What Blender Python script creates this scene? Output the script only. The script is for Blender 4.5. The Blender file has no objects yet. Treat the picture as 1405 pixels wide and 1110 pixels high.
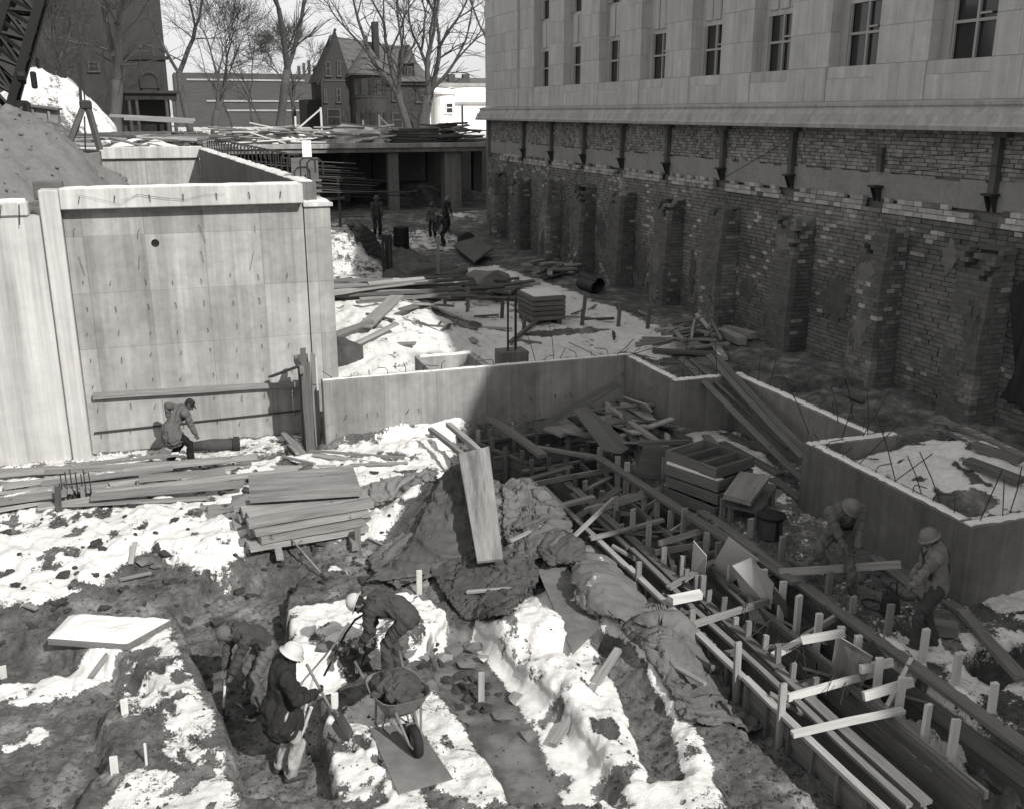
import bpy, bmesh, math, random
import numpy as np
from mathutils import Vector, Matrix, Quaternion
R = math.radians
scene = bpy.context.scene
COL = scene.collection
random.seed(7)
rng = np.random.default_rng(7)

# ------------------------------------------------------------------ camera, sky, sun, exposure
PITCH, YAW, CAMH = R(16.5), R(19.3), 7.4
cam = bpy.data.cameras.new('camera'); camo = bpy.data.objects.new('camera', cam); COL.objects.link(camo)
camo.location = (0, 0, CAMH); camo.rotation_euler = (R(90) - PITCH, 0, -YAW)
cam.sensor_width = 36; cam.lens = 36 * 1350 / 1405; cam.clip_end = 3000; cam.clip_start = .1
scene.camera = camo
SUN = Vector((-.45, 1.2, -1.0)).normalized()          # direction the light travels
world = bpy.data.worlds.new('World'); scene.world = world; world.use_nodes = True
wn = world.node_tree.nodes; wl = world.node_tree.links
sky = wn.new('ShaderNodeTexSky'); sky.sky_type = 'NISHITA'; sky.sun_disc = False
sky.sun_elevation = math.asin(-SUN.z); sky.sun_rotation = math.atan2(-SUN.x, -SUN.y)
sky.air_density = 1.0; sky.dust_density = 1.0
hs = wn.new('ShaderNodeSeparateColor'); hc_ = wn.new('ShaderNodeCombineColor')   # black-and-white film, most sensitive to blue
bg = wn['Background']; bg.inputs['Strength'].default_value = 0.125
wl.new(sky.outputs[0], hs.inputs['Color'])
pw_ = wn.new('ShaderNodeMath'); pw_.operation = 'POWER'; pw_.inputs[1].default_value = .35; wl.new(hs.outputs[2], pw_.inputs[0])      # thin March haze evens the sky out
ml_ = wn.new('ShaderNodeMath'); ml_.operation = 'MULTIPLY'; ml_.inputs[1].default_value = 2.2; wl.new(pw_.outputs[0], ml_.inputs[0])
for i in range(3): wl.new(ml_.outputs[0], hc_.inputs[i])
wl.new(hc_.outputs[0], bg.inputs['Color'])
sl = bpy.data.lights.new('sun', 'SUN'); sl.energy = 3.0; sl.angle = R(.5); sl.color = (1, .985, .955)
so = bpy.data.objects.new('sun', sl); COL.objects.link(so); so.rotation_euler = SUN.to_track_quat('-Z', 'Y').to_euler()
vs = scene.view_settings; vs.view_transform = 'Standard'; vs.look = 'None'; vs.gamma = 1; vs.exposure = 0.72; vs.use_curve_mapping = False
scene.render.engine = 'CYCLES'; scene.cycles.max_bounces = 6

# ------------------------------------------------------------------ measured points (photo pixel + known plane -> world)
def ray(x, y):
    u = (x - 702.5) / 1350; v = -(y - 555) / 1350
    f = math.cos(PITCH) + v * math.sin(PITCH); up = -math.sin(PITCH) + v * math.cos(PITCH)
    return Vector((u * math.cos(YAW) + f * math.sin(YAW), -u * math.sin(YAW) + f * math.cos(YAW), up))
CAM = Vector((0, 0, CAMH))
def at(x, y, z=0.): d = ray(x, y); return CAM + d * ((z - CAMH) / d.z)
def atX(x, y, X): d = ray(x, y); return CAM + d * (X / d.x)
def atY(x, y, Y): d = ray(x, y); return CAM + d * (Y / d.y)
def V(*a): return Vector(a)
RIGHT = V(math.cos(YAW), -math.sin(YAW), 0); AWAY = V(math.sin(YAW), math.cos(YAW), 0)

# ------------------------------------------------------------------ numpy noise
def _h(ix, iy, s):
    n = (ix.astype(np.int64) * 374761393 + iy.astype(np.int64) * 668265263 + s * 1442695041) & 0xffffffff
    n = ((n ^ (n >> 13)) * 1274126177) & 0xffffffff
    return ((n ^ (n >> 16)) & 0xffff) / 65535.0
def vnoise(x, y, s=0):
    x = np.asarray(x, float); y = np.asarray(y, float)
    ix = np.floor(x); iy = np.floor(y); fx = x - ix; fy = y - iy
    fx = fx * fx * (3 - 2 * fx); fy = fy * fy * (3 - 2 * fy)
    a = _h(ix, iy, s); b = _h(ix + 1, iy, s); c = _h(ix, iy + 1, s); d = _h(ix + 1, iy + 1, s)
    return (a + (b - a) * fx) * (1 - fy) + (c + (d - c) * fx) * fy
def fbm(x, y, s=0, o=4):
    t = 0; a = .5; n = 0
    for k in range(o):
        t = t + a * vnoise(x * 2 ** k, y * 2 ** k, s + k * 17); n += a; a *= .5
    return t / n
def sstep(a, b, x): t = np.clip((x - a) / (b - a), 0, 1); return t * t * (3 - 2 * t)
def polysd(px, py, poly):
    """signed distance to polygon, negative inside"""
    P = [(p[0], p[1]) for p in poly]; n = len(P)
    d = np.full(px.shape, 1e9); inside = np.zeros(px.shape, bool)
    for i in range(n):
        x0, y0 = P[i]; x1, y1 = P[(i + 1) % n]
        ex, ey = x1 - x0, y1 - y0; wx, wy = px - x0, py - y0
        t = np.clip((wx * ex + wy * ey) / (ex * ex + ey * ey + 1e-12), 0, 1)
        d = np.minimum(d, np.hypot(wx - ex * t, wy - ey * t))
        c = ((y0 <= py) & (y1 > py)) | ((y1 <= py) & (y0 > py))
        with np.errstate(divide='ignore', invalid='ignore'):
            xi = x0 + (py - y0) / (y1 - y0 if y1 != y0 else 1e-9) * ex
        inside ^= c & (px < xi)
    return np.where(inside, -d, d)
def G(z, *pts): return [at(x, y, z) for x, y in pts]

# ------------------------------------------------------------------ materials (all neutral grey: black-and-white photograph)
MATS = {}
def mat(name, val, var=.3, scale=3., stretch=(1, 1, 1), rough=.9, bump=.4, bdist=.01, objvar=0., snow=0., streak=0., panels=None,
        spots=0., spotval=.03, metal=0., spec=.25, big=.25, tone=None, warm=.05):
    m = bpy.data.materials.new(name); m.use_nodes = True; N = m.node_tree.nodes; L = m.node_tree.links
    b = N['Principled BSDF']; b.inputs['Roughness'].default_value = rough; b.inputs['Metallic'].default_value = metal
    b.inputs['Specular IOR Level'].default_value = spec
    def math_(op, a, c, clamp=False):
        n = N.new('ShaderNodeMath'); n.operation = op; n.use_clamp = clamp
        for i, v in ((0, a), (1, c)):
            if v is None: continue
            if isinstance(v, (int, float)): n.inputs[i].default_value = v
            else: L.new(v, n.inputs[i])
        return n.outputs[0]
    def sm(x, lo, hi):
        n = N.new('ShaderNodeMapRange'); n.interpolation_type = 'SMOOTHSTEP'
        L.new(x, n.inputs[0]); n.inputs[1].default_value = lo; n.inputs[2].default_value = hi
        return n.outputs[0]
    tc = N.new('ShaderNodeTexCoord'); oi = N.new('ShaderNodeObjectInfo')
    off = N.new('ShaderNodeVectorMath'); off.operation = 'ADD'; L.new(tc.outputs['Object'], off.inputs[0])
    cmb = N.new('ShaderNodeCombineXYZ'); r50 = math_('MULTIPLY', oi.outputs['Random'], 61.)
    for i in range(3): L.new(r50, cmb.inputs[i])
    L.new(cmb.outputs[0], off.inputs[1]); co = off.outputs[0]
    def noise(sc, st=(1, 1, 1), det=6., ro=.6):
        mp = N.new('ShaderNodeMapping'); mp.inputs['Scale'].default_value = st; L.new(co, mp.inputs['Vector'])
        n = N.new('ShaderNodeTexNoise'); n.inputs['Scale'].default_value = sc; n.inputs['Detail'].default_value = det; n.inputs['Roughness'].default_value = ro
        L.new(mp.outputs[0], n.inputs['Vector']); return n.outputs[0]
    n1 = noise(scale, stretch); n2 = noise(scale * .17, stretch, 4.)
    v = math_('ADD', math_('MULTIPLY', math_('SUBTRACT', n1, .5), var * 2.4), math_('ADD', math_('MULTIPLY', math_('SUBTRACT', n2, .5), big * 2.4), 1.))
    if objvar: v = math_('MULTIPLY', v, math_('ADD', math_('MULTIPLY', oi.outputs['Random'], 2 * objvar), 1 - objvar))
    if streak:
        s1 = noise(1.0, (3.2, 3.2, .12), 5.); s2 = noise(1.0, (11, 11, .35), 4.)
        v = math_('MULTIPLY', v, math_('ADD', 1., math_('ADD', math_('MULTIPLY', math_('SUBTRACT', s1, .5), streak * 3), math_('MULTIPLY', math_('SUBTRACT', s2, .5), streak * 1.6))))
    if panels:   # board-marked concrete: tone of each form panel
        mp = N.new('ShaderNodeVectorMath'); mp.operation = 'DIVIDE'; L.new(tc.outputs['Object'], mp.inputs[0]); mp.inputs[1].default_value = panels
        fl = N.new('ShaderNodeVectorMath'); fl.operation = 'FLOOR'; L.new(mp.outputs[0], fl.inputs[0])
        wnn = N.new('ShaderNodeTexWhiteNoise'); L.new(fl.outputs[0], wnn.inputs['Vector'])
        v = math_('MULTIPLY', v, math_('ADD', .84, math_('MULTIPLY', wnn.outputs['Value'], .32)))
        sx = N.new('ShaderNodeVectorMath'); sx.operation = 'FRACTION'; L.new(mp.outputs[0], sx.inputs[0])
        sp = N.new('ShaderNodeSeparateXYZ'); L.new(sx.outputs[0], sp.inputs[0])
        ex = math_('LESS_THAN', sp.outputs[0], .022 / panels[0]); ez = math_('LESS_THAN', sp.outputs[2], .016 / panels[2])
        v = math_('MULTIPLY', v, math_('SUBTRACT', 1., math_('MULTIPLY', math_('MAXIMUM', ex, ez), .2)))
    if tone:
        at_ = N.new('ShaderNodeAttribute'); at_.attribute_name = tone
        v = math_('MULTIPLY', v, at_.outputs['Fac'])
    v = math_('MAXIMUM', math_('MULTIPLY', v, val), .006)
    if spots:
        k = sm(noise(scale * 1.9, (1, 1, 1), 3., .5), .72 - spots * .25, .78 - spots * .25)
        mx = N.new('ShaderNodeMix'); L.new(k, mx.inputs[0]); L.new(v, mx.inputs[2]); mx.inputs[3].default_value = spotval; v = mx.outputs[0]
    if snow:
        ge = N.new('ShaderNodeNewGeometry'); sp = N.new('ShaderNodeSeparateXYZ'); L.new(ge.outputs['Normal'], sp.inputs[0])
        k = math_('MULTIPLY', sm(sp.outputs[2], .45, .8), sm(math_('ADD', noise(2.3, (1, 1, 1), 6., .65), snow - .5), .48, .54))
        mx = N.new('ShaderNodeMix'); L.new(k, mx.inputs[0]); L.new(v, mx.inputs[2]); mx.inputs[3].default_value = .74; v = mx.outputs[0]
    cc = N.new('ShaderNodeCombineColor'); L.new(v, cc.inputs[0]); L.new(math_('MULTIPLY', v, 1 - warm * .45), cc.inputs[1]); L.new(math_('MULTIPLY', v, 1 - warm), cc.inputs[2])
    L.new(cc.outputs[0], b.inputs['Base Color'])
    if bump:
        bp = N.new('ShaderNodeBump'); bp.inputs['Strength'].default_value = bump; bp.inputs['Distance'].default_value = bdist
        L.new(noise(scale * 3.1, stretch, 7., .65), bp.inputs['Height']); L.new(bp.outputs[0], b.inputs['Normal'])
    MATS[name] = m; return m

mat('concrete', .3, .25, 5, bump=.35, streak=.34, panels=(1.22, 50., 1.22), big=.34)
mat('concrete_pale', .42, .12, 5, bump=.25, streak=.42, big=.16)
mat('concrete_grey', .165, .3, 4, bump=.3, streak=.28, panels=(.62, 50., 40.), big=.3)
mat('concrete_wall', .235, .25, 5, bump=.35, streak=.34, panels=(1.22, 50., 50.), big=.4)
mat('concrete_shaded', .12, .2, 4, bump=.3, streak=.2)  # darker copy of the concrete that carries the shade under the deck
mat('stone', .42, .1, 9, bump=.15, bdist=.006, objvar=.05, streak=.26, big=.2)
mat('stone_trim', .33, .15, 6, bump=.2, streak=.3, big=.25)
mat('mortar', .15, .3, 8, bump=.5)
mat('stucco', .25, .25, 7, bump=.8, bdist=.03, spots=.12, spotval=.1)
mat('old_render', .1, .5, 5, bump=.8, bdist=.03, big=.5)
mat('brick', .165, .3, 9, bump=.5, bdist=.01, tone='tone')
mat('brick_single', .165, .3, 9, bump=.5, bdist=.01, tone='tone', objvar=.3)
mat('brick_top', .19, .35, 6, bump=.6, bdist=.015, tone='tone')
mat('steel_dark', .035, .3, 8, rough=.6, bump=.15)
mat('steel_channel', .085, .35, 6, rough=.7, bump=.2)
mat('steel_black', .012, .3, 8, rough=.6, bump=.1)
mat('rebar_steel', .03, .3, 12, rough=.7, bump=.1)
mat('glass', .03, .1, 2, rough=.08, bump=0, spec=.5)
mat('window_paint', .34, .1, 6)
mat('wood', .22, .5, 2.2, (1, 16, 16), big=.45, bump=.4, bdist=.006, objvar=.28, spots=.04, spotval=.06)
mat('wood_snow', .25, .5, 2.2, (1, 16, 16), big=.45, bump=.4, bdist=.006, objvar=.25, snow=.2, spots=.04, spotval=.06)
mat('wood_deepsnow', .2, .28, 2.2, (1, 16, 16), bump=.4, bdist=.006, objvar=.3, snow=.44)
mat('wood_pale_sunlit', .5, .18, 2.2, (1, 16, 16), bump=.3, bdist=.005, objvar=.15)  # pale wood, also used to colour sunlight into timbers at the sunny form end
mat('wood_dark', .1, .5, 2.2, (1, 16, 16), big=.45, bump=.4, bdist=.006, objvar=.35, spots=.04, spotval=.06)
mat('wood_form', .13, .5, 2.2, (1, 16, 16), big=.45, bump=.4, bdist=.006, objvar=.3, spots=.04, spotval=.06)
mat('plywood', .19, .35, 3, (1, 9, 9), bump=.4, bdist=.004, objvar=.12, big=.5, spots=.04, spotval=.06)
mat('plywood_worn', .18, .45, 3, (1, 9, 9), bump=.5, bdist=.006, big=.9, spots=.06, spotval=.07)
mat('plywood_dark', .11, .3, 3, (1, 5, 5), bump=.4, objvar=.1, big=.4)
mat('sheet', .33, .2, 3, bump=.15, objvar=.15, big=.4)
mat('plywood_muddy', .13, .5, 3.5, (1, 1, 1), bump=.5, big=.7, spots=.2, spotval=.045, snow=.06)
mat('canvas', .07, .45, 3, bump=.5, bdist=.015, big=.5)
mat('canvas_light', .105, .5, 3, bump=.5, bdist=.015, big=.5)
mat('canvas_snow', .16, .35, 3, bump=.5, bdist=.015, big=.4, snow=.08)
mat('canvas_deepsnow', .14, .35, 3, bump=.5, bdist=.015, big=.4, snow=.34)
mat('canvas_black', .03, .35, 3, bump=.4, bdist=.015)
mat('snow', .7, .05, 4, bump=.5, bdist=.03, big=.05, spots=.0)
mat('snow_dirty', .7, .08, 4, bump=.6, bdist=.04, big=.1, spots=.22, spotval=.12)
mat('soil', .06, .4, 5, bump=.8, bdist=.03, big=.4)
mat('soil_snow', .06, .4, 5, bump=.8, bdist=.03, big=.4, snow=.1)
mat('sand', .175, .25, 7, bump=.9, bdist=.06, big=.25, spots=.05, spotval=.1)
mat('ice', .2, .25, 2, rough=.22, bump=.08, big=.4, spec=.5)
mat('cloth_dark', .02, .4, 9, bump=.4, bdist=.01, spots=.01, spotval=.12, big=.3)
mat('cloth_black', .012, .4, 9, bump=.3, bdist=.01)
mat('cloth_denim', .05, .35, 9, bump=.4, bdist=.01, spots=.01, spotval=.12, big=.3)
mat('cloth_grey', .1, .3, 9, bump=.4, bdist=.01, spots=.01, spotval=.12, big=.25)
mat('cloth_pale', .3, .25, 9, bump=.4, bdist=.01, spots=.01, spotval=.12, big=.25)
mat('cloth_tan', .17, .25, 9, bump=.4, bdist=.01, spots=.01, spotval=.12, big=.25)
mat('skin', .09, .15, 10, rough=.7, bump=.1)
mat('skin_dark', .035, .15, 10, rough=.7, bump=.1)
mat('hair', .02, .3, 20)
mat('leather', .05, .4, 8, rough=.7, bump=.3, spots=.1, spotval=.12)
mat('hat_metal', .5, .1, 5, rough=.35, bump=.05, spec=.5)
mat('hat_grey', .14, .15, 5, rough=.5, bump=.05)
mat('hat_dark', .06, .15, 5, rough=.5, bump=.05)
mat('rubber', .02, .4, 8, rough=.8)
mat('barrow', .16, .35, 5, rough=.6, bump=.2, spots=.15, spotval=.05)
mat('bark', .07, .35, 6, (1, 1, .25), bump=.9, bdist=.03, big=.3)
mat('twig', .035, .25, 6, bump=0)
mat('house_brick', .04, .25, 20, bump=.3, big=.25, stretch=(.4, .4, 2.))
mat('tower_brick', .042, .2, 20, bump=.3, big=.2, stretch=(.4, .4, 2.))
mat('roof_slate', .1, .25, 14, (.5, .5, 3), bump=.4, big=.3)
mat('roof_pale', .3, .25, 8, bump=.3, big=.3)
mat('trim_dark', .03, .2, 6)
mat('white_paint', .75, .06, 3, bump=.1)
mat('far_brick', .07, .25, 12, bump=.2, big=.3, stretch=(.3, .3, 2.5))

# ------------------------------------------------------------------ mesh building
class MB:
    def __init__(s): s.v = []; s.f = []; s.t = []
    def add(s, vs_, fs, tone=1.):
        o = len(s.v); s.v += [tuple(p) for p in vs_]; s.f += [tuple(i + o for i in f) for f in fs]; s.t += [tone] * len(fs); return s
    def hexa(s, p, tone=1.):
        """eight corners: 0-3 bottom ccw, 4-7 top"""
        return s.add(p, [(3, 2, 1, 0), (4, 5, 6, 7), (0, 1, 5, 4), (1, 2, 6, 5), (2, 3, 7, 6), (3, 0, 4, 7)], tone)
    def box(s, x0, x1, y0, y1, z0, z1, tone=1.):
        return s.hexa([(x0, y0, z0), (x1, y0, z0), (x1, y1, z0), (x0, y1, z0), (x0, y0, z1), (x1, y0, z1), (x1, y1, z1), (x0, y1, z1)], tone)
    def beam(s, a, b, w, h, up=(0, 0, 1), tone=1.):
        a = Vector(a); b = Vector(b); d = (b - a).normalized(); u = Vector(up)
        if abs(d.dot(u)) > .98: u = V(0, 1, 0)
        sd = d.cross(u).normalized(); u = sd.cross(d).normalized()
        c = []
        for e in (-1, 1):
            for p, q in ((a, -1), (b, -1), (b, 1), (a, 1)):
                c.append(p + sd * (w / 2 * -q) + u * (h / 2 * e))
        return s.hexa([c[0], c[1], c[2], c[3], c[4], c[5], c[6], c[7]], tone)
    def tube(s, pts, rad, n=6, cap=True):
        pts = [Vector(p) for p in pts]; m = len(pts)
        rr = rad if isinstance(rad, (list, tuple)) else [rad] * m
        o = len(s.v); prev = None
        for i, p in enumerate(pts):
            d = (pts[min(i + 1, m - 1)] - pts[max(i - 1, 0)]).normalized()
            if prev is None: u = d.orthogonal().normalized()
            else:
                u = prev - d * prev.dot(d); u = u.normalized() if u.length > 1e-6 else d.orthogonal().normalized()
            prev = u; w = d.cross(u)
            for k in range(n):
                a = 2 * math.pi * k / n; s.v.append(tuple(p + (u * math.cos(a) + w * math.sin(a)) * rr[i]))
        for i in range(m - 1):
            for k in range(n):
                s.f.append((o + i * n + k, o + i * n + (k + 1) % n, o + (i + 1) * n + (k + 1) % n, o + (i + 1) * n + k)); s.t.append(1.)
        if cap and n > 2:
            s.f.append(tuple(o + k for k in reversed(range(n)))); s.f.append(tuple(o + (m - 1) * n + k for k in range(n))); s.t += [1., 1.]
        return s
    def prism(s, pts, vec, tone=1.):
        n = len(pts); vec = Vector(vec); a = [Vector(p) for p in pts]; b = [p + vec for p in a]
        return s.add(a + b, [tuple(reversed(range(n))), tuple(range(n, 2 * n))] + [(i, (i + 1) % n, (i + 1) % n + n, i + n) for i in range(n)], tone)
    def lathe(s, prof, c=(0, 0, 0), n=16, a0=0., a1=2 * math.pi, xf=None):
        full = abs(a1 - a0 - 2 * math.pi) < 1e-6; k = n if full else n + 1; o = len(s.v)
        for r, z in prof:
            for i in range(k):
                a = a0 + (a1 - a0) * i / n; p = V(r * math.cos(a), r * math.sin(a), z)
                if xf is not None: p = xf @ p
                s.v.append(tuple(Vector(c) + p))
        for j in range(len(prof) - 1):
            for i in range(n):
                i2 = (i + 1) % k; s.f.append((o + j * k + i, o + j * k + i2, o + (j + 1) * k + i2, o + (j + 1) * k + i)); s.t.append(1.)
        return s
    def blob(s, c, rx, ry, rz, seed=0, amp=.25, sub=1, tone=1.):
        bm = bmesh.new(); bmesh.ops.create_icosphere(bm, subdivisions=sub, radius=1); r = random.Random(seed)
        o = len(s.v)
        for v in bm.verts:
            k = 1 + r.uniform(-amp, amp); s.v.append((c[0] + v.co.x * rx * k, c[1] + v.co.y * ry * k, c[2] + v.co.z * rz * k))
        for f in bm.faces: s.f.append(tuple(o + v.index for v in f.verts)); s.t.append(tone)
        bm.free(); return s
    def mesh(s, name, m, origin=(0, 0, 0), smooth=False):
        me = bpy.data.meshes.new(name); o = Vector(origin)
        me.from_pydata([(p[0] - o.x, p[1] - o.y, p[2] - o.z) for p in s.v], [], s.f)
        if len(set(s.t)) > 1 or 'brick' in m:
            a = me.attributes.new('tone', 'FLOAT', 'FACE'); a.data.foreach_set('value', s.t)
        me.materials.append(MATS[m])
        if smooth: me.polygons.foreach_set('use_smooth', [True] * len(me.polygons))
        me.validate(); me.update(); return me
    def build(s, name, m, parent=None, origin=None, smooth=False):
        if origin is None:
            if parent is not None: origin = wloc(parent)
            else:
                a = np.array(s.v); origin = ((a[:, 0].min() + a[:, 0].max()) / 2, (a[:, 1].min() + a[:, 1].max()) / 2, a[:, 2].min())
        ob = bpy.data.objects.new(name, s.mesh(name, m, origin, smooth)); COL.objects.link(ob)
        if parent is not None:
            ob.parent = parent; ob.location = Vector(origin) - wloc(parent)
        else: ob.location = origin
        return ob
def wloc(o):
    p = Vector(o.location)
    while o.parent: o = o.parent; p += o.location
    return p
def tag(o, label, cat, group=None, kind=None):
    if label: o['label'] = label
    if cat: o['category'] = cat
    if group: o['group'] = group
    if kind: o['kind'] = kind
    return o
def struct(o): o['kind'] = 'structure'; return o
def thing(name, label, cat, loc=(0, 0, 0), group=None):
    o = bpy.data.objects.new(name, None); COL.objects.link(o); o.location = loc; o.empty_display_size = .2
    return tag(o, label, cat, group)
def bevel(ob, w=.01):
    m = ob.modifiers.new('bevel', 'BEVEL'); m.width = w; m.segments = 1; m.limit_method = 'ANGLE'; return ob
BR = random.Random(99)
def bar(name, a, b, w, h, m, parent=None, roll=0., warp=.0):
    """a timber lying along its own X axis (so the grain follows it), from a to b (centres of its ends)"""
    a = Vector(a); b = Vector(b); d = b - a; L = d.length; x = d.normalized()
    up = V(0, 0, 1) if abs(x.z) < .98 else V(0, 1, 0)
    y = up.cross(x).normalized(); z = x.cross(y)
    if roll: q = Quaternion(x, roll); y = q @ y; z = q @ z
    mb = MB(); n = 4 if L > 1.5 else 1; e = []; bow = BR.uniform(-.008, .008) * L if L > 1.5 else 0; tw_ = BR.uniform(-.06, .06) * min(L, 3)
    for i in range(n + 1):
        t = i / n; sag = -warp * math.sin(math.pi * t) + BR.uniform(-.004, .004); xx = -L / 2 + L * t; by = bow * math.sin(math.pi * t); q_ = []
        for (yy, zz) in ((-w / 2, -h / 2), (w / 2, -h / 2), (w / 2, h / 2), (-w / 2, h / 2)):
            j = min(w, h) * .07; ex = BR.uniform(-.012, .012) if i in (0, n) else 0; a_ = tw_ * (t - .5)
            q_.append((xx + ex, yy * math.cos(a_) - zz * math.sin(a_) + by + BR.uniform(-j, j), yy * math.sin(a_) + zz * math.cos(a_) + sag + BR.uniform(-j, j)))
        e.append(q_)
    vs_ = [p for q in e for p in q]; fs = [(0, 3, 2, 1)]
    for i in range(n):
        o = i * 4
        for k in range(4): fs.append((o + k, o + (k + 1) % 4, o + 4 + (k + 1) % 4, o + 4 + k))
    o = n * 4; fs.append((o, o + 1, o + 2, o + 3)); mb.add(vs_, fs)
    me = mb.mesh(name, m); ob = bpy.data.objects.new(name, me); COL.objects.link(ob)
    c = (a + b) / 2
    if parent is not None: ob.parent = parent; c = c - wloc(parent)
    ob.matrix_local = Matrix.Translation(c) @ Matrix((x, y, z)).transposed().to_4x4()
    return ob

# ------------------------------------------------------------------ ground: one sheet from the trenches to the horizon
P_MEN = G(-.3, (338, 1125), (318, 1040), (296, 980), (262, 905), (240, 850), (300, 800), (420, 800), (392, 838), (402, 925), (450, 920), (590, 888), (604, 925), (500, 945), (440, 985), (458, 1125))
P_LEFT = G(-.2, (-90, 868), (60, 897), (160, 925), (222, 962), (150, 985), (138, 1005), (150, 1060), (100, 1130), (-90, 1130))
P_ICE = G(-.3, (612, 868), (655, 880), (700, 925), (762, 985), (812, 1050), (856, 1130), (700, 1130), (655, 1040), (606, 960), (592, 925), (600, 888))
P_PIT = [(6.72, 6), (6.72, 17), (5.7, 19.4), (5.7, 20.9), (9.2, 20.9), (8.62, 18.5), (8.62, 6)]
P_OUT = [(6.35, 6), (6.2, 11), (6.1, 16.5), (6.72, 17), (6.72, 6)]
P_DARK = G(-.1, (800, 868), (850, 895), (905, 965), (940, 1080), (890, 1080), (850, 960))
P_TRENCH = [(12.1, 14.0), (12.1, 20.2), (12.3, 22.5), (14.9, 23), (14.5, 17.5), (14.3, 14.6), (13.2, 13.9)]
P_HOLE = G(.45, (1318, 908), (1345, 890), (1412, 880), (1430, 925), (1375, 942), (1340, 930))
S_BERM = G(.15, (-90, 668), (300, 640), (440, 622), (560, 600), (640, 590), (620, 640), (592, 700), (520, 735), (430, 738), (345, 752), (290, 778), (200, 758), (130, 800), (60, 820), (-90, 822))
S_2A = G(0, (392, 838), (470, 826), (560, 818), (612, 838), (616, 870), (580, 890), (480, 905), (406, 925))
S_2B = G(0, (440, 985), (500, 958), (598, 945), (640, 1005), (690, 1080), (710, 1130), (455, 1130))
S_1 = G(0, (235, 858), (250, 900), (296, 985), (335, 1130), (120, 1130), (180, 1062), (222, 1045), (226, 985), (150, 985), (140, 962), (180, 880))
S_L = G(-.1, (-90, 930), (90, 915), (150, 885), (175, 905), (100, 945), (-90, 965))
S_R = G(.15, (640, 850), (690, 815), (740, 805), (800, 770), (850, 810), (900, 880), (960, 975), (1000, 1100), (880, 1130), (800, 1130), (745, 990), (690, 900))
S_MID = [(3.4, 21.2), (10.3, 21.2), (10.5, 18.6), (12, 18.6), (13, 24.5), (15.6, 26), (15.8, 32), (15.4, 38), (14.6, 44), (9.5, 42), (7.5, 36), (3.4, 40)]
S_MOUND = [(10.7, 10.25), (10.7, 13.7), (13, 14.2), (14.6, 13.0), (16.3, 16), (17, 14), (16, 9), (11, 9)]
S_FRONT = G(.45, (1175, 880), (1260, 860), (1330, 870), (1420, 850), (1440, 990), (1200, 990))
S_WALL = G(.45, (930, 590), (1020, 590), (1100, 680), (1090, 710), (1000, 690), (950, 620))
PRINTS = []
prr = random.Random(77)
for (ax, ay, bx_, by_, n_) in ((-2.5, 16.5, 1.0, 18.6, 12), (1.6, 13.2, 3.4, 13.6, 7), (1.4, 10.6, 2.4, 9.2, 6), (-.8, 12.9, -.1, 10.2, 9), (-2.5, 13.2, -.9, 13.0, 6), (-1.5, 15.2, 1.2, 15.6, 9), (0, 14.6, 2.8, 15.2, 9), (4.2, 11.5, 4.9, 9.8, 6), (3.6, 19.5, 5.2, 20.6, 7), (9.2, 9.6, 10.2, 8.4, 6)):
    for i_ in range(n_):
        t_ = (i_ + prr.uniform(-.2, .2)) / n_; hd = math.atan2(by_ - ay, bx_ - ax); PRINTS.append((ax + (bx_ - ax) * t_ + prr.uniform(-.08, .08) - math.sin(hd) * .1 * (-1) ** i_, ay + (by_ - ay) * t_ + prr.uniform(-.08, .08) + math.cos(hd) * .1 * (-1) ** i_, hd + prr.uniform(-.3, .3)))
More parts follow.
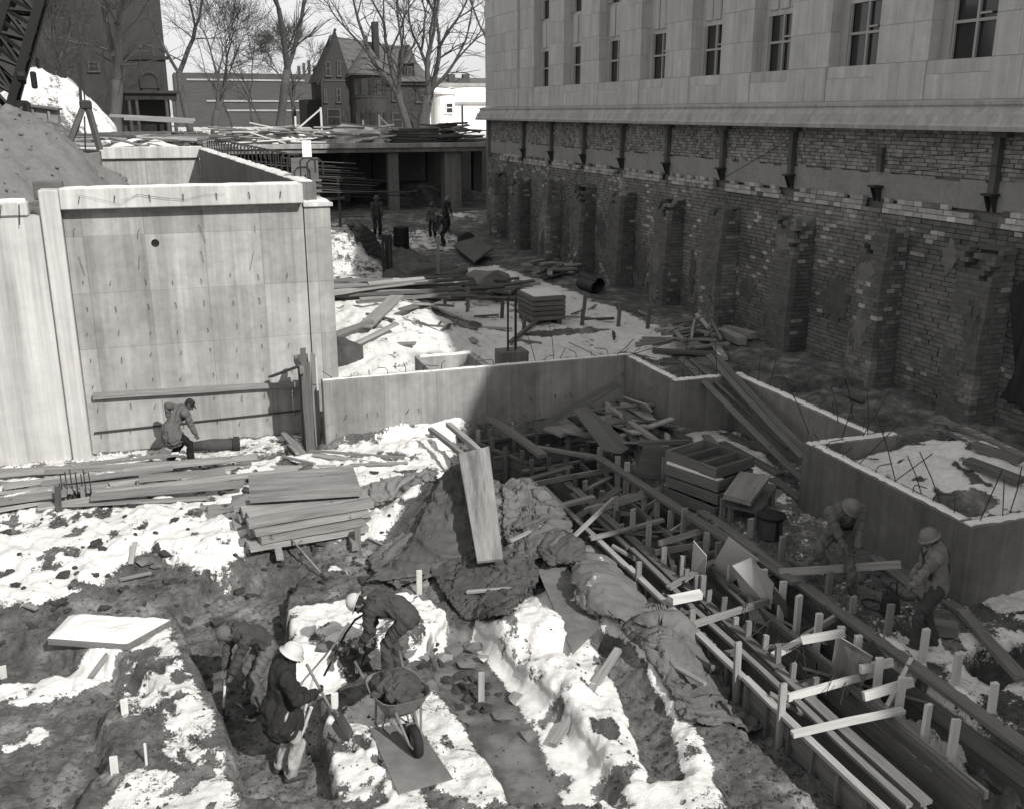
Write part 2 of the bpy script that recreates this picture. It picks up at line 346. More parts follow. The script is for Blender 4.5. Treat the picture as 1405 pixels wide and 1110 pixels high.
def ground_fields(x, y):
    x = np.asarray(x, float); y = np.asarray(y, float)
    wx = x + (fbm(x * 1.7, y * 1.7, 3) - .5) * .3; wy = y + (fbm(x * 1.7, y * 1.7, 9) - .5) * .3
    fx = x + (fbm(x * 5, y * 5, 23) - .5) * .14; fy = y + (fbm(x * 5, y * 5, 29) - .5) * .14
    h = np.zeros_like(x); s = np.zeros_like(x)
    def inside(poly, w=.1, fine=False):
        return 1 - sstep(-w, w, polysd(fx if fine else wx, fy if fine else wy, poly))
    # levels
    mid = sstep(20.9, 21.35, y) * sstep(2.7, 3.2, x); h = h + .5 * mid
    rin = sstep(8.6, 8.8, x) * (1 - sstep(20.6, 21.0, y)); h = h + .45 * rin
    rou = sstep(10.6, 10.7, x) * (1 - sstep(13.7, 14.1, y)) * sstep(10.16, 10.24, y); h = h + rou * (.85 * (1 - sstep(13.2, 16., x)) + .1 + .35 * np.exp(-((x - 13.0) ** 2 + (y - 12.6) ** 2) / 1.2))
    h = h * (1 - inside(P_TRENCH, .2)) - .4 * inside(P_TRENCH, .2)
    # berm of snow covered spoil
    b = inside(S_BERM, .5); h = h + b * (.16 + .14 * fbm(x * 1.3, y * 1.3, 41) + .1 * np.maximum(fbm(x * 4, y * 4, 47) - .5, 0) * 2)
    # mud band
    band = inside(G(-.1, (-90, 815), (130, 795), (300, 770), (480, 735), (560, 740), (560, 800), (400, 840), (240, 850), (60, 870), (-90, 880)), .3)
    h = h - .12 * band
    # trenches
    for P, d, w in ((P_MEN, .45, .07), (P_LEFT, .3, .12), (P_ICE, .28, .12), (P_PIT, .55, .1), (P_OUT, .3, .1), (P_DARK, .16, .16), (P_HOLE, .1, .05)):
        k = inside(P, w, True); h = h * (1 - k) - d * k
    # mounds
    def bump(px, py, z, r, hh, ax=1., ang=0.):
        c = at(px, py, z); dx = wx - c.x; dy = wy - c.y
        if ang: dx, dy = dx * math.cos(ang) + dy * math.sin(ang), -dx * math.sin(ang) + dy * math.cos(ang)
        return hh * sstep(1.25, .35, np.sqrt(dx * dx + (dy / ax) ** 2) / r)
    h = h + bump(722, 855, .2, .62, .3) + bump(835, 820, .3, .7, .22, 1.9, .15) + bump(770, 930, .1, .45, .12, 1.5)
    h = h + bump(815, 985, .1, .35, .1) + bump(645, 690, .5, 1.35, .7, 1.3) + bump(880, 895, .2, .55, .25)
    h = h + bump(500, 450, .6, 3.2, .9, 1.6) + bump(478, 352, .8, 3.4, 1.5, 1.) + bump(565, 330, .5, 2.5, .4)
    h = h + bump(560, 277, 1.3, 3.2, 1.3, 1.)
    # rise to the street behind, and the spoil bank left behind the wall
    far = sstep(48, 60, y) * sstep(3, 6, x); h = h + .9 * far
    street = sstep(78.2, 78.6, y); h = h * (1 - street) + 5.0 * street
    left = sstep(-1.95, -2.3, x) * sstep(22.75, 22.9, y); h = h * (1 - left) + 5.15 * left
    c = at(10, 205, 5.6); rr = np.hypot(wx - c.x, (wy - c.y) * .8)
    h = h + left * 2.0 * sstep(6.5, 1.0, rr)
    c = atY(62, 150, 69); rr = np.hypot(wx - c.x, (wy - c.y) * .8)
    h = h + 4.6 * sstep(6.2, .2, rr) * (.8 + .4 * fbm(x * .9, y * .9, 71)) * (y > 55)
    pit = (1 - sstep(3.5, 3.7, x)) * sstep(-2.3, -2.0, x) * sstep(22.8, 23, y) * (1 - sstep(47, 47.5, y)); h = h * (1 - pit) + 2.2 * pit
    backdeck = sstep(47.2, 47.6, y) * sstep(3.2, 2.6, x) * (1 - sstep(78, 79, y)); h = h * (1 - backdeck) + np.maximum(h, 5.0) * backdeck
    # snow
    def snow(poly, v=1., w=.12, fine=True):
        nonlocal s; s = np.maximum(s, v * inside(poly, w, fine))
    lump = fbm(x * 2.6, y * 2.6, 61, 5); lump2 = fbm(x * .9, y * .9, 67, 4)
    for P, v, w in ((S_BERM, .9, .25), (S_2A, .9, .06), (S_2B, .78, .08), (S_1, .74, .12), (S_L, .95, .08), (S_R, .88, .1), (S_MID, .95, .6), (S_MOUND, .95, .25), (S_FRONT, .75, .25), (S_WALL, .8, .3)): snow(P, v, w)
    for px, py, r in ((45, 1006, .2), (10, 1018, .18), (185, 1000, .15), (65, 770, .5), (360, 760, .2), (150, 768, .3), (460, 790, .12), (60, 840, .2)):
        c = at(px, py, -.2); s = np.maximum(s, .9 * sstep(r * 1.3, r * .5, np.hypot(fx - c.x, (fy - c.y) * .8)))
    nearwall = sstep(20.6, 22, y) * (1 - sstep(22.7, 22.9, y)) * (1 - sstep(2.8, 3, x)); s = np.maximum(s, .72 * nearwall)
    farmid = sstep(36, 42, y) * (1 - sstep(60, 62, y)) * sstep(3.5, 4, x); s = np.maximum(s, (.15 + .5 * sstep(.42, .62, fbm(x * .35, y * .35, 83, 3))) * farmid)
    rinside = rin * (1 - rou) * (1 - sstep(11.9, 12.3, x)); s = np.maximum(s, .42 * rinside)
    s = np.maximum(s, .8 * (.5 * rinside + 0) * 0)
    s = np.maximum(s, .8 * sstep(62, 66, y) * sstep(3, -1, x)); s = np.maximum(s, .7 * street)
    s = s * (1 - inside(P_TRENCH, .1)) * (1 - .9 * inside(P_DARK, .05, True)) * (1 - inside(P_HOLE, .05, True))
    hole = sstep(.56, .72, lump) * .62 + sstep(.6, .75, lump2) * .2; s = s * (1 - hole * np.where(y < 21, 1., .55))
    strip = inside([(15.3, 27), (16.3, 24), (16.9, 40), (16.2, 50), (14.4, 46), (15.2, 38)], .25); s = s * (1 - .85 * strip)
    for px, py, rx, ry in ((775, 458, 1.6, .45), (870, 495, .5, .9), (905, 512, .9, .3), (630, 452, .8, .8)):   # bare earth
        c = at(px, py, .5); s = s * (1 - .95 * sstep(1.25, .7, np.hypot((wx - c.x) / rx, (wy - c.y) / ry)))
    c = at(1310, 690, 1.5); s = s * (1 - sstep(1.2, .75, np.hypot((wx - c.x) / .85, (wy - c.y) / .42)))
    # relief
    mud = 1 - s
    nr = sstep(4, 8, y) * (1 - sstep(60, 75, y))
    rl = .10 * (fbm(x * 1.2, y * 1.2, 5, 5) - .5) + .05 * (fbm(x * 5, y * 5, 15, 4) - .5) + mud * (.17 * np.abs(fbm(x * 3.5, y * 3.5, 25, 4) - .5) + .16 * np.maximum(fbm(x * 8, y * 8, 35, 3) - .5, 0)) + s * (.12 * np.maximum(fbm(x * 5.5, y * 5.5, 57, 3) - .45, 0) + .2 * (fbm(x * 2.4, y * 2.4, 59, 3) - .5))
    flat = np.maximum(inside(P_ICE, .1, True), 0)
    rl = rl + mud * .045 * (fbm(x * 13, y * 13, 45, 2) - .5)
    if len(x) > 50:      # boot prints
        pr = 0 * x
        for (qx, qy, qa) in PRINTS:
            k = (np.abs(x - qx) < .3) & (np.abs(y - qy) < .3)
            if k.any():
                dx, dy = x[k] - qx, y[k] - qy; u = (dx * math.cos(qa) + dy * math.sin(qa)) / .16; v = (-dx * math.sin(qa) + dy * math.cos(qa)) / .065; d2 = u * u + v * v
                pr[k] = np.minimum(pr[k], -.05 * sstep(1.25, .7, d2) ) + .018 * np.exp(-((d2 - 1.9) / .6) ** 2)
        rl = rl + pr; s = np.clip(s + pr * 5., 0, 1)
    h = h + rl * nr * (1 - .75 * flat) + s * .05 * nr
    return h, s, flat
def gz(x, y):
    h, _, _ = ground_fields(np.array([x]), np.array([y])); return float(h[0])
def on(px, py, dz=0.):
    """the ground point under a photo pixel, by walking down its line of sight"""
    d = ray(px, py); t = np.linspace(3, 120, 2400) if d.z > -.12 else np.linspace(3, min(120, 9.5 / -d.z), 900)
    X = d.x * t; Y = d.y * t; Z = CAMH + d.z * t; h, _, _ = ground_fields(X, Y)
    i = int(np.argmax(Z <= h)) if (Z <= h).any() else len(t) - 1
    return V(X[i], Y[i], h[i] + dz)
def axis(parts):
    out = []
    for a, b, st in parts: out += list(np.arange(a, b, st))
    return np.array(out + [parts[-1][1]])
gx = axis([(-400, -60, 40), (-60, -12, 4), (-12, -4.5, .25), (-4.5, -2, .06), (-2, 7, .034), (7, 13, .06), (13, 18.5, .12), (18.5, 60, 6), (60, 460, 40)])
gy = axis([(-60, 0, 6), (0, 6, .4), (6, 8.4, .06), (8.4, 16, .034), (16, 23, .055), (23, 34, .12), (34, 66, .25), (66, 78, .4), (78, 79, .2), (79, 140, 4), (140, 900, 40)])
GX, GY = np.meshgrid(gx, gy); GH, GS, GF = ground_fields(GX.ravel(), GY.ravel())
nx, ny = len(gx), len(gy)
me = bpy.data.meshes.new('ground'); me.vertices.add(nx * ny); me.vertices.foreach_set('co', np.stack([GX.ravel(), GY.ravel(), GH], 1).astype(np.float32).ravel())
ii = (np.arange(ny - 1)[:, None] * nx + np.arange(nx - 1)[None]).ravel()
quads = np.stack([ii, ii + 1, ii + nx + 1, ii + nx], 1).astype(np.int32)
me.loops.add(len(quads) * 4); me.loops.foreach_set('vertex_index', quads.ravel()); me.polygons.add(len(quads))
me.polygons.foreach_set('loop_start', np.arange(0, len(quads) * 4, 4, dtype=np.int32)); me.polygons.foreach_set('use_smooth', np.ones(len(quads), bool))
a = me.attributes.new('snow', 'FLOAT', 'POINT'); a.data.foreach_set('value', GS.astype(np.float32))
a = me.attributes.new('frozen', 'FLOAT', 'POINT'); a.data.foreach_set('value', GF.astype(np.float32))
me.update(calc_edges=True); me.validate()
def ground_material():
    m = bpy.data.materials.new('ground'); m.use_nodes = True; N = m.node_tree.nodes; L = m.node_tree.links; b = N['Principled BSDF']
    tc = N.new('ShaderNodeTexCoord')
    def noise(sc, det=7., ro=.62):
        n = N.new('ShaderNodeTexNoise'); n.inputs['Scale'].default_value = sc; n.inputs['Detail'].default_value = det; n.inputs['Roughness'].default_value = ro
        L.new(tc.outputs['Object'], n.inputs['Vector']); return n.outputs[0]
    def mr(x, a, b_, c=0., d=1., sm=True):
        n = N.new('ShaderNodeMapRange'); n.interpolation_type = 'SMOOTHSTEP' if sm else 'LINEAR'; L.new(x, n.inputs[0])
        for i, v in enumerate((a, b_, c, d)): n.inputs[i + 1].default_value = v
        return n.outputs[0]
    def ma(op, x, y):
        n = N.new('ShaderNodeMath'); n.operation = op
        for i, v in enumerate((x, y)):
            if isinstance(v, float): n.inputs[i].default_value = v
            else: L.new(v, n.inputs[i])
        return n.outputs[0]
    def mix(f, x, y):
        n = N.new('ShaderNodeMix'); L.new(f, n.inputs[0])
        for i, v in ((2, x), (3, y)):
            if isinstance(v, float): n.inputs[i].default_value = v
            else: L.new(v, n.inputs[i])
        return n.outputs[0]
    at_ = N.new('ShaderNodeAttribute'); at_.attribute_name = 'snow'; fr = N.new('ShaderNodeAttribute'); fr.attribute_name = 'frozen'
    n1 = noise(3.2); n2 = noise(.9, 4.); n3 = noise(14, 5.)
    k = ma('ADD', at_.outputs['Fac'], ma('ADD', ma('MULTIPLY', ma('SUBTRACT', n1, .5), 1.1), ma('ADD', ma('MULTIPLY', ma('SUBTRACT', n3, .5), .7), ma('MULTIPLY', ma('SUBTRACT', noise(34, 5., .75), .5), 1.1))))
    mask = mr(k, .43, .6)
    dirt = ma('MULTIPLY', ma('MULTIPLY', mr(n1, .25, .75, .042, .15, False), mr(n3, .25, .75, .75, 1.3, False)), mr(n2, .3, .7, .7, 1.6, False))
    dry = mr(n2, .5, .66); dirt = mix(dry, dirt, ma('MULTIPLY', dirt, 1.5))
    ice = mr(noise(1.7, 5.), .35, .65, .07, .17); dirt = mix(mr(fr.outputs['Fac'], .3, .7), dirt, ice)
    snowc = ma('MULTIPLY', mr(n3, .3, .7, .58, .74, False), mr(n2, .3, .7, .88, 1.05, False))
    c = mix(mask, dirt, snowc)
    cc = N.new('ShaderNodeCombineColor'); L.new(c, cc.inputs[0]); L.new(ma('MULTIPLY', c, .978), cc.inputs[1]); L.new(ma('MULTIPLY', c, .95), cc.inputs[2]); L.new(cc.outputs[0], b.inputs['Base Color'])
    rough = mix(mr(fr.outputs['Fac'], .3, .7), mr(n1, .3, .7, .98, .75), .3); L.new(rough, b.inputs['Roughness']); b.inputs['Specular IOR Level'].default_value = .25
    hgt = ma('ADD', ma('MULTIPLY', noise(9, 8., .7), mix(mask, 1., .45)), ma('MULTIPLY', mask, .9))
    bp = N.new('ShaderNodeBump'); bp.inputs['Strength'].default_value = 1.; bp.inputs['Distance'].default_value = .06
    L.new(ma('MULTIPLY', hgt, mix(mr(fr.outputs['Fac'], .3, .7), 1., .12)), bp.inputs['Height']); L.new(bp.outputs[0], b.inputs['Normal'])
    return m
MATS['ground'] = ground_material(); me.materials.append(MATS['ground'])
ground = bpy.data.objects.new('ground', me); COL.objects.link(ground); struct(ground)

# ------------------------------------------------------------------ library building: dressed stone above, exposed brick foundation below
lib = thing('library_building', 'stone faced library with tall recessed windows above an exposed brick foundation wall', 'building', (20, 30, .4))
def bay(k): return 18.63 + 3.93 * k, 20.67 + 3.93 * k
KS = range(-3, 8); ROOF = 23.2; BEND = 55.6
mb = MB(); mb.box(19.2, 40, -45, BEND - .1, 0, ROOF - .01); mb.build('core_wall', 'stone', lib)
mb = MB(); mb.box(18.02, 19.3, -45, 6.5, 7.7, ROOF); mb.box(17.9, 19.3, -45, 6.5, -.5, 7.69); mb.build('near_wall', 'stone', lib)
MB().box(18.3, 34, -16, -5, ROOF + .01, 27.3).build('shadow_block_high', 'stone', lib)  # unseen block added on the roof to throw its shadow over the long wall
MB().box(18.3, 34, -4.99, BEND - 1, ROOF + .01, 24.2).build('shadow_block_low', 'stone', lib)  # unseen height added to set where the roof shadow ends in the far yard
# pilasters in stone courses
courses = [8.62, 9.55, 10.5, 11.42, 12.36, 13.3, 14.2]
def stone(x0, x1, y0, y1, z0, z1, name='stone_block', m='stone'):
    ob = MB().box(x0, x1, y0, y1, z0, z1).build(name, m, lib); return bevel(ob, .006)
for k in range(-3, 9):
    y0 = bay(k - 1)[1]; y1 = bay(k)[0] if k < 8 else 50.25
    MB().box(18.04, 19.2, y0 + .02, y1 - .02, 8.6, ROOF).build('pilaster', 'stone', lib)
    for i in range(len(courses) - 1):
        j = .9 * random.Random(k * 31 + i).random()
        ym = y0 + (y1 - y0) * (.3 + .4 * j)
        stone(18.0, 18.5, y0, ym - .0025, courses[i] + .0025, courses[i + 1] - .0025)
        stone(18.0, 18.5, ym + .0025, y1, courses[i] + .0025, courses[i + 1] - .0025)
    stone(18.0, 18.5, y0, y1, courses[-1], ROOF)
for k in KS:
    y0, y1 = bay(k)
    MB().box(18.72, 19.2, y0 + .003, y1 - .003, 8.6, ROOF - .02).build('recess_wall', 'stone', lib)
    for (z0, z1) in ((8.62, 10.26), (11.75, 13.4)):
        w = MB()
        fy0, fy1 = y0 + .003, y1 - .003
        fr = w.box(18.36, 18.73, fy0, fy0 + .24, z0, z1).build('window_frame', 'window_paint', lib); MB().box(18.36, 18.73, fy1 - .3, fy1, z0, z1).build('jamb_post', 'window_paint', lib)
        wy0, wy1 = fy0 + .24, fy1 - .3; mid = (wy0 + wy1) / 2; zm = z0 + .84 * (z1 - z0) / 1.6
        m2 = MB(); m2.box(18.4, 18.47, mid - .035, mid + .035, z0, z1); m2.box(18.401, 18.471, wy0, mid - .035, zm - .035, zm + .035); m2.box(18.401, 18.471, mid + .035, wy1, zm - .035, zm + .035)
        m2.box(18.4, 18.46, wy0, wy0 + .05, z0, z1); m2.box(18.4, 18.46, wy1 - .05, wy1, z0, z1)
        sa = m2.build('sash_bars', 'window_paint', lib)
        pr = random.Random(k + int(z0))
        for (a, b_) in ((wy0, mid), (mid, wy1)):
            for (c, d) in ((z0, zm), (zm, z1)):
                p = MB().box(18.485, 18.5, a + .01, b_ - .01, c + .01, d - .01).build('pane', 'glass', lib); p.parent = fr; p.location = (0, 0, 0)
        if pr.random() < .55: bl = MB().box(18.52, 18.53, wy0 + .02, wy1 - .02, z1 - (z1 - z0) * pr.choice((.25, .4, .55)), z1 - .02).build('blind', 'cloth_grey', lib)
        # tilted vent casement in the upper light
        v = MB(); t = .1
        for q in ((mid - .42, mid - .06),):
            v.box(18.39, 18.43, q[0], q[1], zm + .12, zm + .17)
        v.build('vent_rail', 'window_paint', lib)
    sp = MB(); sp.box(18.42, 18.73, y0 + .004, y1 - .004, 10.265, 11.745); sp.build('spandrel', 'stone', lib)
    for i in range(3):
        a = y0 + .2 + i * .56; sp = MB().box(18.37, 18.419, a, a + .46, 10.42, 11.6); bevel(sp.build('spandrel_panel', 'stone', lib), .03)
    stone(18.0, 18.75, y0 + .005, y1 - .005, 8.3, 8.615, 'window_sill')
    # splayed apron under each opening
    stone(17.99, 18.6, y0 + .004, y1 - .004, 7.7, 8.296, 'apron_stone')
for k in range(-3, 9):
    y0 = bay(k - 1)[1]; y1 = bay(k)[0] if k < 8 else 50.25
    y0b = y0; ym = (y0 + y1) / 2
    for q0, q1 in ((y0 + .004, ym - .004), (ym + .004, y1 - .004)): stone(17.96, 18.6, q0, q1, 7.7, 8.612)
# corner pavilion at the far end
for i in range(-1, 7):
    z0 = 7.7 if i < 0 else courses[i]; z1 = courses[i + 1] if i < 6 else ROOF
    n = 3
    for q in range(n):
        s0 = 50.26 + (BEND - 50.26) * q / n; s1 = 50.26 + (BEND - 50.26) * (q + 1) / n
        stone(17.88, 19.2, s0 + .004, s1 - .004, z0 + .004, z1 - .004)
# string course: profile extruded along the wall
prof = [(18.3, 7.0), (17.42, 7.0), (17.40, 7.10), (17.47, 7.16), (17.52, 7.34), (17.60, 7.38), (17.70, 7.53), (17.70, 7.56), (17.66, 7.57), (17.66, 7.64), (17.92, 7.695), (18.3, 7.695)]
ys = [6.5] + [8.8 + 1.96 * i for i in range(24)] + [BEND + .5]
for i in range(len(ys) - 1):
    c = MB().prism([(x, ys[i] + .003, z) for x, z in prof], (0, ys[i + 1] - ys[i] - .006, 0)); c.build('moulding_stone', 'stone_trim', lib)
# exposed foundation: upper brick, concrete band, ledge course, lower brick, piers
found = lib
MB().box(18.16, 19.1, 6.5, BEND, 0, 6.99).build('backing_wall', 'mortar', lib)
band = MB()
nyb = 120
for i in range(nyb):
    y0 = 6.5 + (BEND - 6.5) * i / nyb; y1 = 6.5 + (BEND - 6.5) * (i + 1) / nyb
    j = random.Random(i).uniform(-.02, .02)
    band.box(18.06 + j * .3, 18.2, y0, y1, 5.2, 5.88 + j * 3)
band.build('concrete_band', 'stucco', lib, smooth=False)
def brick_tone(y, z, r, top=False):
    n = float(fbm(np.array([y * .8]), np.array([z * .9]), 77)[0]); n2 = float(fbm(np.array([y * .35]), np.array([z * .5]), 91)[0])
    if top: return r.uniform(.75, 1.5) * (.8 + .5 * n)
    t = r.uniform(.75, 1.12) * (.3 + 1.4 * n2)
    if r.random() < .22 * sstep(.48, .68, n): t = r.uniform(1.5, 2.4)
    return float(t)
singles = []; mass = MB(); mass_top = MB()
PIERY = [17.56, 21.0, 24.85, 28.95, 32.65, 36.7, 40.6, 44.6, 48.8, 52.6]
PIERZ = [4.5, 4.58, 4.5, 4.42, 4.42, 4.4, 4.38, 4.42, 4.2, 4.3]
r = random.Random(3)
def course(z, hh, x, bl, y0, y1, top=False, light=False, prot=.022, sink=None):
    y = y0 + r.random() * bl * .5
    while y < y1:
        L = bl * r.uniform(.88, 1.08)
        if sink is None or r.random() > sink:
            p = r.uniform(-prot, prot); t = r.uniform(1.6, 2.5) if light and r.random() < .85 else brick_tone(y, z, r, top)
            b_ = (x + p, x + .14, y + .006, min(y + L, y1) - .006, z + .006 + r.uniform(0, .004), z + hh - .006, t)
            if y < 25.2 and z > 1.2 and 12 < y and (light or z < 4.7) and len(singles) < 2000: singles.append(b_)
            else: (mass_top if top else mass).box(*b_)
        y += L
z = .25
while z < 4.86: course(z, .118, 17.92, .27, 9, BEND - .2); z += .118
for i, zz in enumerate((4.87, 5.0, 5.13)):
    for k in range(-3, 10):     # pale glazed block ledge between the channels
        yc = 18.05 + 3.94 * k
        if yc < 8 or yc > 52: continue
        course(zz, .13, 17.88 + (.05 if i == 2 else 0), .3, yc + .35, yc + 3.55, light=i < 2 or r.random() < .5, sink=(.0, .0, .35)[i])
z = 5.9
while z < 6.95: course(z, .1, 18.08, .24, 9, BEND - .2, top=True, prot=.028); z += .1
# 300 nearest bricks are objects, the rest one mass
singles.sort(key=lambda b_: (b_[2] - 17.2) ** 2 + .6 * (b_[4] - 4.3) ** 2)
protos = []
for i in range(12):
    rr = random.Random(i); t = [.55, .7, .8, .9, 1., 1.1, .65, .75, 1.25, 2., 2.5, 3.][i]
    m_ = MB().box(-.07, .07, -.128, .128, 0, .1, t); me_ = m_.mesh('brick', 'brick_single'); protos.append((t, me_))
for b_ in singles[:300]:
    me_ = min(protos, key=lambda p: abs(p[0] - b_[6]))[1]
    ob = bpy.data.objects.new('brick', me_); COL.objects.link(ob); ob.parent = lib
    ob.location = Vector(((b_[0] + .07), (b_[2] + b_[3]) / 2, b_[4])) - wloc(lib); ob.scale = (1, (b_[3] - b_[2]) / .256, (b_[5] - b_[4]) / .1)
for b_ in singles[300:]: mass.box(*b_)
o = mass.build('foundation_bricks', 'brick', lib); o['kind'] = 'stuff'
o = mass_top.build('upper_bricks', 'brick_top', lib); o['kind'] = 'stuff'
# piers
for k, (yc, zt) in enumerate(zip(PIERY, PIERZ)):
    x0 = 17.12; pw = 1.04; xb = 17.9
    pr_ = random.Random(k * 13 + 5); pw = 1.04 * pr_.uniform(.94, 1.1); bat = pr_.uniform(.1, .22); wob = [pr_.uniform(-.035, .035) for _ in range(60)]
    def px_(z): return x0 + bat * (z / zt) ** 2 + wob[int(z / .5)] * (1 - (z / .5) % 1) + wob[int(z / .5) + 1] * ((z / .5) % 1)
    core = MB().hexa([(x0 + .05, yc - pw / 2 + .04, 0), (xb + .02, yc - pw / 2 + .04, 0), (xb + .02, yc + pw / 2 - .04, 0), (x0 + .05, yc + pw / 2 - .04, 0), (x0 + bat + .2, yc - pw / 2 + .12, zt - .3), (xb + .02, yc - pw / 2 + .05, zt), (xb + .02, yc + pw / 2 - .1, zt - .05), (x0 + bat + .3, yc + pw / 2 - .2, zt - .5)])
    pier = core.build('brick_pier', 'mortar', lib)
    br = MB(); z = .1; c = 0
    while z < zt - .1:
        hh = .118; top = z > zt - 1.0; xf = px_(z)
        y = yc - pw / 2 - (.13 if c % 2 else 0)
        while y < yc + pw / 2:
            a = max(y, yc - pw / 2); b_ = min(y + .26, yc + pw / 2); y += .26
            if b_ - a < .05: continue
            dmg = top and r.random() < (z - zt + 1.0) * .8
            if dmg and (a - yc) * (1 if k % 2 else -1) > -.2: continue
            p = r.uniform(-.022, .02)
            plaster = float(fbm(np.array([y * 1.1 + k * 7]), np.array([z * .8]), 113)[0]) > .46; gp_ = .0025 if plaster else .005; p = p * (.4 if plaster else 1.1)
            br.box(xf + p, xf + .2, a + gp_, b_ - gp_, z + gp_, z + hh - gp_, .7 * r.uniform(.82, 1.15) if plaster else brick_tone(y + k * 3.1, z, r))
        for fy, sgn in ((yc - pw / 2, 1), (yc + pw / 2, -1)):
            x = xf + .2 - (.12 if c % 2 else 0)
            while x < xb:
                a = max(x, xf + .205); b_ = min(x + .26, xb); x += .26
                if b_ - a < .05 or (top and r.random() < (z - zt + 1.0) * .55): continue
                p = r.uniform(-.02, .02); q0, q1 = sorted((fy - p * sgn - .0, fy + .14 * sgn))
                br.box(a + .005, b_ - .005, q0, q1, z + .005, z + hh - .005, brick_tone(y + x * 2, z, r) * .8)  # pier sides toned down, their shade put into the brick colour
        z += hh; c += 1
    o = br.build('pier_bricks', 'brick', lib); o.parent = pier; o['kind'] = 'stuff'; o.location = (0, 0, 0)
    cap = MB(); cz = zt - .1      # broken slab of plaster left on top
    j_ = random.Random(k * 7).uniform; x0 = x0 + bat; pts = [(x0 + j_(.05, .4), yc - .5, cz), (x0 + j_(.0, .3), yc + j_(-.3, .2), cz + .03), (x0 + j_(.2, .5), yc + .5, cz), (xb, yc + .5, cz + .05), (xb, yc - .5, cz + .06)]
    if k % 3 == 0: cap.prism(pts, (0, 0, .05)); o = cap.build('cap_slab', 'old_render', lib); o.parent = pier; o.location = (0, 0, 0)
# smears of old render that hide the joints here and there
pq = random.Random(17)
for i in range(30):
    on_pier = i % 2; k = pq.randrange(0, 9)
    yc = PIERY[k] + (pq.uniform(-.25, .3) if on_pier else pq.uniform(1.0, 2.9)); zc = pq.uniform(.6, 4.2); X = 17.885 if not on_pier else 17.092 + .02 * pq.random() + .16 * (zc / 4.5) ** 2
    rx, rz_ = pq.uniform(.2, .42 if on_pier else .8), pq.uniform(.25, .9); n = 23
    pts = [(X + .02 * pq.random(), yc + math.cos(6.283 * q / n) * rx * pq.uniform(.55, 1.2), max(.2, zc + math.sin(6.283 * q / n) * rz_ * pq.uniform(.6, 1.15))) for q in range(n)]
    c_ = (X, yc, zc); m_ = MB(); m_.add(pts + [c_] + [(p[0] + .09, p[1] * 1.0 + (p[1] - yc) * .12, p[2] + (p[2] - zc) * .12) for p in pts], [(q, (q + 1) % n, n) for q in range(n)] + [((q + 1) % n, q, n + 1 + q, n + 1 + (q + 1) % n) for q in range(n)])
    m_.build('render_patch', pq.choice(('old_render', 'old_render', 'mortar')), lib, smooth=False)
# steel channels hanging from the moulding with brackets at their feet
for k in range(-2, 9):
    yc = 18.05 + 3.94 * k
    ch = MB(); short = (k == 1)
    z0, z1 = (5.62, 6.985) if not short else (5.55, 5.62)
    if not short:
        ch.box(17.90, 17.92, yc - .09, yc + .09, z0, z1); ch.box(17.92, 18.06, yc - .09, yc - .072, z0, z1); ch.box(17.92, 18.06, yc + .072, yc + .09, z0, z1)
    else: ch.box(17.94, 18.06, yc - .09, yc + .09, 5.9, 6.5)
    c0 = ch.build('steel_channel', 'steel_channel', lib)
    br = MB(); br.box(17.78, 18.06, yc - .16, yc + .16, z0 - .05, z0)
    br.prism([(17.82, yc - .1, z0 - .051), (18.05, yc - .1, z0 - .051), (18.05, yc - .1, z0 - .42), (17.98, yc - .1, z0 - .42)], (0, .02, 0))
    br.prism([(17.82, yc + .08, z0 - .051), (18.05, yc + .08, z0 - .051), (18.05, yc + .08, z0 - .42), (17.98, yc + .08, z0 - .42)], (0, .02, 0))
    b2 = br.build('bracket', 'steel_dark', lib); b2.parent = c0; b2.location = (0, 0, 0)
    if not short:
        hd = MB().box(17.86, 18.06, yc - .3, yc + .14, 6.86, 6.998); b3 = hd.build('hanger_plate', 'steel_channel', lib); b3.parent = c0; b3.location = (0, 0, 0)
# far end wall of the library below the moulding
MB().box(17.9, 19.1, BEND - .3, BEND, 0, 6.99).build('end_wall', 'mortar', lib)
wr = MB(); wr.tube([(17.85, 18.2, 6.55), (17.8, 21, 6.28), (17.85, 23.9, 6.5)], .012, 4); wr.tube([(17.85, 26, 6.6), (17.85, 29.5, 5.3)], .012, 4); wr.tube([(17.85, 14.5, 6.05), (17.8, 18, 6.25), (17.85, 21, 5.95)], .012, 4)
wr.build('loose_wire', 'steel_black', lib)

# ------------------------------------------------------------------ finished basement block at left
blk = thing('concrete_basement_wall', 'tall pale concrete wall with an overhanging lip, tie wires and a round drain hole', 'wall', (.8, 22.9, 0))
MB().box(-1.98, 3.6, 22.8, 23.15, -.6, 5.36).build('wall_face', 'concrete', blk)
bevel(MB().box(-1.985, 2.98, 22.52, 23.05, 5.47, 5.9).build('lip', 'concrete_pale', blk), .02)
MB().box(-1.98, 2.97, 22.8, 23.04, 5.362, 5.468).build('lip_neck', 'concrete', blk)
bevel(MB().box(3.0, 3.66, 22.74, 24.6, 5.363, 5.45).build('ledge_slab', 'concrete_pale', blk), .01)
bevel(MB().box(-2.37, -1.99, 22.5, 23.1, -.6, 5.88).build('pilaster', 'concrete_pale', blk), .02)
MB().box(3.25, 3.6, 23.16, 46, -.6, 5.34).build('side_wall', 'concrete_grey', blk)
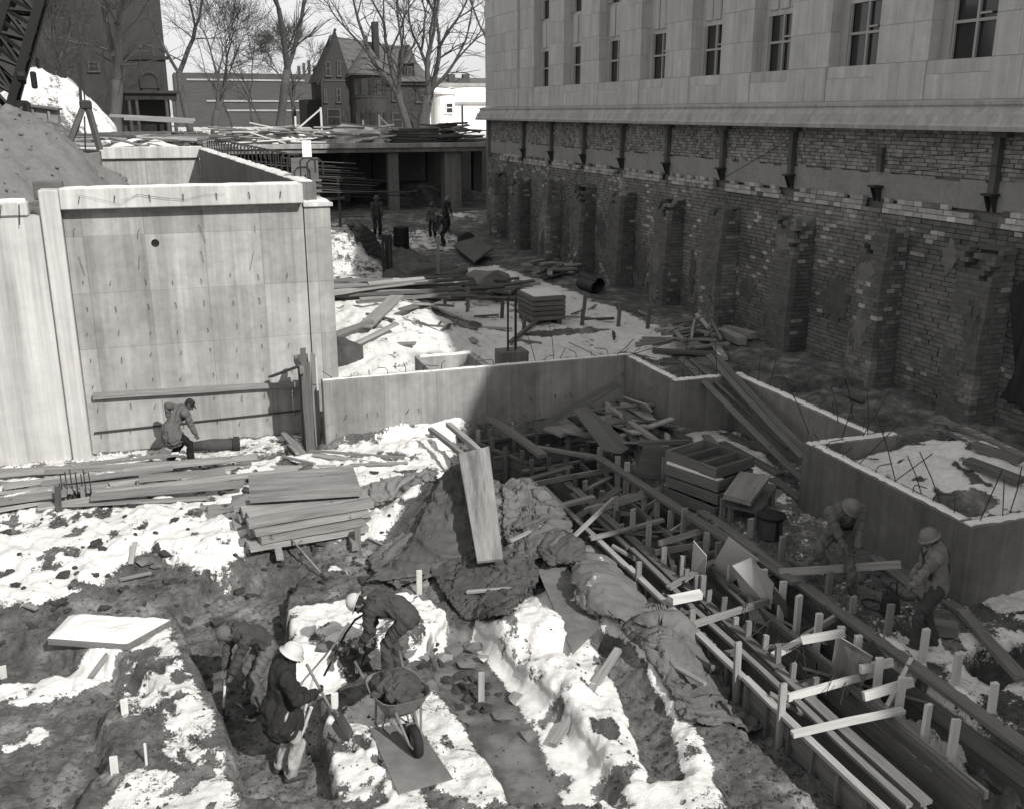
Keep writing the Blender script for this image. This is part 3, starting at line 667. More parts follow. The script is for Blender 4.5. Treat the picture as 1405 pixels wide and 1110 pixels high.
# vertical lines where form panels met, a round drain, the thin nailed wires
lw = MB()
for px, yb in ((420, 500), (2000, 0)):
    if yb:
        p = atY(417, 300, 22.8); lw.box(p.x - .012, p.x + .012, 22.785, 22.802, .4, 5.36)
lw.build('joint_strip', 'steel_dark', blk)
p = atY(213, 334, 22.8)
d = MB(); d.lathe([(0.0, .0), (.055, .0), (.075, .012), (.085, .0), (.085, -.02)], (p.x, 22.795, p.z), 14, xf=Matrix.Rotation(R(90), 3, 'X'))
d.build('drain_hole', 'steel_black', blk)
rt = random.Random(11)
for row in range(9):
    for c in range(8):
        x = -1.75 + c * .61 + rt.uniform(-.05, .05); z = .55 + row * .56 + rt.uniform(-.06, .06)
        if x > 3.5 or (row > 6 and c % 2): continue
        L = rt.uniform(.06, .14) if row < 7 else rt.uniform(.15, .45); a = rt.uniform(-.35, .35)
        t = MB(); t.tube([(x, 22.81, z), (x + a * .1, 22.74, z - .02), (x + a * L, 22.76, z - L)], .006 if row < 7 else .0045, 4)
        t.build('form_tie', 'rebar_steel', blk)
for c in range(7):
    x = -1.6 + c * .68; t = MB(); t.tube([(x, 22.54, 5.74), (x + .01, 22.46, 5.73), (x + rt.uniform(-.05, .05), 22.49, 5.6)], .008, 4); t.build('form_tie', 'rebar_steel', blk)
for q in range(2):
    pts = [(-1.7 + i * .42 + rt.uniform(-.1, .1), 22.47, 5.74 - .07 * (i % 3) + rt.uniform(-.05, .05)) for i in range(q * 2, q * 2 + 6)]
    t = MB(); t.tube(pts, .003, 3); t.build('loose_wire', 'rebar_steel', blk)
lb = bar('ledger_board', (-1.83, 22.72, 1.42), (2.7, 22.72, 1.29), .12, .12, 'wood_snow', blk)
pp = bar('pipe_rail', (-1.9, 22.77, .56), (2.9, 22.77, .63), .035, .035, 'steel_dark', blk)
# snow on the lip
def snow_strip(a, b, w, h, parent, n=24, seed=0, name='snow_cover', m='snow'):
    a = Vector(a); b = Vector(b); d = (b - a); sd = V(-d.y, d.x, 0).normalized(); r_ = random.Random(seed); mb = MB(); o = []
    for i in range(n + 1):
        p = a + d * (i / n); hh = h * r_.uniform(.5, 1.2); ww = w / 2 * r_.uniform(.8, 1.02); e = r_.uniform(-.02, .02) * (w / .2)
        o.append([p + sd * (-ww + e), p + sd * (-ww * .7 + e) + V(0, 0, hh * .8), p + sd * (ww * .5) + V(0, 0, hh), p + sd * (ww + e)])
    vs_ = [q for k in o for q in k]; fs = []
    for i in range(n):
        for k in range(3): fs.append((i * 4 + k, i * 4 + k + 1, i * 4 + k + 5, i * 4 + k + 4))
    fs += [(0, 3, 2, 1), (n * 4, n * 4 + 1, n * 4 + 2, n * 4 + 3)]
    mb.add(vs_, [tuple(reversed(f)) for f in fs]); return mb.build(name, m, parent, smooth=True)
snow_strip((-1.9, 22.78, 5.9), (2.9, 22.78, 5.9), .44, .03, blk, 30, 1)
snow_strip((3.05, 23.3, 5.45), (3.6, 23.3, 5.45), .7, .05, blk, 6, 2)

lw_ = thing('concrete_side_wall', 'nearly white streaked concrete wall with a rough broken top at the edge of the site', 'wall', (-4, 22.6, 0))
MB().box(-7.5, -2.385, 22.62, 23.0, -.6, 5.36).build('wall_face', 'concrete_pale', lw_)
bevel(MB().box(-7.5, -2.6, 22.56, 22.9, 5.362, 5.66).build('top_course', 'concrete_pale', lw_), .03)
snow_strip((-7.4, 22.75, 5.66), (-2.65, 22.75, 5.66), .3, .05, lw_, 20, 3)
for i in range(5):
    x = -2.75 - i * .33; t = MB(); t.tube([(x, 22.55, 5.6), (x + .01, 22.5, 5.58), (x - .03 - .03 * i, 22.52, 5.2 + .1 * (i % 2))], .01, 4); t.build('form_tie', 'rebar_steel', lw_)

# inner pit walls with bent bars
inn = thing('inner_pit_wall', 'concrete wall running back behind the lip with snow and hooked bars along its top', 'wall', (2.5, 34, 2))
A = V(3.0, 23.1, 0); B = V(1.75, 46.2, 0); n_ = V(-(B - A).y, (B - A).x, 0).normalized() * -.36
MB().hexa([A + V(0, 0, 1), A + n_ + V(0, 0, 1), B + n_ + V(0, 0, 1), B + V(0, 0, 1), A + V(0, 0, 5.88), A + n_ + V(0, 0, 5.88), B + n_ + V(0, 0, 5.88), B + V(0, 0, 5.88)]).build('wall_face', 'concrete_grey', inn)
snow_strip(A + n_ * .5 + V(0, .3, 5.88), B + n_ * .5 + V(0, 0, 5.88), .36, .07, inn, 60, 4, m='snow_dirty')
for i in range(26):
    t_ = (i + .7) / 26.5; p = A.lerp(B, t_) + n_ * .85 + V(0, 0, 5.86); q = n_.normalized()
    b_ = MB(); b_.tube([p, p + V(0, 0, .42), p + V(0, 0, .5) + q * .08, p + V(0, 0, .5) + q * .28, p + V(0, 0, .42) + q * .36, p + q * .36 + V(0, 0, .15)], .022, 5); b_.build('hooked_bar', 'rebar_steel', inn)
fw_ = thing('pit_end_wall', 'sunlit concrete wall with a thick pale coping at the back of the basement pit', 'wall', (-.5, 46.5, 2))
MB().box(-4.5, 1.74, 46.3, 46.7, 1, 5.5).build('wall_face', 'concrete', fw_); bevel(MB().box(-4.5, 1.9, 46.15, 46.75, 5.502, 6.0).build('coping', 'concrete_pale', fw_), .03)

# ------------------------------------------------------------------ stepped foundation wall with projecting bars
zig = thing('foundation_wall', 'low stepped concrete foundation wall with bent steel bars standing along its snowy top', 'wall', (8, 18, 0))
ZT = 1.72; TH = .26
segs = [((2.98, 21.15), (10.32, 21.15)), ((10.32, 21.15), (10.32, 18.58)), ((10.32, 18.58), (11.86, 18.58)), ((11.86, 18.58), (11.86, 13.86)), ((12.3, 13.86), (10.5, 13.86)), ((10.5, 13.86), (10.5, 10.08)), ((10.5, 10.08), (14.5, 10.08))]
boxes = [(2.98, 10.32 + TH, 21.15, 21.15 + TH), (10.32, 10.32 + TH, 18.58 + TH, 21.148), (10.32, 11.86 + TH, 18.58, 18.58 + TH - .001), (11.86, 11.86 + TH, 13.86 + TH, 18.578), (10.5, 12.4, 13.86, 13.86 + TH - .001), (10.5, 10.5 + TH, 10.08 + TH, 13.858), (10.5, 14.5, 10.08, 10.08 + TH - .001)]
for i, (x0, x1, y0, y1) in enumerate(boxes):
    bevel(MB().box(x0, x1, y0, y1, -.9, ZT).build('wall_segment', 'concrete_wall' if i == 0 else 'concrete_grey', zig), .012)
rz = random.Random(5)
for i, (x0, x1, y0, y1) in enumerate(boxes):
    if x1 - x0 > y1 - y0: a, b_ = (x0 + .02, (y0 + y1) / 2, ZT), (x1 - .02, (y0 + y1) / 2, ZT)
    else: a, b_ = ((x0 + x1) / 2, y0 + .02, ZT), ((x0 + x1) / 2, y1 - .02, ZT)
    snow_strip(a, b_, TH * (.55 if i == 0 else .7), .035 if i else .02, zig, 40, 20 + i)
    L = (Vector(b_) - Vector(a)).length; n = max(2, int(L / .42))
    for k in range(n):
        p = Vector(a).lerp(Vector(b_), (k + .5) / n) + V(0, 0, -.05); ang = rz.uniform(0, 6.28); q = V(math.cos(ang), math.sin(ang), 0)
        if i == 5 or i == 3: q = V(abs(q.x), q.y * .6, 0)
        hh = rz.choice([.18, .25, .3, .6]) if i in (0, 1) else rz.choice([.2, .3, .9, .6])
        kind = rz.random(); t = MB()
        if kind < .55: t.tube([p, p + V(0, 0, .14), p + V(0, 0, .2) + q * .05, p + V(0, 0, .22) + q * rz.uniform(.2, .45)], .0085, 5)
        else: t.tube([p, p + V(0, 0, .1) + q * .02, p + V(0, 0, hh) + q * hh * rz.uniform(.2, 1.1)], .0085, 5)
        t.build('reinforcing_bar', 'rebar_steel', zig)
for (px, py, pz_, qx, qy, qz_) in ((1110, 595, 1.7, 1075, 515, 2.6), (1150, 580, 1.7, 1140, 530, 2.3), (1170, 575, 1.7, 1160, 520, 2.6), (1190, 600, 1.7, 1190, 540, 2.4), (1230, 665, 1.7, 1200, 560, 2.6), (1265, 680, 1.7, 1245, 625, 2.2), (1290, 690, 1.7, 1262, 620, 2.3), (1385, 705, 1.7, 1402, 640, 2.3), (760, 495, 1.7, 752, 440, 2.2), (735, 497, 1.7, 715, 440, 2.4), (820, 490, 1.7, 780, 470, 2.1), (855, 490, 1.7, 920, 470, 2.2), (845, 488, 1.7, 870, 465, 2.3)):
    t = MB(); t.tube([at(px, py, pz_), at((px + qx) / 2 + 2, (py + qy) / 2, (pz_ + qz_) / 2), at(qx, qy, qz_)], .009, 5); t.build('reinforcing_bar', 'rebar_steel', zig)
for i in range(34):   # tie wire stubs on the inner faces
    s_ = rz.choice([0, 0, 0, 1, 3, 5]); x0, x1, y0, y1 = boxes[s_]; z = rz.choice([.5, .9, 1.3])
    if s_ == 0: p = V(rz.uniform(3.2, 10), y0, z); q = V(rz.uniform(-.08, .08), -.08, -.08)
    else: p = V(x0, rz.uniform(y0 + .2, y1), z); q = V(-.08, rz.uniform(-.1, .1), -.08)
    t = MB(); t.tube([p, p + q * .5, p + q], .006, 4); t.build('form_tie', 'rebar_steel', zig)
# small pit box and column footing behind the wall
pb = thing('pit_box', 'small open concrete box set in snow just behind the long foundation wall', 'concrete box', (6.2, 22, .5))
for a in ((5.5, 7.0, 22.75, 22.93), (5.5, 5.68, 21.42, 22.748), (6.82, 7.0, 21.42, 22.748)): bevel(MB().box(*a, .2, 1.68).build('side_wall', 'concrete', pb), .01)
snow_strip((5.6, 22.84, 1.68), (6.9, 22.84, 1.68), .16, .05, pb, 10, 5)
c = at(702, 500, .95)
ft = thing('column_footing', 'square concrete footing block with four tall bars standing in it', 'footing', (c.x, c.y, .4))
bevel(MB().box(c.x - .38, c.x + .38, c.y - .3, c.y + .3, .2, 1.35).build('block', 'concrete_grey', ft), .012)
for dx, dy in ((-.15, -.12), (-.05, .14), (.05, -.14), (.16, .1)):
    t = MB(); t.tube([(c.x + dx, c.y + dy, 1.3), (c.x + dx, c.y + dy, 2.75)], .022, 6); t.build('reinforcing_bar', 'rebar_steel', ft)

# ------------------------------------------------------------------ concrete deck behind, on columns, with a dark basement under it
DY = 62
dk = thing('concrete_deck', 'long unfinished concrete floor deck on square columns above a dark basement', 'deck', (12, 70, 1))
MB().box(2.6, 24, DY, 79, 5.04, 5.56).build('slab', 'concrete_grey', dk)
bevel(MB().box(2.6, 24, DY - .14, DY - .005, 5.3, 5.58).build('edge_beam', 'concrete', dk), .02)
MB().box(2.6, 30, 78.0, 78.3, .2, 5.03).build('back_wall', 'concrete_shaded', dk); MB().box(2.6, 2.9, 63, 78, .2, 5.03).build('end_wall', 'concrete_shaded', dk)
for px0, px1, dy in ((534, 548, .3), (611, 633, .3), (411, 425, .3), (470, 480, 8), (587, 597, 8), (650, 662, 8), (512, 520, 12)):
    y = DY + dy; a = atY(px0, 260, y).x; b_ = atY(px1, 260, y).x
    bevel(MB().box(a, b_, y, y + (b_ - a), .6, 5.035).build('column', 'concrete_grey' if dy < 2 else 'concrete_shaded', dk), .02)  # columns deeper under the deck coloured darker for the shade there
sill = MB(); sill.box(3.3, 24, DY - .6, DY - .2, .8, 1.5); bevel(sill.build('base_kerb', 'concrete_shaded', dk), .03)
for a, b_ in (((440, 183), (440, 148)), ((520, 187), (520, 158)), ((405, 176), (405, 160)), ((498, 185), (498, 165))):
    z0 = atY(*a, 66).z; p = atY(*b_, 66); bar('railing_post', (p.x, 66, 5.56), (p.x, 66, p.z), .12, .12, 'wood_pale_sunlit', dk)
for a, b_ in (((440, 150), (408, 178)), ((520, 160), (545, 184))):
    p = atY(*a, 66); q = atY(*b_, 66); bar('railing_brace', p, (q.x, 66.1, max(q.z, 5.62)), .1, .1, 'wood_pale_sunlit', dk)
# formwork tower at the block's corner
ftw = thing('formwork_panel', 'dark formwork panel with cleats standing on the corner ledge of the tall pale wall', 'formwork', (3.6, 25, 5.4))
MB().box(3.05, 3.7, 24.9, 24.96, 5.4, 6.35).build('panel', 'plywood_dark', ftw)
for i in range(3): bar('cleat', (3.0, 24.86, 5.55 + .13 * i), (3.75, 24.86, 5.55 + .13 * i), .06, .05, 'wood_form', ftw)
bar('post', (3.42, 24.84, 5.41), (3.42, 24.84, 6.0), .06, .06, 'wood', ftw); MB().box(3.35, 3.57, 25.0, 25.03, 6.36, 6.75).build('pale_board', 'white_paint', ftw)
# long bars lying out over the basement
bun = random.Random(2)
for i in range(16):
    a = atY(330 + bun.uniform(-8, 60), 217 + i * 3.1, 50); b_ = atY(470 + i * 6 + bun.uniform(-20, 20), 225 + i * 3.4, 56)
    if i == 15: b_ = atY(573, 263, 55)
    t = MB(); t.tube([a, a.lerp(b_, .5) + V(0, 0, -.05), b_], .03, 5)
    tag(t.build('steel_rod', 'rebar_steel' if i % 3 else 'steel_channel'), 'long steel rod in the bundle sticking out in front of the deck', 'steel rod', 'rods in front of the deck')
cr = thing('rod_cradle', 'rough timber trestle carrying the bundle of rods beside the inner pit wall', 'trestle', (5, 50, 1))
for x, y in ((4.6, 49.6), (6.6, 50.2), (7.6, 54.5), (9.2, 55)): bar('leg', (x, y, .3), (x, y, 4.0), .12, .12, 'wood_form', cr)
bar('cross_bar', (4.3, 49.7, 3.5), (7, 50.3, 3.5), .12, .14, 'wood_form', cr); bar('cross_bar', (7.4, 54.5, 2.9), (9.5, 55, 2.9), .12, .14, 'wood_form', cr)

# lumber on the deck
rd = random.Random(21)
def kindword(m, L, w):
    return {'wood_deepsnow': 'snow covered', 'wood_snow': 'snow dusted', 'snow': 'thickly snowed over', 'wood_dark': 'dark', 'wood_form': 'grey', 'wood_pale_sunlit': 'pale', 'wood': 'weathered'}[m] + (' long' if L > 3.2 else ' short' if L < 1.5 else '') + (' narrow' if w < .17 else ' wide' if w > .24 else '')
def lumber_heap(nm, x0, x1, y0, y1, z, n, hmax, label, group, m=('wood_deepsnow',), length=(2., 4.5), align=.35, w=(.15, .3)):
    for i in range(n):
        cx = rd.uniform(x0, x1); cy = rd.uniform(y0, y1); L = rd.uniform(*length); an = rd.gauss(0, align)
        lev = rd.random() ** 1.6 * hmax; dx = math.cos(an) * L / 2; dy = math.sin(an) * L / 2; dz = rd.gauss(0, .11)
        tag(bar(nm, (cx - dx, cy - dy, z + .08 + lev - dz), (cx + dx, cy + dy, z + .08 + lev + dz), (ww := rd.uniform(*w)), rd.uniform(.05, .1), (mm := rd.choice(m)), roll=rd.gauss(0, .2)), kindword(mm, L, ww) + ' ' + label, nm, group)
lumber_heap('plank', 4.5, 9.5, 63.5, 67, 5.56, 50, .85, 'plank in the loose heap on the left half of the deck', 'planks heaped on the deck', ('wood_deepsnow', 'wood_snow', 'wood_pale_sunlit'))
lumber_heap('board', 10, 14.5, 63.2, 67, 5.56, 50, .95, 'board in the white pile at the middle of the deck', 'snowy boards on the deck', ('wood_deepsnow', 'wood_deepsnow', 'snow'))
lumber_heap('timber', 17.4, 20, 63.2, 66, 5.56, 40, 1.1, 'timber in the jumbled pile beside the library corner', 'dark timbers by the library corner', ('wood_dark', 'wood_form'), (1.5, 3.4), .5)
lumber_heap('plank', -4, 2.3, 50, 60, 5.2, 60, 1.1, 'plank in the lumber tangle behind the basement pit', 'planks behind the pit', ('wood_deepsnow', 'wood_snow', 'wood_form', 'wood_dark'), (2, 5), .4)
for lev in range(9):
    for j in range(4):
        x = 14.2; L = 3.0
        tag(bar('stacked_board', (x, 63.4 + j * .32, 5.62 + lev * .1), (x + L + rd.uniform(-.15, .15), 63.4 + j * .32, 5.62 + lev * .1), .28, .075, 'wood_dark' if lev < 8 else 'wood_form'), 'dark board in the neat square stack at the middle right of the deck', 'board', 'boards stacked on the deck')
for i, (a, b_) in enumerate((((150, 159), (268, 165)), ((170, 163), (265, 168)))):
    tag(bar('long_timber', atY(*a, 60), atY(*b_, 60), .3, .16, 'wood_deepsnow'), ('topmost' if i == 0 else 'lower') + ' long snow topped timber laid across the lumber tangle in front of the portico', 'timber')
for i in range(14):
    x = -2.2 + i * .35; tag(bar('block', (x, 60.3, 5.6 + .0), (x + .1, 60.6, 6.35), .3, .2, 'wood_dark'), 'dark timber block in the crib under the long snow topped timbers', 'timber block', 'crib blocks under the long timbers')

# ------------------------------------------------------------------ street behind: buildings
def win(parent, x0, x1, z0, z1, y, m='trim_dark', n=2, name='window'):
    f = MB(); t = .12; f.box(x0, x0 + t, y - .08, y + .1, z0, z1); f.box(x1 - t, x1, y - .08, y + .1, z0, z1); f.box(x0 + t, x1 - t, y - .08, y + .1, z1 - t, z1); f.box(x0 - .1, x1 + .1, y - .18, y + .1, z0 - .16, z0)
    f.box(x0 + t, x1 - t, y - .06, y, (z0 + z1) / 2 - .05, (z0 + z1) / 2 + .05)
    w = f.build(name, 'far_brick' if m != 'white_paint' else m, parent)
    p = MB().box(x0 + t, x1 - t, y - .02, y + .02, z0, z1 - t).build('pane', 'glass', parent); p.parent = w; p.location = (0, 0, 0)
    return w
TY = 128
tw = thing('brick_tower_block', 'tall dark brick block with a pillared entrance porch and an arched window', 'building', (-4, 140, 5))
tx0, tx1 = -25, 2.0
MB().box(tx0, tx1, TY, TY + 25, 4, 45).build('wall', 'tower_brick', tw)
MB().box(-3.4, tx1 + .3, TY - .25, TY - .002, 13.3, 13.7).build('belt_course', 'trim_dark', tw)
for (a, b_) in (((190, 62), (212, 80)), ((120, 85), (137, 98))):
    p = atY(*a, TY); q = atY(*b_, TY); win(tw, p.x, q.x, q.z, p.z, TY - .05)
p = atY(194, 102, TY); q = atY(216, 122, TY); cx = (p.x + q.x) / 2; rad = (q.x - p.x) / 2
ar = MB(); ar.prism([(cx + math.cos(t) * rad, TY - .12, p.z - rad + math.sin(t) * rad) for t in np.linspace(0, math.pi, 12)] + [(cx - rad, TY - .12, q.z), (cx + rad, TY - .12, q.z)], (0, .1, 0)); ar.build('arched_window', 'glass', tw)
ar = MB(); ar.tube([(cx + rad + .15, TY - .15, q.z)] + [(cx + math.cos(t) * (rad + .15), TY - .15, p.z - rad + math.sin(t) * (rad + .15)) for t in np.linspace(0, math.pi, 12)] + [(cx - rad - .15, TY - .15, q.z)], .16, 6); ar.build('arch_trim', 'house_brick', tw)
p = atY(170, 122, TY - 3); q = atY(245, 160, TY - 3)
MB().box(p.x, q.x, TY - 3.4, TY, p.z - 1.2, p.z - .5).build('porch_beam', 'trim_dark', tw); MB().box(p.x - .3, q.x + .3, TY - 3.8, TY, p.z - .5, p.z - .2).build('porch_roof', 'house_brick', tw)
for i, x in enumerate((p.x + .4, p.x + 1.2, q.x - 1.2, q.x - .4)):
    c = MB(); c.lathe([(.28, 5), (.28, 5.2), (.2, 5.25), (.17, p.z - 1.4), (.26, p.z - 1.3), (.26, p.z - 1.2)], (x, TY - 3.1, 0), 10); c.build('porch_column', 'far_brick', tw, smooth=False)
MB().box(p.x + 1.3, q.x - 1.3, TY - .12, TY - .01, 5, p.z - 1.3).build('doorway', 'steel_black', tw)  # flat black panel stands in for the shade inside the opening
lowb = thing('long_brick_building', 'long low brick building with thin pale bands far behind the bare trees', 'building', (15, 190, 5))
p = atY(238, 100, 185); q = atY(448, 102, 185)
MB().box(p.x, q.x, 185, 200, 4, p.z).build('wall', 'far_brick', lowb)
for i, py in enumerate((110, 139, 152)):
    z = atY(300, py, 185).z; MB().box(p.x + 2 + i * 3, q.x - 4 + i, 184.8, 184.99, z - .14, z + .14).build('pale_band', 'roof_pale', lowb)
for i in range(6):
    x = p.x + 21 + i * .9; MB().box(x, x + .45, 186, 186.6, p.z + .001, p.z + 1.4 + (i % 3) * .5).build('chimney_pot', 'far_brick', lowb)
HY = 112
hs_ = thing('gabled_house', 'dark brick mansion with a steep slate gable roof and a conical turret', 'house', (24, 118, 5))
hx0 = atY(440, 120, HY).x; hxm = atY(480, 120, HY).x; hx1 = atY(588, 120, HY).x; ez = atY(480, 112, HY).z; pz_ = atY(458, 42, HY).z
gx_ = atY(458, 42, HY).x
# main block
MB().box(hx0 + .6, hx1, HY, HY + 11, 4.5, ez).build('wall', 'house_brick', hs_)
# gable end, seen obliquely at its near side
gw = MB(); gw.prism([(hx0 + .55, HY + .02, ez + .01), (hx0 + .55, HY + 10.9, ez + .01), (hx0 + .55 + 1.6, HY + 5.5, pz_ - .1)], (.3, 0, 0)); gw.build('gable_wall', 'trim_dark', hs_)
rf = MB(); rf.hexa([(hx0 + .3, HY - .5, ez + .02), (hx1 + .5, HY - .5, ez + .02), (hx1 + .5, HY + 5.5, ez + .02), (hx0 + .3, HY + 5.5, ez + .02), (hx0 + .3 + 1.9, HY + 5.2, pz_ - .2), (hx1 - 1.5, HY + 5.2, pz_ - 1.2), (hx1 - 1.5, HY + 5.6, pz_ - 1.2), (hx0 + .3 + 1.9, HY + 5.6, pz_ - .2)])
rf.build('roof', 'roof_slate', hs_)
rb_ = MB(); rb_.hexa([(hx0 + .3, HY + 5.5, ez + .02), (hx1 + .5, HY + 5.5, ez + .02), (hx1 + .5, HY + 11.5, ez + .02), (hx0 + .3, HY + 11.5, ez + .02), (hx0 + 2.2, HY + 5.5, pz_ - .2), (hx1 - 1.5, HY + 5.5, pz_ - 1.2), (hx1 - 1.5, HY + 5.8, pz_ - 1.2), (hx0 + 2.2, HY + 5.8, pz_ - .2)]); rb_.build('roof_rear', 'roof_slate', hs_)
# front gable wall that faces the camera at left
fg = MB(); a = atY(440, 112, HY - .4).x; b_ = atY(482, 112, HY - .4).x
fg.prism([(a, HY - .4, 4.5), (b_, HY - .4, 4.5), (b_, HY - .4, ez), (atY(459, 42, HY).x, HY - .4, pz_), (a, HY - .4, ez)], (0, .35, 0)); fg.build('gable_front', 'house_brick', hs_)
MB().beam((a - .4, HY - .55, ez - .4), (atY(459, 42, HY).x, HY - .55, pz_ + .1), .4, .22).build('bargeboard', 'trim_dark', hs_)
for x0, x1, y0, y1 in ((446, 454, 85, 104), (462, 468, 83, 104), (461, 468, 122, 140), (444, 449, 122, 140), (448, 468, 150, 172)):
    p = atY(x0, y0, HY - .45); q = atY(x1, y1, HY - .45); win(hs_, p.x, q.x, q.z, p.z, HY - .42)
for x0, x1, y0, y1 in ((538, 553, 125, 138), (538, 553, 155, 175), (571, 585, 123, 140), (575, 590, 155, 174)):
    p = atY(x0, y0, HY - .1); q = atY(x1, y1, HY - .1); win(hs_, p.x, q.x, q.z, p.z, HY - .03)
MB().box(hxm, hx1 + .3, HY - .3, HY - .01, ez - .35, ez + .015).build('eaves', 'trim_dark', hs_)
tcx = atY(502, 100, HY).x + .1; tr = 1.95; tz = atY(502, 102, HY - 1).z
t = MB(); t.lathe([(tr, 4.5), (tr, 8.9), (tr + .08, 8.95), (tr + .08, 9.15), (tr, 9.2), (tr, tz)], (tcx, HY - .4, 0), 20); t.build('turret_wall', 'house_brick', hs_)
for i in range(5):
    a_ = -math.pi / 2 + (i - 2) * .42
    for z0, z1 in ((9.2, 10.9), (5.6, 7.4)):
        m_ = MB(); cx_, cy_ = tcx + math.cos(a_) * (tr + .02), HY - .4 + math.sin(a_) * (tr + .02); d_ = V(-math.sin(a_), math.cos(a_), 0) * .3; o_ = V(math.cos(a_), math.sin(a_), 0) * .05
        q = [V(cx_, cy_, z0) - d_, V(cx_, cy_, z0) + d_, V(cx_, cy_, z1) + d_, V(cx_, cy_, z1) - d_]; m_.prism(q, o_); m_.build('turret_window', 'glass', hs_)
t = MB(); ap = atY(502, 58, HY).z; t.lathe([(tr + .35, tz - .15), (tr + .4, tz + .05), (tr * .62, tz + (ap - tz) * .48), (.12, ap - .2), (.1, ap), (.18, ap + .15), (.03, ap + .8), (0, ap + .85)], (tcx, HY - .4, 0), 24); tr_ = t.build('turret_roof', 'roof_slate', hs_, smooth=False)
p = atY(515, 30, HY + 3); bevel(MB().box(p.x - .3, p.x + .35, HY + 3, HY + 4, ez, p.z).build('chimney', 'house_brick', hs_), .04)
p = atY(553, 82, HY - .2); q = atY(572, 112, HY - .2)
MB().box(p.x + .2, q.x - .1, HY + .4, HY + 4, q.z - .4, p.z - .4).build('dormer', 'house_brick', hs_)
d = MB(); d.prism([(p.x, HY + .1, p.z - .4), (q.x + .2, HY + .1, p.z - .4), ((p.x + q.x) / 2 + .1, HY + .1, p.z + 1.6)], (0, 4, 0)); d.build('dormer_roof', 'roof_slate', hs_)
win(hs_, p.x + .5, q.x - .4, q.z - .2, p.z - .7, HY + .35)
p = atY(420, 137, HY + 3); MB().box(p.x, hx0 + .5, HY + 3, HY + 9, 4.5, p.z).build('side_wing', 'house_brick', hs_)
WY = 125
wb = thing('white_building', 'low white stucco building with a rounded corner bay beside the library', 'building', (38, 128, 5))
a = atY(592, 120, WY).x; b_ = atY(680, 120, WY).x; zt = atY(620, 118, WY).z
MB().box(a, b_, WY + 1.5, WY + 12, 4.5, zt).build('wall', 'white_paint', wb)
bx = atY(612, 140, WY).x; br_ = (atY(628, 140, WY).x - atY(597, 140, WY).x) / 2
t = MB(); zb = atY(612, 130, WY).z; t.lathe([(br_, 4.5), (br_, zb), (br_ + .25, zb + .05), (br_ + .25, zb + .3), (0, zb + .45)], (bx, WY + 1.4, 0), 24); t.build('corner_bay', 'white_paint', wb)
win(wb, bx - .1, bx + .9, 7.4, zb - 1.0, WY + 1.4 - br_ + .0, 'white_paint')
MB().box(bx + br_, b_, WY + 1.2, WY + 1.49, atY(640, 142, WY).z - .1, atY(640, 142, WY).z + .15).build('ledge', 'roof_pale', wb)
MB().box(a - .2, b_, WY + 1.3, WY + 12.2, zt + .002, zt + .35).build('roof', 'roof_pale', wb)
MB().box(bx + br_ + 1.0, bx + br_ + 1.15, WY + 1.3, WY + 1.45, 5, atY(640, 145, WY).z).build('drain_pipe', 'trim_dark', wb)
rh = thing('far_roofline', 'distant brick house roofs with two chimneys above the white building', 'house', (45, 165, 5))
RY = 165; a = atY(592, 110, RY).x; b_ = atY(690, 110, RY).x; z0 = atY(620, 117, RY).z; z1 = atY(620, 106, RY).z
MB().box(a, b_, RY, RY + 8, 4, z0).build('wall', 'far_brick', rh)
r_ = MB(); r_.prism([(a - .5, RY - .5, z0 + .01), (a - .5, RY + 8.5, z0 + .01), (a - .5, RY + 4, z1)], (b_ - a + 1, 0, 0)); r_.build('roof', 'roof_slate', rh)
for px in (622, 642): x = atY(px, 105, RY).x; MB().box(x - .5, x + .6, RY + 1, RY + 2, z0, atY(px, 102, RY).z).build('chimney', 'far_brick', rh)
g = MB(); x = atY(636, 110, RY - .3).x; g.prism([(x - 2, RY - .5, z0 + .02), (x + 2, RY - .5, z0 + .02), (x, RY - .5, z1 - .2)], (0, 3, 0)); g.build('dormer_gable', 'far_brick', rh)

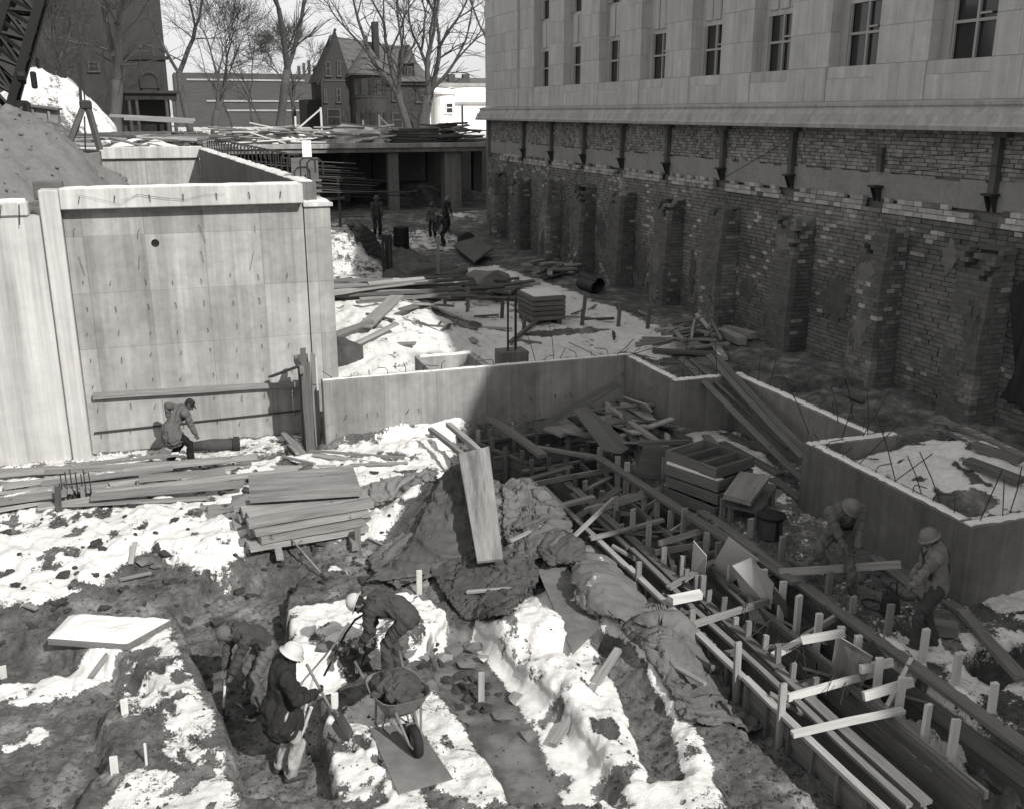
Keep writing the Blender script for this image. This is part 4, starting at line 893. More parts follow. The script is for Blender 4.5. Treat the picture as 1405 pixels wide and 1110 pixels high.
# ------------------------------------------------------------------ bare trees
def bare_tree(label, px, py, D, h, r0, seed, stems=1, fork=.3, spread=.5, levels=7, lean=0., z=5.0, twig=1.):
    b = atY(px, py, D); base = V(b.x, b.y, z - .2); rr = random.Random(seed)
    t = thing('bare_tree', label, 'tree', base); tr_ = MB(); cr_ = MB()
    def grow(p, d, r, L, lev, mb):
        pts = [p]; rad = [r]; n = 4 if lev < 3 else 3; q = Vector(p); dd = Vector(d); r1 = r * (.72 if lev else .8)
        for i in range(n):
            dd = (dd + V(rr.gauss(0, .11), rr.gauss(0, .11), rr.gauss(.03 if lev < 4 else 0., .07))).normalized(); q = q + dd * L / n
            pts.append(Vector(q)); rad.append(r + (r1 - r) * (i + 1) / n)
        mb.tube(pts, rad, 8 if lev < 2 else (5 if lev < 4 else 3), cap=lev < 1)
        if lev >= levels: return
        k = 2 if lev < 2 else rr.choice((2, 3, 3))
        if lev >= 3: k = rr.choice((3, 3, 4))
        ph = rr.uniform(0, 6.28)
        for i in range(k):
            a = spread * rr.uniform(.55, 1.2) * (1. if i or lev < 1 else .5); ph += 6.28 / k + rr.uniform(-.4, .4)
            u = dd.orthogonal().normalized(); w = dd.cross(u)
            nd = (dd * math.cos(a) + (u * math.cos(ph) + w * math.sin(ph)) * math.sin(a)); nd.z += .12 if lev < 3 else .0
            sc = rr.uniform(.72, .95)
            pos = q if i < 2 else pts[-2].lerp(pts[-1], rr.random())
            grow(pos, nd.normalized(), max(r1 * (.86 if i == 0 else rr.uniform(.55, .8)), .011 * D / 90), L * sc, lev + 1, cr_)
        if lev >= 1:
            for i in range(int(2 * twig) + (lev < 4)):
                j = rr.randrange(1, n); u = dd.orthogonal().normalized(); w = dd.cross(u); ph2 = rr.uniform(0, 6.28)
                nd = (dd * .6 + (u * math.cos(ph2) + w * math.sin(ph2)) * .8).normalized()
                grow(pts[j], nd, max(r * .3, .011 * D / 90), L * .5, max(lev + 2, levels - 1), cr_)
    for s_ in range(stems):
        a = 6.28 * s_ / max(stems, 1) + seed; d = V(math.cos(a) * .34 * (stems > 1) + lean, math.sin(a) * .34 * (stems > 1), 1).normalized()
        grow(base + V(math.cos(a), math.sin(a), 0) * r0 * .5 * (stems > 1), d, r0 * (1 if stems == 1 else .62), h * fork, 0, tr_)
    tr_.build('trunk', 'bark', t, smooth=True); cr_.build('crown', 'bark', t, smooth=True)
bare_tree('big bare elm with a thick forked trunk in front of the dark brick tower', 158, 165, 86, 17, .5, 4, 1, .3, .5)
bare_tree('thick bare elm with several trunks rising beside the gabled house', 572, 172, 88, 17, .6, 16, 4, .26, .5, 6)
bare_tree('tall bare tree with a straight trunk between the long low building and the gabled house', 378, 172, 92, 16, .4, 23, 1, .4, .5, 7)
bare_tree('slender bare tree with a wide low fork behind the lumber heaps', 292, 172, 92, 13, .34, 31, 1, .22, .55)
bare_tree('narrow bare tree with an upright crown beside the corner of the brick tower', 262, 170, 96, 15, .32, 44, 1, .4, .42)
bare_tree('smaller bare tree with a round twiggy crown far behind, next to the gabled house', 405, 168, 120, 11.5, .3, 52, 1, .28, .5)
bare_tree('dense bare tree behind the crane cable and the clamshell bucket', 112, 165, 98, 15, .3, 61, 2, .3, .45, 6, twig=2)
bare_tree('bare tree half hidden by the crane boom near the snowy spoil heap', 66, 165, 105, 14, .3, 71, 1, .32, .5, 6, twig=2)
bare_tree('bare tree whose branches show beyond the stone corner of the library', 684, 170, 100, 16, .4, 82, 1, .36, .55, 6)
for i, (px, hh) in enumerate(((318, 8), (345, 9), (362, 7))):
    bare_tree(['thin bare sapling left of the tall straight trunked tree', 'thin bare sapling close to the tall straight trunked tree', 'shortest bare sapling touching the tall straight trunked tree'][i], px, 170, 108, hh, .1, 90 + i, 1, .45, .4, 4)

# ------------------------------------------------------------------ crane boom with clamshell bucket, spoil, shed
BY = 44.
def bp_(x, y): return atY(x, y, BY)
boom = thing('crane_boom', 'black lattice crane boom leaning in over the site at the top corner', 'crane', bp_(10, 150))
ca = (bp_(8, 165), bp_(66, -40)); cb = (bp_(-30, 120), bp_(26, -50))
chs = []
for (a, b_) in (ca, cb):
    for dy in (0, 1.5):
        p, q = a + V(0, dy, 0), b_ + V(0, dy, 0); bar('chord', p, q, .3, .3, 'steel_black', boom); chs.append((p, q))
n = 11
for i in range(n):
    t0, t1 = i / n, (i + 1) / n
    for (c0, c1) in ((0, 2), (1, 3), (0, 1), (2, 3)):
        p = chs[c0][0].lerp(chs[c0][1], t0); q = chs[c1][0].lerp(chs[c1][1], t1)
        if i % 2: p, q = chs[c1][0].lerp(chs[c1][1], t0), chs[c0][0].lerp(chs[c0][1], t1)
        m_ = MB(); m_.tube([p, q], .085, 5); m_.build('lacing', 'steel_black', boom)
    p = chs[0][0].lerp(chs[0][1], t1); q = chs[2][0].lerp(chs[2][1], t1); m_ = MB(); m_.tube([p, q], .085, 5); m_.build('lacing', 'steel_black', boom)
m_ = MB(); m_.box(*sorted((bp_(-8, 0).x, bp_(17, 0).x)), BY - .1, BY + 1.6, bp_(0, 172).z, bp_(0, 138).z); bevel(m_.build('boom_foot', 'steel_black', boom), .1)
p = bp_(30, 105); m_ = MB(); m_.lathe([(.05, -.12), (.3, -.12), (.3, .12), (.05, .12)], p, 12, xf=Matrix.Rotation(R(90), 3, 'Y')); m_.build('sheave', 'steel_black', boom)
m_ = MB(); m_.box(bp_(28, 0).x, bp_(36, 0).x, BY - .2, BY + .2, bp_(0, 122).z, bp_(0, 98).z); bevel(m_.build('hook_block', 'steel_black', boom), .05)
m_ = MB(); m_.box(bp_(38, 0).x, bp_(43, 0).x, BY - .2, BY, bp_(0, 93).z, bp_(0, 78).z); bevel(m_.build('hook_block', 'steel_black', boom), .05)
KY = 41.
def kp(x, y, d=0.): return atY(x, y, KY) + V(0, d, 0)
cl = thing('clamshell_bucket', 'steel clamshell bucket hanging on a cable in front of the sand pile, arms spread', 'crane bucket', kp(118, 250))
for (a, b_) in (((100, -20), (117, 145)),): m_ = MB(); m_.tube([kp(*a), kp(*b_)], .03, 5); m_.build('hoist_cable', 'steel_dark', cl)
m_ = MB(); m_.tube([kp(108, 88), kp(111, 140)], .055, 6); m_.tube([kp(116, 160), kp(117, 210)], .03, 5); m_.build('closing_line', 'steel_dark', cl)
q0, q1 = kp(110, 151), kp(125, 138); m_ = MB().box(q0.x, q1.x, KY - .25, KY + .25, q0.z, q1.z); bevel(m_.build('head_block', 'steel_dark', cl), .06)
for (a, b_) in (((113, 150), (92, 206)), ((121, 150), (137, 206))):
    for dy in (-.35, .35): bar('arm', kp(*a, dy * .4), kp(*b_, dy), .14, .17, 'steel_channel', cl)
m_ = MB(); m_.tube([kp(92, 206, -.4), kp(137, 208, -.4)], .07, 6); m_.build('hinge_bar', 'steel_dark', cl)
for s_, pts in ((0, ((93, 207), (116, 211), (116, 238), (100, 246), (95, 240))), (1, ((116, 211), (138, 208), (141, 240), (133, 247), (116, 238)))):
    m_ = MB(); m_.prism([kp(*p, -.5) for p in pts], (0, 1.0, 0)); bevel(m_.build('jaw', 'barrow' if s_ else 'steel_channel', cl), .03)
m_ = MB(); m_.beam(kp(92, 208, -.55), kp(94, 240, -.55), .16, .12); m_.build('jaw_edge', 'steel_black', cl)
q = kp(62, 266); pl = MB(); a = atY(44, 250, 24); b_ = atY(88, 274, 24)
tag(bevel(pl.box(a.x, b_.x, 24, 24.3, b_.z, a.z).build('steel_plate_box', 'plywood_dark'), .02), 'dark square timber box standing at the top of the white wall below the sand pile', 'box')
sd_ = thing('site_shed', 'small plywood site shed with a slanted dark roof in front of the snowy spoil heap', 'shed', atY(60, 176, 60)); SY = 60
p = atY(41, 146, SY); q = atY(80, 170, SY); p2 = atY(78, 152, SY)
m_ = MB(); m_.prism([(p.x, SY, q.z), (q.x, SY, q.z), (q.x, SY, p2.z), (p.x, SY, p.z)], (0, 2, 0)); m_.build('wall', 'plywood', sd_)
m_ = MB(); m_.hexa([(p.x - .2, SY - .3, p.z), (q.x + .1, SY - .3, p2.z), (q.x + .1, SY + 2.3, p2.z), (p.x - .2, SY + 2.3, p.z), (p.x - .2, SY - .3, p.z + .12), (q.x + .1, SY - .3, p2.z + .12), (q.x + .1, SY + 2.3, p2.z + .12), (p.x - .2, SY + 2.3, p.z + .12)]); m_.build('roof', 'plywood_dark', sd_)
x = atY(68, 160, SY).x; bar('post', (x, SY - .1, 5.2), (x, SY - .1, p2.z), .12, .12, 'wood', sd_); bar('post', (p.x + .1, SY - .1, 5.2), (p.x + .1, SY - .1, p.z - .05), .12, .12, 'wood_dark', sd_)
# sand heap (its own mass in front of the rest of the spoil)
def heap(name, cx, cy, cz, rx, ry, h, m, seed, n=60, pw=1.3):
    u = np.linspace(-1, 1, n); X, Y = np.meshgrid(u, u); rr_ = np.sqrt(X ** 2 + Y ** 2)
    rr_ = rr_ + (fbm(X * 2.2, Y * 2.2, seed + 6) - .5) * .35; H = np.maximum(0, 1 - rr_ ** pw) * h * (.8 + .4 * fbm(X * 3, Y * 3, seed)) + .1 * h * (fbm(X * 9, Y * 9, seed + 3, 4) - .5) * (rr_ < 1) - .07 * h * np.abs(fbm(np.arctan2(Y, X) * 5, rr_ * 1.3, seed + 9, 3) - .5) * 2
    H = np.where(rr_ >= .985, -.4, H)
    me_ = bpy.data.meshes.new(name); f = [(j * n + i, j * n + i + 1, (j + 1) * n + i + 1, (j + 1) * n + i) for j in range(n - 1) for i in range(n - 1)]
    me_.from_pydata(np.stack([X.ravel() * rx, Y.ravel() * ry, H.ravel()], 1).tolist(), [], f); me_.materials.append(MATS[m]); me_.polygons.foreach_set('use_smooth', [True] * len(f))
    ob = bpy.data.objects.new(name, me_); COL.objects.link(ob); ob.location = (cx, cy, cz); return ob
c = atY(20, 270, 33); tag(heap('sand_heap', c.x - .7, 33, 5.0, 4.1, 6., 2.7, 'sand', 8, 90, 1.6), 'big rounded heap of pale sand behind the white wall', 'sand heap', kind='stuff')

# ------------------------------------------------------------------ people
TMP = bpy.data.scenes.new('workshop')      # an empty scene to settle cloth and fuse figures in
def DG():
    TMP.view_layers[0].update(); return TMP.view_layers[0].depsgraph
def cap(mb, a, b, ra, rb, side=None, fl=1., n=12):
    """rounded cone from a to b; side/fl flatten it across the axis perpendicular to side"""
    a = Vector(a); b = Vector(b); d = b - a; L = d.length; d = d.normalized() if L > 1e-6 else V(0, 0, 1)
    u = Vector(side) - d * Vector(side).dot(d) if side is not None else d.orthogonal(); u = u.normalized(); w = d.cross(u)
    rings = [(-ra * math.cos(t), ra * math.sin(t), 0) for t in (.25, .7, 1.15)] + [(0, ra, 0), (L * .5, (ra + rb) / 2, 0), (L, rb, 0)] + [(L + rb * math.cos(t), rb * math.sin(t), 0) for t in (1.15, .7, .25)]
    o = len(mb.v)
    for (z, r_, _) in rings:
        for k in range(n):
            t = 6.28318 * k / n; mb.v.append(tuple(a + d * z + u * math.cos(t) * r_ + w * math.sin(t) * r_ * fl))
    m = len(rings)
    for i in range(m - 1):
        for k in range(n): mb.f.append((o + i * n + k, o + i * n + (k + 1) % n, o + (i + 1) * n + (k + 1) % n, o + (i + 1) * n + k)); mb.t.append(1.)
    mb.f.append(tuple(o + k for k in reversed(range(n)))); mb.f.append(tuple(o + (m - 1) * n + k for k in range(n))); mb.t += [1., 1.]
def fuse(mb, name, m, parent, M4, vox=.014, smooth=4, fold=0., seed=0):
    """one continuous skin over overlapping rounded pieces"""
    me_ = mb.mesh(name + '_raw', m); ob = bpy.data.objects.new(name + '_raw', me_); TMP.collection.objects.link(ob)
    rm = ob.modifiers.new('r', 'REMESH'); rm.mode = 'VOXEL'; rm.voxel_size = vox
    s_ = ob.modifiers.new('s', 'SMOOTH'); s_.iterations = smooth; s_.factor = .5
    res = bpy.data.meshes.new_from_object(ob.evaluated_get(DG())); bpy.data.objects.remove(ob); bpy.data.meshes.remove(me_)
    nv = len(res.vertices); co = np.empty(nv * 3, np.float32); res.vertices.foreach_get('co', co); co = co.reshape(-1, 3)
    if fold:
        no = np.empty(nv * 3, np.float32); res.vertices.foreach_get('normal', no); no = no.reshape(-1, 3)
        q = fbm(co[:, 0] * 9 + co[:, 2] * 4.5 + seed, co[:, 1] * 8 - co[:, 2] * 5, seed, 3)
        q = 1 - 2 * np.abs(q - .5) * 3; co = co + no * (q[:, None] * fold)
    M3 = np.array(M4.to_3x3()); T_ = np.array(M4.translation); co = co @ M3.T + T_ - np.array(wloc(parent))
    res.vertices.foreach_set('co', co.astype(np.float32).ravel()); res.polygons.foreach_set('use_smooth', [True] * len(res.polygons))
    res.materials.clear(); res.materials.append(MATS[m]); res.name = name; res.update()
    ob = bpy.data.objects.new(name, res); COL.objects.link(ob); ob.parent = parent; return ob
def ik(a, b, l1, l2, pole):
    a = Vector(a); b = Vector(b); d = b - a; D = min(max(d.length, 1e-4), (l1 + l2) * .999); d = d.normalized(); b = a + d * D
    x = (l1 * l1 - l2 * l2 + D * D) / (2 * D); h = math.sqrt(max(l1 * l1 - x * x, 0)); p = Vector(pole); p = p - d * p.dot(d)
    return a + d * x + p.normalized() * h, b
PEOPLE = {}
def person(label, base, face, pel=(0, 0, .95), lean=5, side=0, twist=0, head=(0, 0), lh=None, rh=None, lf=None, rf=None, lep=(-.6, -.7, -.3), rep=(.6, -.7, -.3),
           kp_=((0, 1, .1), (0, 1, .1)), top='cloth_dark', bottom='cloth_denim', hat='hard', hatm='hat_metal', skin='skin', coat=.0, overalls=None, detail=1., scale=1., bulk=1., group=None):
    f = (RIGHT * face[0] + AWAY * face[1]).normalized(); x = f.cross(V(0, 0, 1)).normalized()
    M4 = Matrix.Translation(base) @ Matrix((x, f, V(0, 0, 1))).transposed().to_4x4() @ Matrix.Scale(scale, 4)
    root = thing('person', label, 'person', base, group)
    P = V(*pel); ln = R(lean); sd = R(side)
    def tdir(k): return V(math.sin(sd * k), math.sin(ln * k) * math.cos(sd * k), math.cos(ln * k) * math.cos(sd * k))
    waist = P + tdir(.6) * .2; chest = waist + tdir(1.05) * .27; up = tdir(1.1); neck = chest + tdir(1.1) * .09
    sx = V(1, 0, 0); sx = Quaternion(up, R(twist)) @ (sx - up * sx.dot(up)).normalized(); fr = up.cross(sx).normalized()   # chest front
    hp, hy = R(head[0]), R(head[1])
    hf = V(math.sin(-hy) * math.cos(hp), math.cos(hy) * math.cos(hp), -math.sin(hp)); hx = hf.cross(V(0, 0, 1)).normalized() if abs(hf.z) < .98 else V(1, 0, 0); hu = hx.cross(hf).normalized()
    hc = neck + (hu * .6 + up * .4).normalized() * .12 + hf * .035
    S = {-1: chest + sx * -.175 * bulk + up * .02, 1: chest + sx * .175 * bulk + up * .02}
    H = {-1: P + V(-.095, 0, -.02), 1: P + V(.095, 0, -.02)}
    hands = {-1: V(*(lh or (-.24, .08, .82))), 1: V(*(rh or (.24, .08, .82)))}
    feet = {-1: V(*(lf or (-.12, 0, .0))), 1: V(*(rf or (.12, 0, .0)))}
    body = MB(); jac = MB(); tro = MB()
    # head, neck
    cap(body, chest + up * .02, neck + up * .05, .07, .058); cap(body, hc - hu * .035 + hf * .01, hc + hu * .05 - hf * .01, .085, .092, hx, 1.12)
    cap(body, hc - hu * .085 + hf * .035, hc - hu * .07 + hf * .05, .052, .05, hx, .9); cap(body, hc + hf * .1 - hu * .005, hc + hf * .122 - hu * .035, .012, .017)
    cap(body, hc + hf * .093 + hu * .03 - hx * .04, hc + hf * .093 + hu * .03 + hx * .04, .017, .017)
    cap(body, hc + hf * .088 - hu * .068 - hx * .02, hc + hf * .088 - hu * .068 + hx * .02, .012, .012)
    for s_ in (-1, 1): cap(body, hc + hx * .09 * s_ - hu * .03 - hf * .01, hc + hx * .098 * s_ + hu * .02 - hf * .015, .018, .02)
    # torso
    cap(body, P, waist, .12, .11, V(1, 0, 0), .75); cap(body, waist, chest, .115, .14, sx, .72)
    jb = .022 * bulk
    cap(jac, P + V(0, 0, -.03 if not coat else -.1), waist, .155 * bulk + coat * .1, .14 * bulk, V(1, 0, 0), .82)
    cap(jac, waist, chest - up * .03, .142 * bulk, .165 * bulk, sx, .8); cap(jac, S[-1] - up * .02, S[1] - up * .02, .09, .09); cap(jac, chest, neck - up * .02, .1, .075)
    if coat: cap(jac, P + V(0, .03, -.12 - coat), P, .225 * bulk, .18 * bulk, V(1, 0, 0), .95)
    cap(tro, P, waist - tdir(.6) * .08, .14, .128, V(1, 0, 0), .84)
    for s_ in (-1, 1):
        el, ha = ik(S[s_], hands[s_], .295, .27, lep if s_ < 0 else rep)
        cap(body, S[s_], el, .052, .042); cap(body, el, ha, .042, .03)
        cap(jac, S[s_], el, .072 * bulk, .06); cap(jac, el, ha + (el - ha) * .12, .06, .047)
        d = (ha - el).normalized(); u = d.cross(fr if abs(d.dot(fr)) < .9 else sx).normalized(); w = d.cross(u)
        cap(body, ha, ha + d * .075, .03, .038, u, .55)
        for q in range(4):
            off = u * (q - 1.5) * .019; k0 = ha + d * .095 + off; L_ = (.03, .036, .034, .026)[q]; k1 = k0 + (d * .75 + w * s_ * .66) * L_; k2 = k1 + (d * .05 + w * s_) * L_ * .9; k3 = k2 + (-d * .8 + w * s_ * .4) * L_ * .6
            cap(body, k0 - d * .02, k1, .0105, .0098, n=8); cap(body, k1, k2, .0098, .009, n=8); cap(body, k2, k3, .009, .008, n=8)
        t0 = ha + d * .03 + u * .032; t1 = t0 + (d * .5 + u * .6 + w * s_ * .5).normalized() * .04; cap(body, t0, t1, .014, .012, n=8); cap(body, t1, t1 + (d * .6 + w * s_ * .8).normalized() * .03, .012, .01, n=8)
        ank = feet[s_] + V(0, 0, .09); kn, ank = ik(H[s_], ank, .445, .43, kp_[0 if s_ < 0 else 1])
        cap(body, H[s_], kn, .075, .055); cap(body, kn, ank, .053, .037)
        cap(tro, H[s_], kn, .09 * bulk, .074); cap(tro, kn, ank + (kn - ank) * .1, .076, .07)
        fd = V((kn - H[s_]).x * .3, 1, 0).normalized(); bo = MB(); cap(bo, ank + V(0, 0, .1), ank + V(0, 0, -.02), .055, .053); cap(bo, ank + V(0, 0, -.045) - fd * .03, ank + V(0, 0, -.05) + fd * .16, .047, .042, V(0, 0, 1), 1.05); bo_ = MB()
        fuse(bo, 'boot', 'leather', root, M4, .014 / detail, 3)
    fuse(body, 'body', skin, root, M4, .0085 / detail, 2)
    fuse(tro, 'trousers', bottom, root, M4, .013 / detail, 3, .02, 3); fuse(jac, 'jacket', top, root, M4, .013 / detail, 3, .022, 8)
    def part(mb, name, m, smooth=True):
        mb.v = [tuple(M4 @ Vector(p)) for p in mb.v]; return mb.build(name, m, root, smooth=smooth)
    Hm = Matrix((hx, hf, hu)).transposed()
    if hat == 'hard':
        h = MB(); top_ = hc + hu * .045 - hf * .012
        prof = [(.0, .118), (.05, .112), (.09, .088), (.113, .045), (.118, .0), (.12, -.008), (.15, -.02), (.148, -.027), (.115, -.02)]
        h.lathe(prof, top_, 20, xf=Hm); h.v = [tuple(top_ + (Vector(p) - top_) + hf * .012 * (1 if (Vector(p) - top_).dot(hf) > .1 else 0)) for p in h.v]
        ho = part(h, 'hard_hat', hatm)
        rg = MB(); rg.tube([top_ + hf * math.cos(a_) * .117 + hu * math.sin(a_) * .12 for a_ in np.linspace(.2, 2.94, 9)], .009, 6); rr_ = part(rg, 'hat_ridge', hatm); rr_.parent = ho; rr_.location = (0, 0, 0)
        if hat: sb = MB(); sb.lathe([(.098, -.02), (.1, -.06), (.094, -.06)], top_, 16, xf=Hm); part(sb, 'hat_liner', 'cloth_dark')
    elif hat == 'cap':
        h = MB(); top_ = hc + hu * .035 - hf * .01; h.lathe([(0, .098), (.06, .088), (.095, .055), (.106, .0), (.104, -.03)], top_, 18, xf=Hm); part(h, 'cloth_cap', hatm)
        b_ = MB(); b_.prism([top_ + hf * .09 - hx * .075 + hu * .005, top_ + hf * .165 - hx * .05 - hu * .012, top_ + hf * .185 - hu * .016, top_ + hf * .165 + hx * .05 - hu * .012, top_ + hf * .09 + hx * .075 + hu * .005], hu * .008); part(b_, 'cap_bill', hatm, False)
    hr = MB(); hr.lathe([(.094, .0), (.097, -.04), (.085, -.075), (.06, -.085)], hc + hu * .03 - hf * .012, 14, R(200), R(340), xf=Hm); part(hr, 'hair', 'hair')
    ey = MB()
    for s_ in (-1, 1): ey.blob(hc + hx * .034 * s_ + hf * .094 + hu * .008, .011, .011, .008, 1, 0)
    part(ey, 'eyes', 'hair')
    if overalls:
        bb = MB(); b0 = chest + fr * .125 * bulk; q = waist + fr * .12 * bulk
        def sheet_(p00, p10, p11, p01): bb.hexa([p00, p10, p11, p01, p00 + fr * .016, p10 + fr * .016, p11 + fr * .016, p01 + fr * .016])
        sheet_(q - sx * .13 - up * .02, q + sx * .13 - up * .02, b0 + sx * .095 + up * .02 + fr * .01, b0 - sx * .095 + up * .02 + fr * .01); part(bb, 'overall_bib', overalls)
        for s_ in (-1, 1):
            st = MB(); st.tube([b0 + sx * .09 * s_ + up * .02 + fr * .015, S[s_] * .55 + S[-s_] * .45 + sx * .05 * s_ + up * .095 + fr * .02, chest + sx * .06 * s_ - fr * .14 * bulk - up * .0, waist - sx * .05 * s_ - fr * .13 * bulk], .017, 6); part(st, 'shoulder_strap', overalls)
        wb_ = MB(); cap(wb_, P + tdir(.5) * .1, P + tdir(.6) * .16, .158, .152, V(1, 0, 0), .84); part(wb_, 'overall_waist', overalls)
    else:
        cl_ = MB(); cl_.tube([neck + up * .0 + (sx * math.cos(a_) + fr * math.sin(a_)) * .078 for a_ in np.linspace(-4.2, 1.05, 12)], .017, 6); part(cl_, 'collar', top)
    return root, M4, x, f

def shovel(label, a, b, m='wood', blade=True, blade_dir=None):
    """handle from a (grip) to b (blade socket)"""
    a = Vector(a); b = Vector(b); d = (b - a).normalized(); t = thing('shovel', label, 'shovel', b)
    bar_ = MB(); bar_.tube([a, b], .018, 8); bar_.build('handle', m, t, smooth=True)
    g = MB(); sdv = d.orthogonal().normalized() if blade_dir is None else d.cross(Vector(blade_dir)).normalized()
    up = sdv.cross(d); bl = MB(); n = 5; vs_ = []
    for i in range(6):
        s_ = i / 5; wd = .115 * (1 if s_ < .6 else math.sqrt(max(0, 1 - ((s_ - .6) / .42) ** 2)))
        for k in range(n):
            u = (k / (n - 1) - .5) * 2; vs_.append(b + d * (.3 * s_) + sdv * wd * u + up * (.03 * u * u - .02 + .05 * s_ * s_))
    fs = [(i * n + k, i * n + k + 1, (i + 1) * n + k + 1, (i + 1) * n + k) for i in range(5) for k in range(n - 1)]
    bl.add(vs_, fs); o = bl.build('blade', 'steel_dark', t); sm = o.modifiers.new('t', 'SOLIDIFY'); sm.thickness = .006
    s_ = MB(); s_.tube([b - d * .12, b + d * .06], .022, 8); s_.build('socket', 'steel_dark', t)
    return t

# digger in the dark jacket, standing in the trench, facing across the picture
g0 = on(392, 1066); PB_ = person('worker in a dark jacket, pale trousers and bright hard hat standing in the trench', g0, (.72, .35), pel=(0, -.02, .93), lean=12, twist=-5, head=(32, -8), rh=(.17, .38, 1.12), lh=(-.1, .32, .98), top='cloth_dark', bottom='cloth_pale', coat=.05, hatm='hat_metal', skin='skin_dark', rf=(.11, .03, 0), lf=(-.1, -.04, 0), bulk=1.12, scale=1.05)
M_ = PB_[1]
hd_ = M_ @ V(.17, .42, 1.14); shovel('long handled shovel held upright by the worker in the dark jacket', hd_ + V(-.12, .1, .32), hd_ + RIGHT * .18 + AWAY * .03 + V(0, 0, -.42))
a = on(396, 1035); t = thing('shovel', 'shovel with a square wooden handle planted beside the dark jacketed worker\'s legs', 'shovel', a)
shp = MB(); shp.tube([on(398, 1050), M_ @ V(.02, .35, .85)], .022, 8); shp.build('handle', 'wood_pale_sunlit', t); shp = MB(); q = on(398, 1050); shp.hexa([q + V(-.1, -.02, -.05), q + V(.1, -.02, -.05), q + V(.1, .02, -.05), q + V(-.1, .02, -.05), q + V(-.09, -.01, .22), q + V(.09, -.01, .22), q + V(.09, .01, .22), q + V(-.09, .01, .22)]); shp.build('blade', 'steel_dark', t)
# bending digger behind him
g1 = on(356, 968); PA_ = person('stooping worker in a grey jacket and cap digging at the back of the trench', g1, (-.62, -.55), pel=(0, -.16, .9), lean=58, twist=0, head=(62, 5), rh=(.12, .42, .62), lh=(-.06, .5, .44), top='cloth_denim', bottom='cloth_grey', hat='cap', hatm='cloth_grey', rf=(.14, -.02, 0), lf=(-.14, .1, 0), kp_=((-.1, 1, 0), (.1, 1, 0)), bulk=1.12)
M_ = PA_[1]; p = M_ @ V(.02, .5, .5); shovel('round bladed shovel in the hands of the stooping worker in the cap', M_ @ V(.14, .36, .75), p + V(-.02, -.06, -.42) , 'wood_pale_sunlit')
# man bent double over the bank, pneumatic spade in hand
g2 = on(541, 926); PC_ = person('worker in denim overalls bent double over the snowy bank with a bright hard hat', g2, (-.97, .1), pel=(0, -.2, .9), lean=84, twist=0, head=(72, 0), rh=(.1, .34, .42), lh=(-.12, .38, .5), top='cloth_denim', bottom='cloth_denim', hatm='hat_metal', overalls='cloth_denim', rf=(.13, -.04, 0), lf=(-.14, .04, 0), rep=(.3, -.5, .2), lep=(-.3, -.5, .2), bulk=1.1, scale=1.04)
M_ = PC_[1]; t = thing('air_spade', 'pneumatic digging spade with its hose in the hands of the bent worker', 'digging tool', M_ @ V(0, .4, .3))
q = M_ @ V(0, .36, .44); e = on(492, 928); m_ = MB(); m_.tube([q + V(0, 0, .12), q + (e - q) * .45], .032, 8); m_.build('body', 'steel_dark', t); m_ = MB(); m_.tube([q + (e - q) * .45, e + V(0, 0, .02)], .014, 6); m_.build('chisel', 'steel_dark', t)
m_ = MB(); m_.tube([q + V(0, 0, .1), at(520, 842, .42), at(503, 840, .5), at(487, 850, .45), on(474, 872, .03), on(466, 890, .03), on(445, 930, .03)], .017, 8); m_.build('hose', 'rubber', t, smooth=True)
t = thing('pick_handle', 'long pale shaft leaning across the trench from the snowy bank', 'tool handle', on(440, 945)); m_ = MB(); m_.tube([on(479, 862, .1), on(432, 960, .35), at(412, 1000, .25)], .016, 6); m_.build('shaft', 'wood_pale_sunlit', t)
# man in grey coat by the wall
g3 = on(246, 640); g3.z += .0
person('worker in a grey work coat and dark cap stooping by the tall concrete wall', V(atY(243, 600, 21.6).x, 21.6, gz(-.2, 21.6) - .05), (.75, .55), pel=(0, -.12, .84), lean=42, head=(45, -20), rh=(.2, .42, .5), lh=(-.45, -.02, 1.0), lep=(-.8, -.6, .2), top='cloth_grey', bottom='cloth_black', coat=.04, hat='cap', hatm='cloth_dark', bulk=1.12, rf=(.2, .2, 0), lf=(-.2, -.15, 0), detail=.8)
# man resting a foot on the form, right
g4 = on(1150, 800); person('worker in grey jacket and hard hat leaning on his raised knee by the forms', V(9.25, 11.2, .5), (.05, -.95), pel=(.02, -.22, .82), lean=38, side=6, head=(48, 14), rh=(.12, .3, .72), lh=(-.04, .34, .68), top='cloth_grey', bottom='cloth_grey', overalls='cloth_denim', hatm='hat_grey', rf=(.24, -.1, .16), lf=(-.06, .3, -.12), kp_=((-.1, 1, .1), (1.0, .8, .1)), bulk=1.25)
